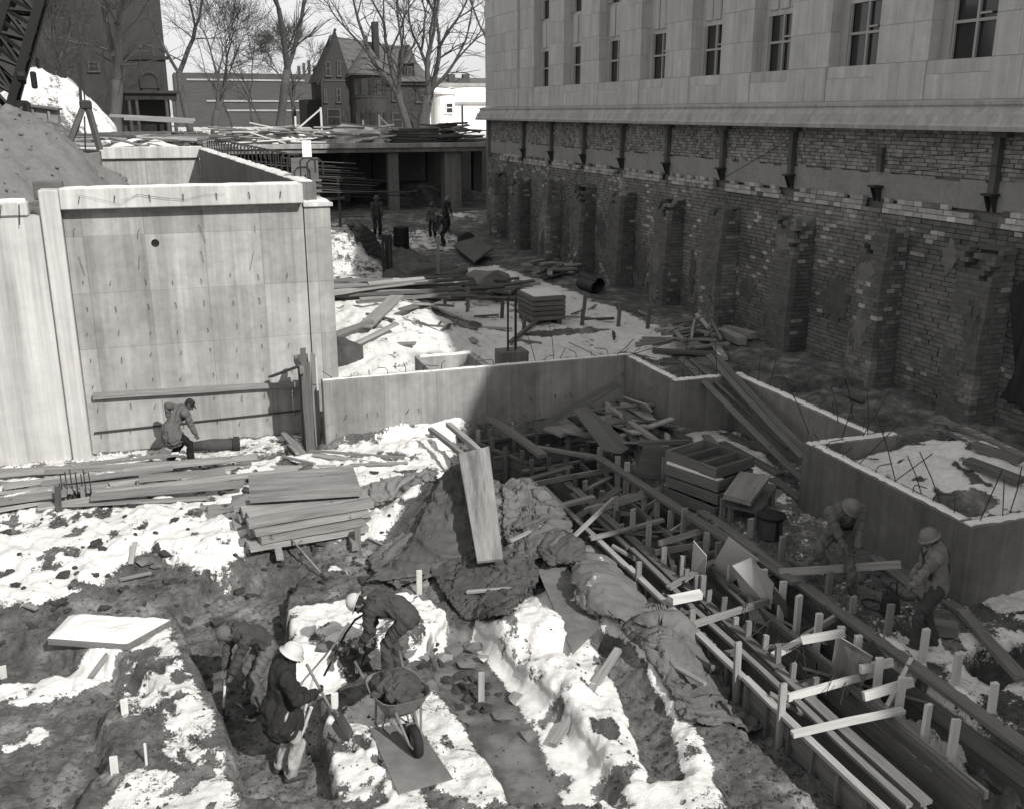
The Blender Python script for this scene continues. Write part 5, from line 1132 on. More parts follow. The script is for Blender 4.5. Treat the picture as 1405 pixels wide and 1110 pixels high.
# standing man in overalls, far right
g5 = V(9.2, 9.35, .44); person('worker in pale sweater, bib overalls and wide brimmed hat standing by the forms', g5, (-.85, .25), pel=(0, -.05, .95), lean=10, head=(28, 12), rh=(.12, .3, .8), lh=(-.14, .34, .84), top='cloth_tan', bottom='cloth_denim', overalls='cloth_denim', hatm='hat_grey', rf=(.1, -.12, 0), lf=(-.12, .14, 0), bulk=1.15)
FM = [((518, 326), (.3, -.9), 'worker in dark clothes standing alone in the shade below the deck', 8, 5), ((594, 326), (-.2, -.9), 'worker in a grey jacket, leftmost of three in the shade by the rubble heap', 8, 10), ((612, 318), (.5, -.6), 'worker in a pale hat at the back of the shaded trio', 15, 20), ((609, 338), (-.8, -.3), 'worker bending over the dark bundle in front of the rubble heap', 40, 35)]
for (px, py), fc, lab, ln, hpch in FM:
    b_ = on(px, py); person(lab, b_, fc, lean=ln, pel=(0, -ln * .003, .93), head=(hpch, 0), rh=(.22, .12 + ln * .008, .9 - ln * .006), lh=(-.2, .14 + ln * .008, .9 - ln * .007), top='cloth_denim' if px != 594 else 'cloth_grey', bottom='cloth_dark', hatm='hat_grey' if px > 600 else 'hat_dark', detail=.55, scale=1.08)

# ------------------------------------------------------------------ footing forms: boards, stakes, spreaders
rf_ = random.Random(33)
def run(th, X, y0, y1, zs, w, h, m, name, seg=3.0, jit=.012):
    y = y0
    while y < y1 - .2:
        L = min(seg * rf_.uniform(.8, 1.15), y1 - y)
        if y1 - y - L < .4: L = y1 - y
        bar(name, (X + rf_.uniform(-jit, jit), y + .006, zs + rf_.uniform(-.008, .008)), (X + rf_.uniform(-jit, jit), y + L - .006, zs + rf_.uniform(-.008, .008)), w, h, m, th)
        y += L
fa = thing('footing_form', 'long timber footing form nearest the snow, with cleated boards along its outer side', 'formwork', (6.9, 12, -.4))
for i in range(3): run(fa, 6.74, 7.0, 17.3, -.42 + i * .24, .04, .232, 'wood_form', 'sheathing_board')
for i in range(3): run(fa, 7.2, 7.0, 18.4, -.42 + i * .24, .04, .232, 'wood_form', 'sheathing_board')
run(fa, 6.70, 7.0, 17.3, .225, .1, .05, 'wood_snow', 'top_plate', 3.4); run(fa, 7.23, 7.0, 18.4, .235, .15, .05, 'wood_form', 'top_plate', 2.6, .03); run(fa, 7.02, 7.0, 16.6, .25, .09, .045, 'wood_form', 'waler', 2.4, .05)
y = 7.3
while y < 17.2:
    bar('cleat', (6.69, y, -.6), (6.69, y, .195), .09, .045, 'wood_form', fa, roll=0); y += .48
for y in (16.6, 15.9, 15.2, 14.55, 13.9, 13.3, 12.75, 12.1): bar('stake', (7.36, y, -.7), (7.36 + rf_.uniform(-.03, .03), y, rf_.uniform(.45, .7)), .09, .045, 'wood', fa)
for y in (12.9, 11.15, 9.9, 8.9): bar('stake', (6.66, y, -.5), (6.66 + rf_.uniform(-.05, .02), y, rf_.uniform(.5, .75)), .09, .045, 'wood', fa)
fb = thing('footing_form', 'middle timber footing form with a row of tall stakes coloured paler at the sunlit end', 'formwork', (8.0, 12, -.4))
for i in range(3): run(fb, 7.98, 7.0, 18.2, -.42 + i * .24, .04, .232, 'wood_form', 'sheathing_board')
run(fb, 7.93, 7.0, 18.2, .2, .05, .1, 'wood_form', 'waler', 2.6, .03); run(fb, 8.06, 7.0, 17.4, .12, .05, .1, 'wood', 'waler', 2.8)
y = 7.6
while y < 17.9:
    bar('stake', (8.1 + rf_.uniform(-.02, .02), y, -.7), (8.1 + rf_.uniform(-.05, .05), y + rf_.uniform(-.04, .04), rf_.uniform(.5, .86)), .1, .05, 'wood' if y > 12.5 else 'wood_pale_sunlit', fb, roll=rf_.uniform(-.3, .3)); y += rf_.uniform(.34, .5)  # near stakes get the paler wood: sunlight put into their colour
fc_ = thing('footing_form', 'far timber footing form with a heavy dark plank along its top and short stakes', 'formwork', (8.65, 11, 0))
for i in range(3): run(fc_, 8.64, 7.0, 17.0, -.32 + i * .24, .04, .232, 'wood_dark', 'sheathing_board')
run(fc_, 8.70, 7.0, 14.5, .48, .2, .06, 'wood_form', 'top_plank', 4.5)
for y in (7.8, 8.4, 9.0, 9.7, 10.4, 11.0, 11.5, 12.2, 13.1, 14.0, 15.2, 16.2): bar('stake', (8.85, y, -.3), (8.85 + rf_.uniform(-.03, .03), y, rf_.uniform(.75, 1.0)), .1, .05, 'wood' if y > 9 else 'wood_pale_sunlit', fc_)  # the nearest stakes coloured paler for the sun on them
for i, y in enumerate((8.3, 8.95, 10.1, 11.2, 12.5, 13.6, 14.6, 15.7, 16.6, 17.3)):
    x0 = 6.5 + .4 * (i % 3); bar('spreader', (x0, y + rf_.uniform(-.2, .2), .3), (8.05 + .3 * (i % 2), y + rf_.uniform(-.1, .4), .34), .1, .05, 'wood' if i > 2 else 'wood_pale_sunlit', fb, roll=1.57 if i % 2 else 0)  # sunlit spreaders take the paler wood colour
for i, y in enumerate((8.6, 9.5, 10.4, 12.0, 13.2, 14.3, 15.4)):
    bar('brace', (8.0, y, .25), (8.75, y + rf_.uniform(.1, .5), rf_.uniform(.2, .55)), .1, .05, 'wood' if i > 1 else 'wood_pale_sunlit', fb, roll=1.57)  # sunlit braces likewise coloured paler
for i, y in enumerate((9.3, 11.6, 14.1, 15.1)):
    bar('brace', (6.75, y, .28), (7.95, y + .9 * (1 if i % 2 else -1), -.4), .08, .045, 'wood_form', fb)
for i in range(34):
    x = rf_.uniform(6.9, 8.5); y = rf_.uniform(8, 18.5); l = rf_.uniform(.3, .9); an = rf_.uniform(-.7, .7) + (1.57 if i % 3 == 0 else 0); z = rf_.uniform(-.4, .3); d = V(math.cos(an), math.sin(an), rf_.uniform(-.35, .35)) * l
    bar('brace', V(x, y, z) - d, V(x, y, z) + d, rf_.uniform(.06, .16), .04, rf_.choice(('wood_form', 'wood_dark', 'wood', 'wood_form')), (fa, fb, fc_)[i % 3], roll=rf_.uniform(0, 1.6))
for y in np.arange(9.2, 17.5, .37): bar('stake', (7.3 + rf_.uniform(-.05, .05), float(y), -.6), (7.3 + rf_.uniform(-.06, .06), float(y), rf_.uniform(.3, .55)), .08, .045, 'wood_form' if rf_.random() < .7 else 'wood', fa)
fd_ = thing('footing_form', 'tangled cross form at the far end of the trench close to the long foundation wall', 'formwork', (6.6, 20, 0))
for (a, b_) in (((5.25, 21.0), (6.1, 19.6)), ((6.0, 21.0), (6.9, 18.6)), ((5.7, 20.3), (8.6, 20.4)), ((6.3, 19.2), (8.8, 19.3)), ((6.6, 18.2), (8.6, 18.4))):
    for i in range(2): bar('sheathing_board', (*a, -.2 + i * .25), (*b_, -.2 + i * .25), .04, .24, 'wood_dark', fd_)
    bar('waler', (*a, .2), (*b_, .22), .09, .06, 'wood_form', fd_)
    n = 5
    for k in range(n): p = V(*a, 0).lerp(V(*b_, 0), (k + .5) / n); bar('stake', (p.x, p.y - .05, -.6), (p.x, p.y - .05, rf_.uniform(.3, .55)), .09, .045, 'wood_form', fd_)
def PB(name, a, b, w, h, m, label, cat='plank', group=None, roll=0., warp=0.):
    return tag(bar(name, at(*a), at(*b), w, h, m, roll=roll, warp=warp), label, cat, group)
PB('plank', (818, 626, .62), (1092, 800, .72), .16, .06, 'wood_form', 'very long narrow plank lying over the forms from the dark board to the leaning sheets', roll=.1)
PB('plank', (735, 590, .5), (848, 525, 1.55), .2, .06, 'wood_dark', 'dark plank leaning up against the inside corner of the foundation wall', roll=1.2)
PB('plank', (838, 560, 1.0), (938, 630, .8), .12, .06, 'wood', 'slim pale scantling sloping from the board pile to the crate stack')
PB('plank', (670, 572, .6), (745, 625, .5), .2, .07, 'wood_form', 'wide dark plank at the far end of the forms with a split end')
PB('plank', (735, 613, .5), (822, 628, .55), .14, .06, 'wood_form', 'plank laid level across the stakes beside the fallen dark board')
PB('plank', (590, 588, .75), (655, 640, .7), .1, .08, 'wood', 'sunlit scantling running from the small snow cap down to the standing board')
PB('plank', (615, 582, .9), (668, 628, .75), .12, .1, 'wood', 'thicker sunlit scantling next to the standing board, upper of the pair')
PB('plank', (700, 665, .35), (785, 640, .45), .1, .05, 'wood_form', 'short plank across the form beside the crumpled canvas', roll=.3)
PB('plank', (752, 698, .4), (815, 682, .42), .13, .06, 'wood', 'stub of thick plank poking out over the near form')
PB('plank', (785, 738, .3), (842, 684, .75), .06, .06, 'wood', 'thin lath leaning steeply across the near form')
PB('plank', (812, 700, .5), (905, 672, .55), .12, .05, 'wood', 'plank spanning two rows of stakes beside the thin lath', roll=1.3)
PB('plank', (905, 745, .5), (985, 722, .55), .1, .05, 'wood', 'plank spanning the stakes just before the leaning sheets', roll=1.3)
PB('plank', (920, 823, .42), (962, 815, .42), .13, .1, 'wood_pale_sunlit', 'short bright block lashed across the near form')  # this and the next bright boards carry sunlight in their paler wood
PB('plank', (1100, 878, .6), (1158, 868, .72), .11, .05, 'wood_pale_sunlit', 'bright board fixed between stakes beside the pale leaning sheet', roll=1.4)
PB('plank', (1180, 918, .55), (1225, 908, .6), .11, .05, 'wood_pale_sunlit', 'bright board lying at the foot of the dark panel', roll=1.4)
PB('plank', (1185, 955, .5), (1252, 935, .6), .12, .05, 'wood_pale_sunlit', 'bright board bracing the last stakes of the middle form', roll=1.4)
for i, (a, b_) in enumerate((((934, 492, 1.95), (1108, 665, .6)), ((948, 494, 1.9), (1080, 615, .9)), ((972, 488, 2.0), (1102, 628, 1.1)), ((983, 489, 2.0), (1112, 625, 1.1)))):
    PB('plank', a, b_, .13 if i != 1 else .07, .06, 'wood_form', ['long wide plank leaning over the foundation wall, first from the open crates', 'narrow plank lying beside the first long plank over the foundation wall', 'long snow streaked plank leaning over the foundation wall, middle of the far pair', 'long plank leaning over the foundation wall, last before the stepped corner'][i], roll=.35)
PB('plank', (1320, 838, .55), (1402, 930, .62), .17, .07, 'wood_form', 'thick plank lying on the snow behind the man in bib overalls')
PB('plank', (1070, 785, .75), (1235, 774, .8), .12, .06, 'wood', 'long rail beneath the man with the raised knee', roll=1.2)
for i, (a, b_) in enumerate((((968, 600), (1015, 650)), ((990, 610), (1070, 655)), ((1000, 600), (1060, 625)), ((1060, 660), (1100, 690)), ((1180, 745), (1280, 820)), ((1200, 770), (1270, 825)), ((1215, 800), (1250, 825)), ((1300, 830), (1330, 850)))):
    p, q = on(*a, .05), on(*b_, .05); tag(bar('plank', p, q, .18, .05, 'wood_form'), ('board lying first behind the dark framed form panel', 'board lying on snow in the bay of the foundation wall', 'board closest to the inner face of the wall bay', 'board lying between the site table and the wall corner', 'long board on the ground behind the raised knee worker', 'second board beside the long one behind the raised knee worker', 'short board between the tool bag and the wall', 'board at the foot of the near wall corner')[i], 'plank')
p, q = on(1275, 868, .1), on(1312, 872, .1)
tag(bar('log_offcut', p, q, .2, .18, 'wood_form'), 'short round topped timber offcut on snow behind the man in bib overalls', 'timber')
# pile of boards in the wall corner
for i in range(9):
    a = at(815 + i * 5, 560 - i * 3 + (i % 3) * 9, .55 + .07 * (i % 3)); b_ = at(868 + i * 3.4, 585 - i * 3 + (i % 3) * 8, .75 + .06 * (i % 3))
    tag(bar('plank', a, b_, .2, .04, ('wood_form', 'wood', 'wood_snow')[i % 3]), 'board in the fanned pile leaning in the inside corner of the foundation wall', 'plank', 'boards fanned in the wall corner')
def slab(name, pts, th, m, label, cat, parent=None):
    """a flat sheet through its corner points, with thickness, lying along its own long edge"""
    pts = [Vector(p) for p in pts]; n = (pts[1] - pts[0]).cross(pts[-1] - pts[0]).normalized()
    ed = max(((pts[(i + 1) % len(pts)] - pts[i]) for i in range(len(pts))), key=lambda e: e.length)
    x = (ed - n * ed.dot(n)).normalized(); y = n.cross(x); c = sum(pts, V(0, 0, 0)) / len(pts)
    rot = Matrix((x, y, n)).transposed(); inv = rot.transposed()
    me_ = MB().prism([inv @ (p - c) for p in pts], (0, 0, th)).mesh(name, m); o = bpy.data.objects.new(name, me_); COL.objects.link(o)
    if parent is not None: o.parent = parent; c = c - wloc(parent)
    o.matrix_local = Matrix.Translation(c) @ rot.to_4x4()
    return tag(o, label, cat) if parent is None else o
slab('plywood_panel', [at(786, 562, 1.1), at(805, 556, 1.15), at(868, 612, .7), at(852, 622, .68), at(828, 618, .7)], .03, 'plywood_dark', 'large dark board with a broken corner sloping down from the corner pile', 'board')
slab('plywood_panel', [at(745, 588, .6), at(775, 572, .62), at(800, 590, .62), at(770, 598, .6)], .04, 'plywood', 'small pale board dusted with snow beside the large dark broken board', 'board')
# standing board between the dark canvas and the crumpled canvas
slab('standing_board', [at(655, 770, .5), at(690, 766, .5), at(671, 612, 1.5), at(629, 622, 1.48)], -.05, 'plywood_worn', 'wide weathered board standing on end in the sun among the canvases', 'board')
slab('muddy_board', [on(738, 800, .22), on(768, 780, .3), on(822, 872, .18), on(785, 905, .12)], .045, 'plywood_muddy', 'wide muddy board lying between the two snow covered mounds', 'board')
# sheets leaning in the forms
def sheet_at(pts, m, label, th=.015):
    return slab('sheet_panel', [at(*p) for p in pts], th, m, label, 'panel')
sheet_at(((948, 790, .2), (967, 795, .2), (970, 762, .75), (952, 741, .9)), 'sheet', 'small thin grey sheet standing on edge between the stakes')
sheet_at(((972, 785, .1), (1003, 800, .1), (1042, 768, .85), (1000, 736, 1.0)), 'sheet', 'large grey sheet with a dark stain leaning behind the stakes')
o = sheet_at(((1005, 776, .78), (1031, 765, .9), (1062, 800, .7), (1058, 836, .2), (1020, 822, .15)), 'sheet', 'curled pale metal sheet half lit by the sun in the forms')
sheet_at(((1026, 815, .35), (1060, 845, .25), (1058, 862, .05), (1028, 850, .05)), 'plywood', 'small plywood offcut below the curled metal sheet')
sheet_at(((1138, 930, .1), (1180, 952, .05), (1198, 900, .75), (1155, 874, .95)), 'plywood', 'clean pale plywood panel leaning in the middle form')
sheet_at(((1175, 885, .55), (1198, 878, .75), (1220, 908, .55), (1200, 918, .3)), 'plywood_dark', 'dark panel leaning behind the clean pale plywood panel')
sheet_at(((1062, 805, .8), (1078, 825, .6), (1082, 850, .2), (1063, 838, .2)), 'plywood_dark', 'dark narrow panel behind the curled metal sheet')
sm_ = MB()
for i in range(9): sm_.blob(V(*at(990, 772, .52)) + V(rf_.uniform(-.03, .03), -.02, rf_.uniform(-.1, .1)), .018, .004, .03, i, .3)
# crates
ck = at(950, 690, .45)
def crate(cx, cy, z, wx, wy, h, rot, parentlabel, open_=True, m='wood_form', group=None):
    t = thing('crate', parentlabel, 'crate', (cx, cy, z), group); c_, s_ = math.cos(rot), math.sin(rot)
    def P2(x, y, zz): return V(cx + x * c_ - y * s_, cy + x * s_ + y * c_, zz)
    for y in (-wy / 2, wy / 2): bar('side', P2(-wx / 2, y, z + h / 2), P2(wx / 2, y, z + h / 2), .04, h, m, t)
    for x in (-wx / 2 + .02, wx / 2 - .02): bar('end', P2(x, -wy / 2 + .02, z + h / 2), P2(x, wy / 2 - .02, z + h / 2), .04, h, m, t)
    bar('bottom', P2(-wx / 2 + .04, 0, z + .02), P2(wx / 2 - .04, 0, z + .02), wy - .05, .03, m, t)
    if open_:
        for k in (-.17, .17): bar('divider', P2(wx * k, -wy / 2 + .02, z + h * .5), P2(wx * k, wy / 2 - .02, z + h * .5), .03, h * .8, m, t)
    return t, P2
names = ['bottom crate of the stack of open timber crates beside the forms', 'second crate up in the stack of open timber crates', 'third crate up in the stack of open timber crates', 'topmost open crate with three compartments on the crate stack', ]
cc_ = at(950, 692, .45)
for i in range(4):
    t, P2 = crate(9.15 + .03 * (i % 2), 15.0 + .03 * i, .42 + i * .24, 1.25, 1.0, .2, 1.88 + .03 * (i % 3), names[i], True)
    if i == 2: q = MB(); q.hexa([P2(-.6, .3, 1.1), P2(.6, .3, 1.1), P2(.6, .49, 1.1), P2(-.6, .49, 1.1), P2(-.6, .36, 1.13), P2(.6, .36, 1.13), P2(.6, .49, 1.15), P2(-.6, .49, 1.15)]); q.build('snow_cover', 'snow', t)
t = thing('form_panel', 'dark framed form panel standing on edge behind the open crates', 'formwork', at(910, 640, .45))
slab('panel', [at(872, 655, .45), at(972, 660, .45), at(975, 615, 1.15), at(882, 610, 1.15)], .03, 'plywood_dark', None, None, t); bar('top_rail', at(876, 608, 1.16), at(945, 606, 1.16), .1, .08, 'wood_form', t)
# panel stacks on trestle (right of crates)
tb = thing('work_table', 'low site table of two stacked panels on rough legs beside the open crates', 'table', at(1020, 690, .45))
slab('table_top', [at(992, 684, 1.0), at(1030, 694, .98), at(1057, 658, 1.08), at(1015, 652, 1.08)], .09, 'plywood', None, None, tb)
slab('lower_panel', [at(995, 695, .8), at(1042, 706, .78), at(1066, 668, .84), at(1020, 660, .84)], .05, 'wood_form', None, None, tb)
for x, y in ((1003, 697), (1040, 706), (1060, 672), (1020, 664)): p = at(x, y, .75); bar('leg', (p.x, p.y, .4), (p.x, p.y, .8), .08, .08, 'wood_form', tb)
p = on(1056, 736); kg = thing('steel_bucket', 'dark lidded steel drum bucket standing on mud beside the site table', 'bucket', p)
m_ = MB(); m_.lathe([(0, 0), (.2, 0), (.2, .3), (.17, .34), (0, .34)], p, 18); m_.build('drum', 'cloth_denim', kg); m_ = MB(); m_.lathe([(0, .36), (.24, .36), (.25, .4), (.1, .43), (0, .43)], p, 18); m_.build('lid', 'steel_black', kg); m_ = MB(); m_.beam(p + V(.0, -.205, .02), p + V(.0, -.205, .34), .06, .012, (0, 1, 0)); m_.build('strap', 'steel_black', kg)
# black bag and hose by the two men
p = V(9.35, 10.25, gz(9.35, 10.25)); bg_ = thing('tool_bag', 'small black tool bag with a looped hose on the snow between the two men', 'bag', p)
m_ = MB(); m_.hexa([p + V(-.12, -.09, -.02), p + V(.14, -.12, -.02), p + V(.15, .12, -.02), p + V(-.1, .12, -.02), p + V(-.1, -.06, .3), p + V(.11, -.09, .27), p + V(.12, .09, .32), p + V(-.09, .09, .34)]); bevel(m_.build('bag', 'canvas_black', bg_), .03)
m_ = MB(); m_.tube([p + V(-.09, 0, .32), p + V(-.02, 0, .5), p + V(.09, 0, .48), p + V(.1, 0, .3)], .012, 5); m_.build('handle', 'rubber', bg_)
m_ = MB(); m_.tube([p + V(-.28 + math.cos(a_) * .2, -.05 + math.sin(a_) * .2, .14 + .1 * math.sin(a_ * .5)) for a_ in np.linspace(0, 6.1, 18)], .016, 6); m_.build('hose_loop', 'rubber', bg_, smooth=True)

# ------------------------------------------------------------------ canvases
def cloth(name, grid, m, label, cat='canvas', n=60, grow=.25, frames=26, seed=0, th=.012, lift=True, stiff=.8, lump=.03, **kw):
    """canvas that is a little too big for its place: it buckles and settles on the ground under its own weight"""
    g = np.array([[tuple(p) for p in row] for row in grid], float)
    def interp(a, t, axis):
        L = a.shape[axis]; x = t * (L - 1); i = np.clip(np.floor(x).astype(int), 0, L - 2); f = x - i
        def tk(k): return np.take(a, np.clip(i + k, 0, L - 1), axis=axis)
        sh = [1] * a.ndim; sh[axis] = len(t); f = f.reshape(sh); p0, p1, p2, p3 = tk(-1), tk(0), tk(1), tk(2)
        return .5 * (2 * p1 + (p2 - p0) * f + (2 * p0 - 5 * p1 + 4 * p2 - p3) * f ** 2 + (3 * p1 - p0 - 3 * p2 + p3) * f ** 3)
    t = np.linspace(0, 1, n); s_ = interp(interp(g, t, 0), t, 1)
    jit = (fbm(t * 6, t * 0 + seed, seed, 3) - .5) * .25
    e = s_.copy(); k = max(2, n // 12)
    s_[:, 0] += (e[:, 0] - e[:, k]) * jit[:, None] * 2.5; s_[:, -1] += (e[:, -1] - e[:, -1 - k]) * jit[::-1, None] * 2.5; s_[-1] += (e[-1] - e[-1 - k]) * jit[:, None] * 2.5
    X, Y = s_[..., 0], s_[..., 1]
    s_[..., 2] += lump * 2 * (fbm(X * 4 + seed, Y * 4, seed, 3) - .3) + .004 * rng.random((n, n))
    if lift:
        h, _, _ = ground_fields(X.ravel(), Y.ravel()); s_[..., 2] = np.maximum(s_[..., 2], h.reshape(n, n) + .03)
    f = [(j * n + i, j * n + i + 1, (j + 1) * n + i + 1, (j + 1) * n + i) for j in range(n - 1) for i in range(n - 1)]
    me_ = bpy.data.meshes.new(name); me_.from_pydata(s_.reshape(-1, 3).tolist(), [], f); ob = bpy.data.objects.new(name, me_); TMP.collection.objects.link(ob)
    col = None
    if lift:
        gx_ = np.linspace(X.min() - .4, X.max() + .4, 46); gy_ = np.linspace(Y.min() - .4, Y.max() + .4, 46); A_, B_ = np.meshgrid(gx_, gy_); hh, _, _ = ground_fields(A_.ravel(), B_.ravel())
        surf = interp(interp(g, np.linspace(0, 1, 12), 0), np.linspace(0, 1, 12), 1).reshape(-1, 3)
        for p in surf:      # whatever lies under the canvas holds it up
            dd = (A_.ravel() - p[0]) ** 2 + (B_.ravel() - p[1]) ** 2; hh = np.maximum(hh, np.where(dd < .03, p[2] - .05, -9))
        cm = bpy.data.meshes.new('support'); cm.from_pydata(np.stack([A_.ravel(), B_.ravel(), hh], 1).tolist(), [], [(j * 46 + i, j * 46 + i + 1, (j + 1) * 46 + i + 1, (j + 1) * 46 + i) for j in range(45) for i in range(45)])
        col = bpy.data.objects.new('support', cm); TMP.collection.objects.link(col); col.modifiers.new('c', 'COLLISION'); col.collision.thickness_outer = .01; col.collision.cloth_friction = 20
    vg = ob.vertex_groups.new(name='pin')
    if not lift: vg.add(list(range(n)), 1., 'REPLACE')
    else:
        ed = [q for q in range(n * n) if (q % n in (0, n - 1) or q // n in (0, n - 1)) and rng.random() < .55]; vg.add(ed + [int(q) for q in rng.integers(0, n * n, max(5, n * n // 260))], 1., 'REPLACE')
    md = ob.modifiers.new('cloth', 'CLOTH'); st = md.settings; st.quality = 4; st.mass = .5; st.tension_stiffness = st.compression_stiffness = 14; st.shear_stiffness = 6; st.bending_stiffness = stiff
    st.shrink_min = -grow; st.shrink_max = -grow; st.air_damping = 1.2; md.collision_settings.distance_min = .012; md.collision_settings.collision_quality = 2
    st.vertex_group_mass = 'pin'
    md.point_cache.frame_start = 1; md.point_cache.frame_end = frames
    for fr in range(1, frames + 1): TMP.frame_set(fr)
    res = bpy.data.meshes.new_from_object(ob.evaluated_get(DG())); bpy.data.objects.remove(ob); bpy.data.meshes.remove(me_)
    if col: bpy.data.objects.remove(col)
    co = np.empty(len(res.vertices) * 3, np.float32); res.vertices.foreach_get('co', co); co = co.reshape(-1, 3)
    if lift:
        h, _, _ = ground_fields(co[:, 0], co[:, 1]); co[:, 2] = np.maximum(co[:, 2], h + .012)
    o = co.mean(0); o[2] = co[:, 2].min(); res.vertices.foreach_set('co', (co - o).astype(np.float32).ravel()); res.materials.clear(); res.materials.append(MATS[m]); res.polygons.foreach_set('use_smooth', [True] * len(res.polygons)); res.name = name; res.update()
    ob = bpy.data.objects.new(name, res); COL.objects.link(ob); ob.location = o.tolist(); sd = ob.modifiers.new('t', 'SOLIDIFY'); sd.thickness = th; sd.offset = -1
    return tag(ob, label, cat)
def gp(*rows): return [[at(*p) for p in row] for row in rows]
def go(*rows): return [[on(p[0], p[1], p[2] if len(p) > 2 else .02) for p in row] for row in rows]
cloth('canvas_sheet', gp(((610, 650, .95), (628, 632, 1.05), (640, 640, 1.0)), ((585, 700, .6), (625, 690, .7), (655, 690, .65)), ((560, 750, .25), (610, 745, .4), (662, 745, .35)), ((500, 800, .05), (580, 790, .12), (672, 775, .15))), 'canvas', 'dark canvas spread smoothly down the slope beside the standing board', seed=3, n=60, grow=.12)
cloth('canvas_sheet', go(((505, 775, .1), (545, 745, .1), (600, 735, .1)), ((520, 795, .08), (560, 775, .12), (620, 765, .1)), ((545, 812, .06), (590, 800, .1), (650, 790, .08))), 'canvas_light', 'pale dusty canvas hem lying on the mud behind the bent worker', seed=8, n=44, grow=.2)
cloth('canvas_sheet', go(((590, 790, .12), (650, 772, .2), (720, 762, .25), (770, 760, .25)), ((605, 815, .1), (655, 800, .22), (710, 795, .25), (765, 785, .2)), ((625, 840, .05), (660, 830, .14), (700, 825, .14), (735, 812, .12)), ((640, 858, .03), (660, 858, .05), (690, 850, .05), (715, 835, .05))), 'canvas', 'rumpled dark canvas lying in deep folds in front of the standing board', seed=14, n=76, grow=.34, lump=.07)
cloth('canvas_sheet', gp(((688, 668, .6), (715, 660, .62), (745, 675, .55), (770, 700, .42)), ((690, 700, .5), (718, 695, .62), (745, 705, .62), (785, 735, .45)), ((692, 735, .4), (720, 735, .5), (755, 735, .6), (800, 760, .38)), ((700, 765, .35), (730, 768, .35), (765, 765, .38), (800, 775, .3))), 'canvas_light', 'heavily crumpled pale canvas heaped between the standing board and the near form', seed=25, n=84, grow=.36, lump=.12)
cloth('canvas_sheet', gp(((735, 740, .5), (768, 728, .62), (800, 748, .45)), ((740, 760, .45), (775, 752, .55), (802, 768, .4)), ((755, 778, .35), (785, 775, .35), (808, 782, .3))), 'canvas', 'small humped canvas end curling beside the near form', seed=31, n=44, grow=.3, lump=.06)
cloth('canvas_sheet', go(((845, 862, .1), (890, 850, .25), (925, 835, .35), (950, 860, .2)), ((865, 890, .1), (905, 885, .25), (945, 880, .35), (985, 905, .22)), ((885, 905, .08), (925, 915, .2), (965, 920, .28), (1020, 940, .2)), ((905, 935, .05), (945, 955, .1), (990, 965, .12), (1055, 975, .12)), ((930, 985, .03), (975, 1000, .05), (1030, 1010, .08), (1090, 1015, .1))), 'canvas_light', 'long crumpled canvas trailing along the foot of the near form', seed=41, n=90, grow=.32, lump=.08)
cloth('canvas_sheet', go(((795, 762, .15), (815, 762, .25), (850, 795, .18)), ((785, 800, .2), (830, 815, .3), (880, 840, .16)), ((800, 850, .12), (845, 865, .16), (890, 870, .1))), 'canvas_deepsnow', 'snow plastered canvas over the long mound beside the near form', seed=55, n=50, grow=.15)
cloth('canvas_sheet', gp(((495, 668, .5), (540, 655, .6), (600, 645, .75)), ((505, 685, .42), (550, 675, .5), (600, 660, .68)), ((515, 695, .3), (555, 685, .42), (598, 672, .6))), 'canvas_snow', 'dark snow flecked canvas sagging beyond the plank stack', seed=61, n=40)
cloth('canvas_curtain', [[atX(1385, 405, 17.6), atX(1405, 385, 17.6), atX(1440, 385, 17.4)], [atX(1382, 470, 17.4), atX(1404, 470, 17.3), atX(1440, 475, 17.2)], [atX(1372, 540, 17.3), atX(1402, 545, 17.2), atX(1440, 560, 17.1)]], 'canvas_black', 'dark canvas hanging down the brick wall at the frame edge past the last pier', seed=71, n=36, lift=False, grow=.1)
cloth('canvas_sheet', go(((528, 350, .3), (560, 355, .3), (600, 372, .2), (640, 378, .2)), ((525, 368, .1), (560, 378, .2), (600, 382, .1), (640, 385, .1)), ((526, 385, .0), (560, 390, .0), (600, 392, .0), (640, 396, .0))), 'plywood_dark', 'broad dark tarpaulin lying in the shade in front of the far workers', seed=75, n=40)
cloth('canvas_sheet', go(((478, 318, .3), (495, 322, .5), (512, 335, .3)), ((490, 335, .2), (510, 345, .4), (525, 358, .3)), ((505, 355, .1), (520, 362, .2), (530, 372, .1))), 'canvas_black', 'dark canvas thrown over the spoil bank at the corner of the tall wall', seed=79, n=36)

# ------------------------------------------------------------------ plank stack on bearers, lumber by the wall
ps_c = V(2.0, 16.75, 0)
rs = random.Random(9)
for lv, (y0, y1, z) in enumerate(((16.15, 17.2, .22), (16.15, 17.2, .36), (16.2, 17.2, .5), (16.25, 17.3, .64))):
    n = 3 if lv < 3 else 4
    for k in range(n):
        y = y0 + (y1 - y0) * (k + .5) / n; x0 = .85 + rs.uniform(-.2, .25); x1 = 3.0 + rs.uniform(-.15, .12)
        tag(bar('stacked_plank', (x0, y - .1, z), (x1, y + .12, z), (y1 - y0) / n - .02, .11, 'wood'), ('plank in the lowest layer', 'plank in the second layer', 'plank in the third layer', 'plank in the upper layer')[lv] + ', ' + ('front row', 'second row', 'third row', 'rear row')[k] + ', of the sunlit stack by the mud', 'plank', 'planks in the sunlit stack, layer %s' % ('one', 'two', 'three', 'four')[lv])
slab('top_panel', [at(343, 690, .78), at(497, 680, .78), at(484, 641, .86), at(341, 656, .86)], .06, 'plywood_worn', 'wide weathered board lying on top of the sunlit plank stack', 'panel')
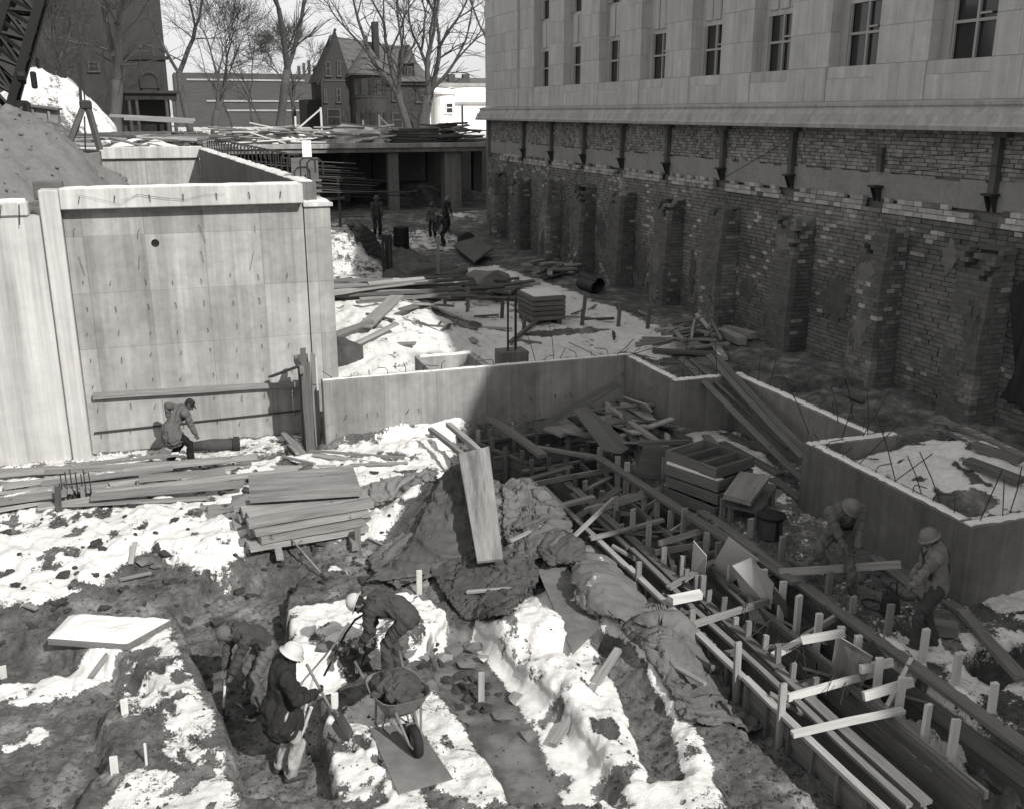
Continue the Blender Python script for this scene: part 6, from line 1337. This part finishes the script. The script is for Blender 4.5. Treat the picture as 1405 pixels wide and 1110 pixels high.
for i, (x, z) in enumerate(((1.35, .1), (2.65, .08))): tag(bar('bearer', (x, 15.9, z), (x, 17.4, z), .12, .14, 'wood'), ('left' if i == 0 else 'right') + ' hand timber bearer under the sunlit plank stack', 'timber')
tag(bar('stack_prop', (2.72, 16.05, -.15), (2.72, 16.05, .38), .1, .08, 'wood_form'), 'short upright prop under the right end of the sunlit plank stack', 'prop')
for i, (a, b_, w) in enumerate((((285, 702, .35), (330, 697, .35), .3), ((300, 715, .2), (350, 712, .25), .25), ((316, 652, .15), (345, 650, .18), .14))):
    tag(bar('block', at(*a), at(*b_), w, .16, 'plywood' if i < 2 else 'wood'), ['broad grey timber block sticking out at the left end of the plank stack', 'lower broken timber block at the left end of the plank stack', 'short squared timber on snow above the plank stack'][i], 'timber block')
L_ = [((-10, 648, .42), (318, 630, .5), .16, .09), ((-10, 668, .32), (205, 690, .3), .2, .09), ((60, 658, .28), (265, 650, .3), .25, .07), ((-10, 690, .2), (90, 695, .2), .16, .1), ((-10, 735 - 30, .25), (345, 694, .22), .22, .09), ((100, 708, .15), (300, 695, .2), .2, .07), ((120, 718, .15), (200, 720, .14), .14, .07),
      ((255, 638, .3), (460, 640, .3), .1, .05), ((240, 720, .16), (310, 706, .2), .1, .06), ((-10, 660, .2), (120, 640, .3), .2, .06), ((150, 665, .45), (330, 640, .3), .14, .05), ((30, 680, .1), (240, 668, .1), .2, .07), ((180, 646, .1), (330, 652, .1), .16, .06), ((-10, 715, .12), (85, 700, .12), .2, .08)]
for i, (a, b_, w, h) in enumerate(L_):
    tag(bar('plank', at(*a), at(*b_), w, h, ('wood_snow', 'wood', 'wood_snow')[i % 3], roll=rs.uniform(-.15, .15), warp=.03), ['long snow edged plank lying along the top of the heap by the white wall', 'plank crossing the heap by the white wall at the picture edge', 'wide board half under snow in the heap by the white wall', 'short plank end poking from the heap at the picture edge', 'thick plank running under the bent bar cage', 'board beside the bent bar cage', 'short board just past the bent bar cage', 'thin pale lath from the stooping worker to the upright form', 'loose stick on the snow above the plank stack', 'board nearest the foot of the white wall', 'thin board across the heap beside the stooping worker', 'buried board in the middle of the heap by the white wall', 'board end near the boots of the stooping worker', 'lowest board of the heap at the picture edge'][i], 'plank')
for i, (a, b_) in enumerate((((425, 622), (555, 632)), ((430, 628), (520, 640)), ((388, 630), (432, 640)), ((395, 612), (408, 626)), ((480, 642), (560, 638)))):
    tag(bar('lath', on(*a, .06), on(*b_, .06), .07, .04, 'wood'), ['long straight lath on the snow at the foot of the foundation wall', 'second lath on the snow beside the long straight one', 'thin stick on snow close to the upright form', 'short stick propped by the foot of the upright form', 'lath reaching toward the snow flecked canvas'][i], 'lath')
for i in range(24):
    p = on(rs.uniform(0, 290), rs.uniform(645, 700), .06 + .2 * rs.random()); l = rs.uniform(.6, 1.9); an = rs.gauss(.03, .12); d = V(math.cos(an), math.sin(an), rs.gauss(0, .02)) * l; w_ = rs.uniform(.1, .24); m__ = rs.choice(('wood_snow', 'wood_snow', 'wood', 'wood_deepsnow'))
    tag(bar('plank', p - d, p + d, w_, rs.uniform(.04, .09), m__, roll=rs.gauss(0, .1)), kindword(m__, 2 * l, w_) + ' plank in the low heap in front of the white wall', 'plank', 'planks heaped before the white wall')
p, q = on(262, 622, .16), on(322, 618, .16)
lg = thing('canvas_roll', 'snowy log shaped roll of sacking with a dark open end beside the stooping worker', 'roll', (p + q) / 2)
m_ = MB(); m_.tube([p, p.lerp(q, .5) + V(0, 0, .02), q], [.1, .13, .13], 12); m_.build('roll', 'soil_snow', lg, smooth=True); m_ = MB(); d = (q - p).normalized(); m_.tube([q - d * .01, q + d * .12], [.17, .16], 12); m_.build('open_end', 'canvas_black', lg)
# bent bar cage
cg = thing('bar_cage', 'small cage of bent steel bars standing on the snow in front of the lumber', 'bar cage', on(105, 690))
for i in range(5):
    for zz in (0, 1):
        a = at(88 + i * 7 + (14 if i > 2 else 0) * zz * .3, 690, .25); t = MB(); t.tube([a, a + V(.05, .02, -.15), a + V(.09, .03, 0), a + V(.08, .02, .62 + .05 * (i % 2))] if zz else [a, a + V(0, 0, .6)], .011, 5); t.build('bent_bar', 'rebar_steel', cg)
t = MB(); t.tube([at(86, 676, .45), at(122, 672, .45)], .009, 5); t.build('tie_bar', 'rebar_steel', cg)
tag(bar('post', on(81, 702, 0), on(84, 702, .5), .1, .06, 'wood_dark'), 'dark stub post with snow in front of the bent bar cage', 'post'); tag(bar('post', on(115, 693, 0), on(116, 693, .35), .08, .06, 'wood'), 'pale stub post beside the bent bar cage', 'post')
# upright form between the two walls
uf = thing('wall_form', 'upright timber wall form left standing between the tall wall and the low foundation wall', 'formwork', (2.8, 21.9, 0))
for i, (x, y, w) in enumerate(((2.66, 21.5, .2), (2.66, 21.75, .2), (2.66, 22.0, .2))): bar('form_board', (x, y, 0), (x + .0, y, 2.1 + .12 * (i % 2)), .22, .04, 'wood_form' if i else 'wood_dark', uf)
bar('form_post', (2.62, 21.35, -.1), (2.62, 21.35, 2.45), .12, .1, 'wood_form', uf); bar('form_post', (2.86, 21.6, -.1), (2.86, 21.6, 2.25), .1, .1, 'wood', uf); bar('form_post', (2.92, 21.9, -.1), (2.92, 21.9, 2.1), .14, .05, 'wood_pale_sunlit', uf)
bar('waler', (2.56, 21.2, 2.0), (2.56, 22.3, 2.0), .09, .16, 'wood_form', uf); bar('diagonal', (2.55, 21.4, 2.05), (2.0, 22.6, 1.55), .12, .05, 'wood_form', uf); bar('foot_board', (2.45, 21.0, .1), (2.2, 22.2, .3), .2, .04, 'wood', uf)

# ------------------------------------------------------------------ foreground: barrow, plate, stakes, clods
wbp = at(548, 985, 0); wz = gz(2.2, 10.3)
wd = -AWAY * .86 + RIGHT * .42; wd = wd.normalized(); ws = wd.cross(V(0, 0, 1)).normalized()      # wheel points to the camera
c0 = V(2.17, 10.42, wz)
def WP(f, s_, z): return c0 + wd * f + ws * s_ + V(0, 0, z)
wbw = thing('wheelbarrow', 'steel wheelbarrow heaped with dark clods, its wheel towards the camera, standing on a metal plate', 'wheelbarrow', c0)
rings = []
tray = MB(); prof_ = [(.36, -.36, .26, .3), (.52, -.5, .4, .56), (.56, -.52, .42, .58)]
def ring(f1, f0, hw, z, n=20):
    out = []
    for k in range(n):
        a_ = 6.28318 * k / n; cx_ = (f1 + f0) / 2; e = .55
        fx = math.copysign(abs(math.cos(a_)) ** e, math.cos(a_)); sy = math.copysign(abs(math.sin(a_)) ** e, math.sin(a_))
        out.append(WP(cx_ + (f1 - f0) / 2 * fx, hw * sy * (1.0 if fx > 0 else .95), z + .06 * (fx > .5) * (z > .5)))
    return out
rg_ = [ring(.16, -.28, .17, .3), ring(.3, -.36, .25, .42), ring(.42, -.44, .33, .58), ring(.45, -.46, .35, .6), ring(.42, -.44, .335, .595), ring(.16, -.28, .17, .33)]
vs_ = [p for q in rg_ for p in q]; fs = []
for i in range(5):
    for k in range(20): fs.append((i * 20 + k, i * 20 + (k + 1) % 20, (i + 1) * 20 + (k + 1) % 20, (i + 1) * 20 + k))
fs.append(tuple(range(100, 120))); fs.append(tuple(reversed(range(20)))); tray.add(vs_, fs); tray.build('tray', 'barrow', wbw, smooth=False)
for s_ in (-1, 1):
    m_ = MB(); m_.tube([WP(-.78, s_ * .3, .62), WP(-.4, s_ * .24, .42), WP(.1, s_ * .16, .28), WP(.66, s_ * .05, .17)], .022, 8); m_.build('handle_frame', 'barrow', wbw, smooth=True)
    m_ = MB(); m_.tube([WP(-.2, s_ * .22, .36), WP(-.22, s_ * .24, .03), WP(-.05, s_ * .22, .02), WP(.05, s_ * .18, .32)], .016, 8); m_.build('leg', 'barrow', wbw, smooth=True)
    m_ = MB(); m_.tube([WP(.36, s_ * .16, .52), WP(.5, s_ * .1, .28), WP(.6, s_ * .075, .18)], .016, 8); m_.build('tray_brace', 'barrow', wbw, smooth=True)
wx = Matrix((wd, V(0, 0, 1), ws)).transposed()
m_ = MB(); m_.lathe([(.1, -.045), (.15, -.055), (.19, -.04), (.2, 0), (.19, .04), (.15, .055), (.1, .045)], WP(.56, 0, .2), 22, xf=wx); wh_ = m_.build('wheel', 'rubber', wbw, smooth=True)
m_ = MB(); m_.lathe([(0, -.035), (.11, -.03), (.11, .03), (0, .035)], WP(.56, 0, .2), 16, xf=wx); h_ = m_.build('rim', 'barrow', wbw); h_.parent = wh_; h_.location = (0, 0, 0)
m_ = MB(); m_.tube([WP(.56, -.09, .19), WP(.56, .09, .19)], .015, 8); m_.build('axle', 'barrow', wbw)
rw = random.Random(4); ld = MB()
for i in range(70):
    a_ = rw.uniform(0, 6.28); rr_ = math.sqrt(rw.random()); f_ = -.02 + .36 * rr_ * math.cos(a_); s_ = .27 * rr_ * math.sin(a_); k = rw.uniform(.05, .11)
    ld.blob(WP(f_, s_, .57 + .16 * (1 - rr_ ** 2)), k, k * rw.uniform(.7, 1), k * .8, i, .3)
o = ld.build('earth_load', 'soil'); tag(o, 'heap of dark frozen clods filling the wheelbarrow tray', 'soil', kind='stuff')
P4 = [on(507, 1003, .03), on(547, 1092, .03), on(622, 1076, .03), on(570, 1000, .03)]
zz = sum(p.z for p in P4) / 4 + .02
slab('metal_plate', [V(p.x, p.y, zz) for p in P4], .012, 'plywood_muddy', 'wet muddy steel plate lying on the snowy bank under the wheelbarrow wheel', 'plate')
STK = [(660, 965, .48, 'wood', 'stout stake standing in the frozen trench right of the wheelbarrow'), (325, 0, 0, '', ''), (575, 815, .42, 'wood_pale_sunlit', 'pale stake behind the bent worker, at the edge of the dark canvas'), (459, 972, .22, 'wood_pale_sunlit', 'short flat stake at the corner of the bank by the wheelbarrow'), (171, 978, .2, 'wood_pale_sunlit', 'short square peg on the snowy ridge at the middle left'),
       (157, 1060, .22, 'wood_pale_sunlit', 'square peg at the mud edge in the near corner'), (201, 1050, .28, 'wood_pale_sunlit', 'thin round topped peg beside the square peg in the near corner'), (5, 930, .18, 'wood_pale_sunlit', 'small peg at the left picture edge by the snowy ridge'), (880, 845, .3, 'wood', 'short stake in front of the near form, behind the trailing canvas')]
for x, y, hh, m, lab in STK:
    if not hh: continue
    p = on(x, y); tag(bevel(bar('stake', p + V(0, 0, -.1), p + V(.01, .0, hh), .09 if 'thin' not in lab else .03, .03, m), .004), lab, 'stake')
tag(bar('plank', on(758, 1028, .06), on(848, 908, .18), .1, .06, 'wood'), 'narrow plank lying over the snow bank at the edge of the frozen trench', 'plank')
tag(bar('plank', on(288, 1112, .04), on(340, 1062, .1), .07, .04, 'wood_form'), 'dark pole lying out of the bottom of the picture by the muddy trench', 'pole')
tag(bar('plank', on(125, 935, .05), on(168, 882, .12), .08, .03, 'wood'), 'board on edge leaning on the snowy slab', 'plank')
sbp = [at(66, 884, .1), at(175, 892, .06), at(236, 858, .06), at(96, 852, .1)]
sl_ = thing('snowy_slab', 'flat timber hatch panel under a thick cover of snow in the mud at left', 'panel', sbp[0])
slab('panel', sbp, .1, 'wood_form', None, None, sl_)
m_ = MB(); n = 24; q = []
for j in range(n + 1):
    for i in range(n + 1):
        u, v = i / n, j / n; p = (sbp[0] * (1 - u) + sbp[1] * u) * (1 - v) + (sbp[3] * (1 - u) + sbp[2] * u) * v
        e = min(u, 1 - u, v, 1 - v); e = min(1, e * 8); ns = float(fbm(np.array([u * 5]), np.array([v * 4]), 5)[0]); p = p + V(0, 0, .098 + .08 * e * (.5 + ns)); q.append(p)
m_.add(q, [(j * (n + 1) + i, j * (n + 1) + i + 1, (j + 1) * (n + 1) + i + 1, (j + 1) * (n + 1) + i) for j in range(n) for i in range(n)]); m_.build('snow_cover', 'snow', sl_, smooth=True)
shovel('shovel with a long pale handle dropped on the mud below the plank stack', on(385, 742, .3), on(446, 797, .06), 'wood', blade_dir=(0, 0, 1))
tag(bar('stick', on(545, 760, .05), on(505, 742, .05), .03, .02, 'wood'), 'small stick on the mud edge of the snow berm', 'stick')
for i, (a, b_) in enumerate((((165, 800), (208, 795)), ((180, 778), (186, 752)), ((35, 835), (52, 845)))): tag(bar('offcut', on(*a, .05), on(*b_, .12), .08, .03, 'wood'), ['board offcut lying on the mud band below the snow berm', 'small offcut standing in the edge of the snow berm', 'offcut on the mud near the left picture edge'][i], 'offcut')
# loose cut stones and ice slabs
fl = [(458, 905), (470, 895), (483, 905), (495, 893), (500, 910), (448, 893), (610, 905), (640, 915), (625, 895), (585, 905), (690, 985), (725, 1010), (705, 960), (560, 900), (650, 890), (665, 905), (215, 780), (200, 770)]
for i, (x, y) in enumerate(fl):
    p = on(x, y); b_ = MB(); k = rw.uniform(.09, .17); b_.blob((p.x, p.y, p.z + .03), k, k * rw.uniform(.6, 1), k * .38, i + 50, .35)
    ang = i * 1.3; o = b_.build('stone_slab', 'plywood_muddy' if i % 3 else 'ice')
    tag(o, 'flat broken slab of frozen earth beside the bent worker\'s bank' if i < 6 else ('angular frozen slab at the edge of the icy trench' if i < 16 else 'flat clod of earth on the mud under the snow berm'), 'slab', 'frozen slabs on the near bank' if i < 6 else ('frozen slabs round the icy trench' if i < 16 else 'clods under the snow berm'))
# clods: larger ones single, crumbs as a mass
clod = [MB().blob((0, 0, 0), 1, .8, .55, s_, .42, 2 if s_ % 2 else 1).mesh('clod', 'soil', smooth=False) for s_ in range(6)]
ZN = [(G(.1, (0, 690), (560, 640), (600, 690), (520, 735), (330, 752), (140, 800), (0, 820)), 64, (.04, .15), 'earth clod showing through the snow berm', 'clods on the snow berm'), (G(-.1, (0, 820), (300, 775), (520, 740), (560, 790), (400, 835), (240, 850), (0, 880)), 70, (.04, .12), 'clod lying on the open mud below the snow berm', 'clods on the mud'),
      (G(-.3, (600, 890), (700, 960), (640, 1000), (560, 920), (480, 920), (500, 940)), 60, (.04, .1), 'dark clod dug out beside the wheelbarrow', 'clods dug by the wheelbarrow')]
for poly, n, (k0, k1), lab, grp in ZN:
    xs = [p.x for p in poly]; ys_ = [p.y for p in poly]; c_ = 0
    while c_ < n:
        x, y = rw.uniform(min(xs), max(xs)), rw.uniform(min(ys_), max(ys_))
        if polysd(np.array([x]), np.array([y]), poly)[0] > 0: continue
        c_ += 1; k = k0 + (k1 - k0) * rw.random() ** 2.2; lab_ = ('large ' if k > (k0 + k1) * .42 else 'small ') + lab; o = bpy.data.objects.new('earth_clod', rw.choice(clod)); COL.objects.link(o); o.location = (x, y, gz(x, y) + k * .15); o.scale = (k, k, k); o.rotation_euler = (rw.uniform(-.4, .4), rw.uniform(-.4, .4), rw.uniform(0, 6.28)); tag(o, lab_, 'clod', grp)
NCR = 16000; xs = rng.uniform(-3, 10, NCR); ys_ = 7.5 + 14 * rng.random(NCR) ** 1.4; h_, s__, f_ = ground_fields(xs, ys_); cl_n = fbm(xs * 1.5, ys_ * 1.5, 131, 3); cr_ = MB(); cv = [Vector(v) for v in ((1, 0, -.3), (-.5, .85, -.3), (-.5, -.85, -.3), (.1, .0, .7), (-.9, .2, .3))]
sz = rng.uniform(.007, .028, NCR) * np.where(rng.random(NCR) < .1, 2., 1.)
for i in range(NCR):
    if f_[i] > .5 and i % 5: continue
    if s__[i] > .5 and (i % 3 or cl_n[i] < .6): continue
    k = sz[i]; a_ = i * 2.4; ca_, sa_ = math.cos(a_) * k, math.sin(a_) * k
    cr_.add([(xs[i] + v.x * ca_ - v.y * sa_, ys_[i] + v.x * sa_ + v.y * ca_, h_[i] + v.z * k + .2 * k) for v in cv], [(0, 1, 3), (1, 4, 3), (4, 2, 3), (2, 0, 3), (1, 2, 4)])
o = cr_.build('soil_crumbs', 'soil'); o['kind'] = 'stuff'

# ------------------------------------------------------------------ middle ground beyond the foundation wall
bxp = on(752, 447); t = thing('panel_stack', 'square stack of framed form panels topped with snow, standing on blocks in the shaded yard', 'panel stack', bxp)
e1 = (at(772, 436, .9) - at(752, 441, .9)); c_ = bxp + V(.05, .75, 0)
for i in range(5):
    z = c_.z + .16 + i * .165; m_ = MB().box(c_.x - .6 + .02 * (i % 2), c_.x + .6, c_.y - .72, c_.y + .85 - .03 * (i % 2), z, z + .14); bevel(m_.build('form_panel', 'wood_form', t), .015)
z = c_.z + .98; m_ = MB().box(c_.x - .52, c_.x + .54, c_.y - .64, c_.y + .76, z - .02, z + .02); bevel(m_.build('snow_cover', 'snow', t), .02)
for dx in (-.45, .42): m_ = MB().box(c_.x + dx - .08, c_.x + dx + .08, c_.y - .6, c_.y + .8, c_.z - .2, c_.z + .158); m_.build('bearer', 'wood_dark', t)
for i, (x, y, hh) in enumerate(((798, 447, .55), (848, 448, .75), (888, 452, .7), (801, 425, .5), (718, 455, .5), (641, 428, .9), (688, 437, .6), (610, 420, .7), (601, 385, 1.9))):
    p = on(x, y); tag(bar('stake', p + V(0, 0, -.2), p + V(.05, 0, hh), .12, .06, 'wood_form' if i < 8 else 'wood'), ['stake right behind the snow topped panel stack', 'stake in the snow midway between the panel stack and the brick piers', 'leaning stake on the mud edge near the brick piers', 'thin stake beyond the snow topped panel stack', 'stub stake in front of the snow topped panel stack', 'dark stake at the end of the long board pile', 'short stake standing between the board pile and the panel stack', 'pale stake in the middle of the long board pile', 'tall thin batten leaning on the dark tarpaulin'][i], 'stake')
for i, (a, b_) in enumerate((((700, 742, .55), (742, 722, .6)), ((872, 868, .3), (900, 842, .42)), ((905, 902, .25), (968, 938, .3)), ((760, 745, .5), (788, 778, .35)), ((640, 812, .2), (705, 806, .3)), ((815, 790, .3), (838, 818, .3)))):
    tag(bar('stick', at(*a), at(*b_), .07, .035, 'wood_form' if i % 2 else 'wood'), ['stick lying across the heaped pale canvas', 'lath holding down the top end of the long trailing canvas', 'thin board lying along the long trailing canvas', 'stick beside the small humped canvas end', 'stick on the rumpled dark canvas', 'stick on the snow plastered canvas'][i], 'stick')
ry = random.Random(12)
def heap_px(nm, n, x0, x1, y0, y1, L, lab, grp, m, al=.0, spread=.25, w=(.15, .28), hz=.5):
    for i in range(n):
        p = on(ry.uniform(x0, x1), ry.uniform(y0, y1), .06 + ry.random() * hz); an = al + ry.gauss(0, spread); l = ry.uniform(*L) / 2; d = V(math.cos(an), math.sin(an), ry.gauss(0, .04)) * l
        tag(bar(nm, p - d, p + d, (ww := ry.uniform(*w)), ry.uniform(.05, .1), (mm := ry.choice(m)), roll=ry.gauss(0, .15)), kindword(mm, l * 2, ww) + ' ' + lab, nm, grp)
heap_px('board', 24, 500, 640, 396, 416, (3, 6.5), 'board in the flat pile beyond the tall wall corner', 'boards in the long flat pile', ('wood_snow', 'wood_form', 'wood_deepsnow', 'wood_dark'), -.1, .14)
heap_px('board', 9, 470, 560, 405, 414, (2, 4), 'board just past the corner of the tall wall', 'boards past the wall corner', ('wood_snow', 'wood'), 0., .2)
heap_px('timber', 16, 640, 700, 395, 420, (1.5, 3.2), 'timber in the small jumble near the wrapped bundle', 'timbers in the small jumble', ('wood_dark', 'wood_form', 'wood_snow'), .2, .7)
heap_px('batten', 20, 735, 770, 372, 384, (.8, 2.), 'batten in the debris against the far brick piers', 'battens by the far piers', ('wood_snow', 'wood_form'), .3, .9)
heap_px('lath', 26, 915, 985, 462, 482, (1.0, 2.4), 'lath in the tangle at the foot of the piers', 'laths at the foot of the piers', ('wood_form', 'wood', 'wood_snow'), .9, .6, (.06, .14), .5)
for i, (a, b_) in enumerate((((988, 462), (1018, 476)), ((996, 458), (1034, 468)))): tag(bar('timber', on(*a, .15), on(*b_, .15), .3, .22, 'wood_snow'), ['heavy snowy timber at the foot of the middle pier, nearer of the two', 'heavy snowy timber at the foot of the middle pier, farther of the two'][i], 'timber')
for i, (a, b_, m) in enumerate((((895, 486), (1000, 492), 'wood_form'), ((975, 468), (992, 498), 'wood_deepsnow'), ((1318, 594), (1398, 632), 'wood_deepsnow'), ((1335, 618), (1400, 640), 'wood_form'), ((1325, 640), (1400, 668), 'wood_form'), ((1310, 604), (1350, 622), 'wood_deepsnow'), ((1160, 545), (1185, 556), 'wood_form'), ((700, 475), (757, 430), 'wood_form'))):
    tag(bar('plank', on(*a, .1), on(*b_, .1), .26 if i < 6 else .12, .09, m), ['flat wide board under the tangled laths by the piers', 'snowy board end pointing at the camera by the piers', 'snow covered plank along the foot of the near pier', 'bare plank below the snow covered plank by the near pier', 'long plank at the top of the snowy mound by the near pier', 'short snowy plank at the corner of the near pier', 'small board on the earth ledge between two piers', 'lone batten on the snow by the column footing'][i], 'plank')
for i, (a, b_, w) in enumerate((((462, 470), (512, 455), .3), ((500, 462), (545, 420), .45), ((553, 437), (600, 424), .3), ((570, 428), (620, 432), .2), ((488, 515 - 30), (545, 478 - 20), .2))):
    tag(bar('plank', on(*a, .25), on(*b_, .3), w, .07, 'wood_snow' if i != 2 else 'wood_form'), ['sunlit plank jutting out past the corner of the tall wall', 'wide sunlit plank propped upward on the snow slope', 'grey plank lying at the edge of the sunlit snow slope', 'thin board on the snow next to the grey plank', 'lower plank under the wide sunlit plank'][i], 'plank')
p = on(478, 500); tag(MB().blob((p.x, p.y + .3, p.z + .1), .45, .4, .6, 3, .2, 2).build('frozen_lump', 'soil_snow', smooth=False), 'tall frozen lump of earth and snow beside the wall form', 'earth lump')
for i in range(26):
    p = on(ry.uniform(760, 930), ry.uniform(570, 640), .08 + .35 * ry.random()); an = ry.gauss(.5, .7); l = ry.uniform(.35, 1.1); d = V(math.cos(an), math.sin(an), ry.gauss(0, .15)) * l; w_ = ry.uniform(.08, .24); m__ = ry.choice(('wood_form', 'wood', 'wood_dark', 'wood_form', 'wood_snow'))
    tag(bar('scrap_board', p - d, p + d, w_, .045, m__, roll=ry.gauss(0, .3)), kindword(m__, 2 * l, w_) + ' scrap board in the tangle between the low wall and the crates', 'scrap board', 'scrap boards inside the low wall')
for i in range(22):
    p = on(ry.uniform(480, 900), ry.uniform(420, 478), .05); an = ry.gauss(.2, .8); l = ry.uniform(.2, .7); d = V(math.cos(an), math.sin(an), ry.gauss(0, .06)) * l; w_ = ry.uniform(.06, .18); m__ = ry.choice(('wood_form', 'wood_dark', 'wood_snow'))
    tag(bar('scrap_stick', p - d, p + d, w_, .05, m__, roll=ry.gauss(0, .3)), kindword(m__, 2 * l, w_) + ' scrap of wood strewn on the snow behind the low wall', 'scrap', 'wood scraps on the far snow')
# barrel, pipes, reels, far debris
p = on(551, 344); bl_ = thing('oil_drum', 'dark steel oil drum standing in the shade in front of the deck', 'drum', p)
s_ = 1.25; m_ = MB(); m_.lathe([(0, 0), (.29 * s_, 0), (.29 * s_, .28 * s_), (.305 * s_, .3 * s_), (.29 * s_, .32 * s_), (.29 * s_, .56 * s_), (.305 * s_, .58 * s_), (.29 * s_, .6 * s_), (.29 * s_, .86 * s_), (.27 * s_, .86 * s_), (.27 * s_, .83 * s_), (0, .83 * s_)], p, 20); m_.build('drum_body', 'steel_black', bl_)
m_ = MB(); m_.lathe([(.292 * s_, .29 * s_), (.308 * s_, .3 * s_), (.292 * s_, .31 * s_)], p, 20); m_.build('hoop', 'steel_dark', bl_)
for i, (a, b_) in enumerate((((797, 397), (818, 404)), ((800, 388), (822, 399)))):
    m_ = MB(); q0, q1 = on(*a, .25), on(*b_, .25); m_.tube([q0, q1], .24, 12, cap=False); m_.tube([q1, q0], .2, 12, cap=False); tag(m_.build('drain_pipe', 'steel_dark', smooth=True), ['dark pipe lying at the foot of a brick pier, nearer of two', 'dark pipe lying at the foot of a brick pier, farther of two'][i], 'pipe')
p = on(527, 378); t = thing('post_bundle', 'bundle of dark upright bars standing in the shade by the tarpaulin', 'post', p)
for i in range(4): bar('upright', p + V(.12 * i, .05 * (i % 2), -.2), p + V(.12 * i, .05 * (i % 2), 1.75), .09, .09, 'steel_dark', t)
p = on(668, 398); cvx = MB(); cvx.blob((p.x, p.y, p.z + .35), .9, .7, .45, 5, .2, 2); tag(cvx.build('canvas_bundle', 'canvas_snow'), 'snow capped bundle wrapped in dark canvas near the far piers', 'bundle'); 
slab('plywood_panel', [on(690, 393, .25), on(667, 408, .15), on(700, 412, .2), on(722, 398, .3)], .06, 'wood_deepsnow', 'snow covered panel lying beside the wrapped bundle', 'panel')
slab('plywood_panel', [on(622, 345, .2), on(651, 368, .2), on(676, 358, .5), on(648, 336, .5)], .08, 'plywood_dark', 'dark panel tilted on the ground at the foot of the farthest pier', 'panel')
for i, y_ in enumerate((302, 312, 322)):
    a = atY(455, y_, 59.5 - i * 1.0); tag(bar('timber', a, (19.5, 59.6 - i * 1.0, a.z), .3, .3, 'wood_dark'), ['long dark timber on the ground nearest the deck', 'second long dark timber in front of the deck', 'third long dark timber in front of the deck, nearest the oil drum'][i], 'timber')
m_ = MB(); p = on(640, 340); m_.lathe([(.05, -.3), (.42, -.3), (.42, .3), (.05, .3)], p + V(0, 0, .4), 16, xf=Matrix.Rotation(R(90), 3, 'X')); tag(m_.build('cable_reel', 'steel_dark'), 'dark round reel lying on its side by the farthest pier', 'reel')
# rough sticks and mesh left in the forms
for i in range(10):
    a = at(1020 + i * 14, 850 + i * 12, .2); tw_ = MB(); tw_.tube([a, a + V(ry.uniform(-.2, .2), ry.uniform(-.3, .1), .25), a + V(ry.uniform(-.3, .3), ry.uniform(-.4, 0), .1)], .006, 4); tag(tw_.build('tie_wire', 'rebar_steel'), 'thin curl of tie wire hanging in the sunlit end of the forms', 'wire', 'tie wires in the forms')

for nm_, x, y, z, rx, ry_, hh, lab in (('snow_drift', 12.2, 65.2, 5.55, 2.6, 1.9, 1.15, 'smooth snow drift over the boards at the middle of the concrete deck'), ('snow_drift', 7.3, 65.6, 5.55, 2.9, 1.8, .8, 'ragged snow drift over the loose planks on the left half of the deck'), ('snow_drift', -.6, 56, 5.2, 2.8, 3.6, .9, 'snow drift over the lumber tangle behind the basement pit')):
    tag(heap(nm_, x, y, z, rx, ry_, hh, 'snow_dirty', int(x * 3 + 40), 40, 2.2), lab, 'snow drift', kind='stuff')

c = atY(20, 270, 33); st_ = MB(); rq = random.Random(61); sh_ = bpy.data.objects['sand_heap']; sv = [v.co + sh_.location for v in sh_.data.vertices if v.co.z > .1]
for i in range(420):
    v = rq.choice(sv); k = rq.uniform(.02, .07) * (2 if rq.random() < .08 else 1); st_.blob((v.x + rq.uniform(-.1, .1), v.y + rq.uniform(-.1, .1), v.z + k * .3), k, k * .8, k * .7, i, .35)
o = st_.build('heap_stones', 'sand'); tag(o, 'scattered stones and lumps on the face of the big sand heap', 'stones', kind='stuff')
bpy.data.scenes.remove(TMP)
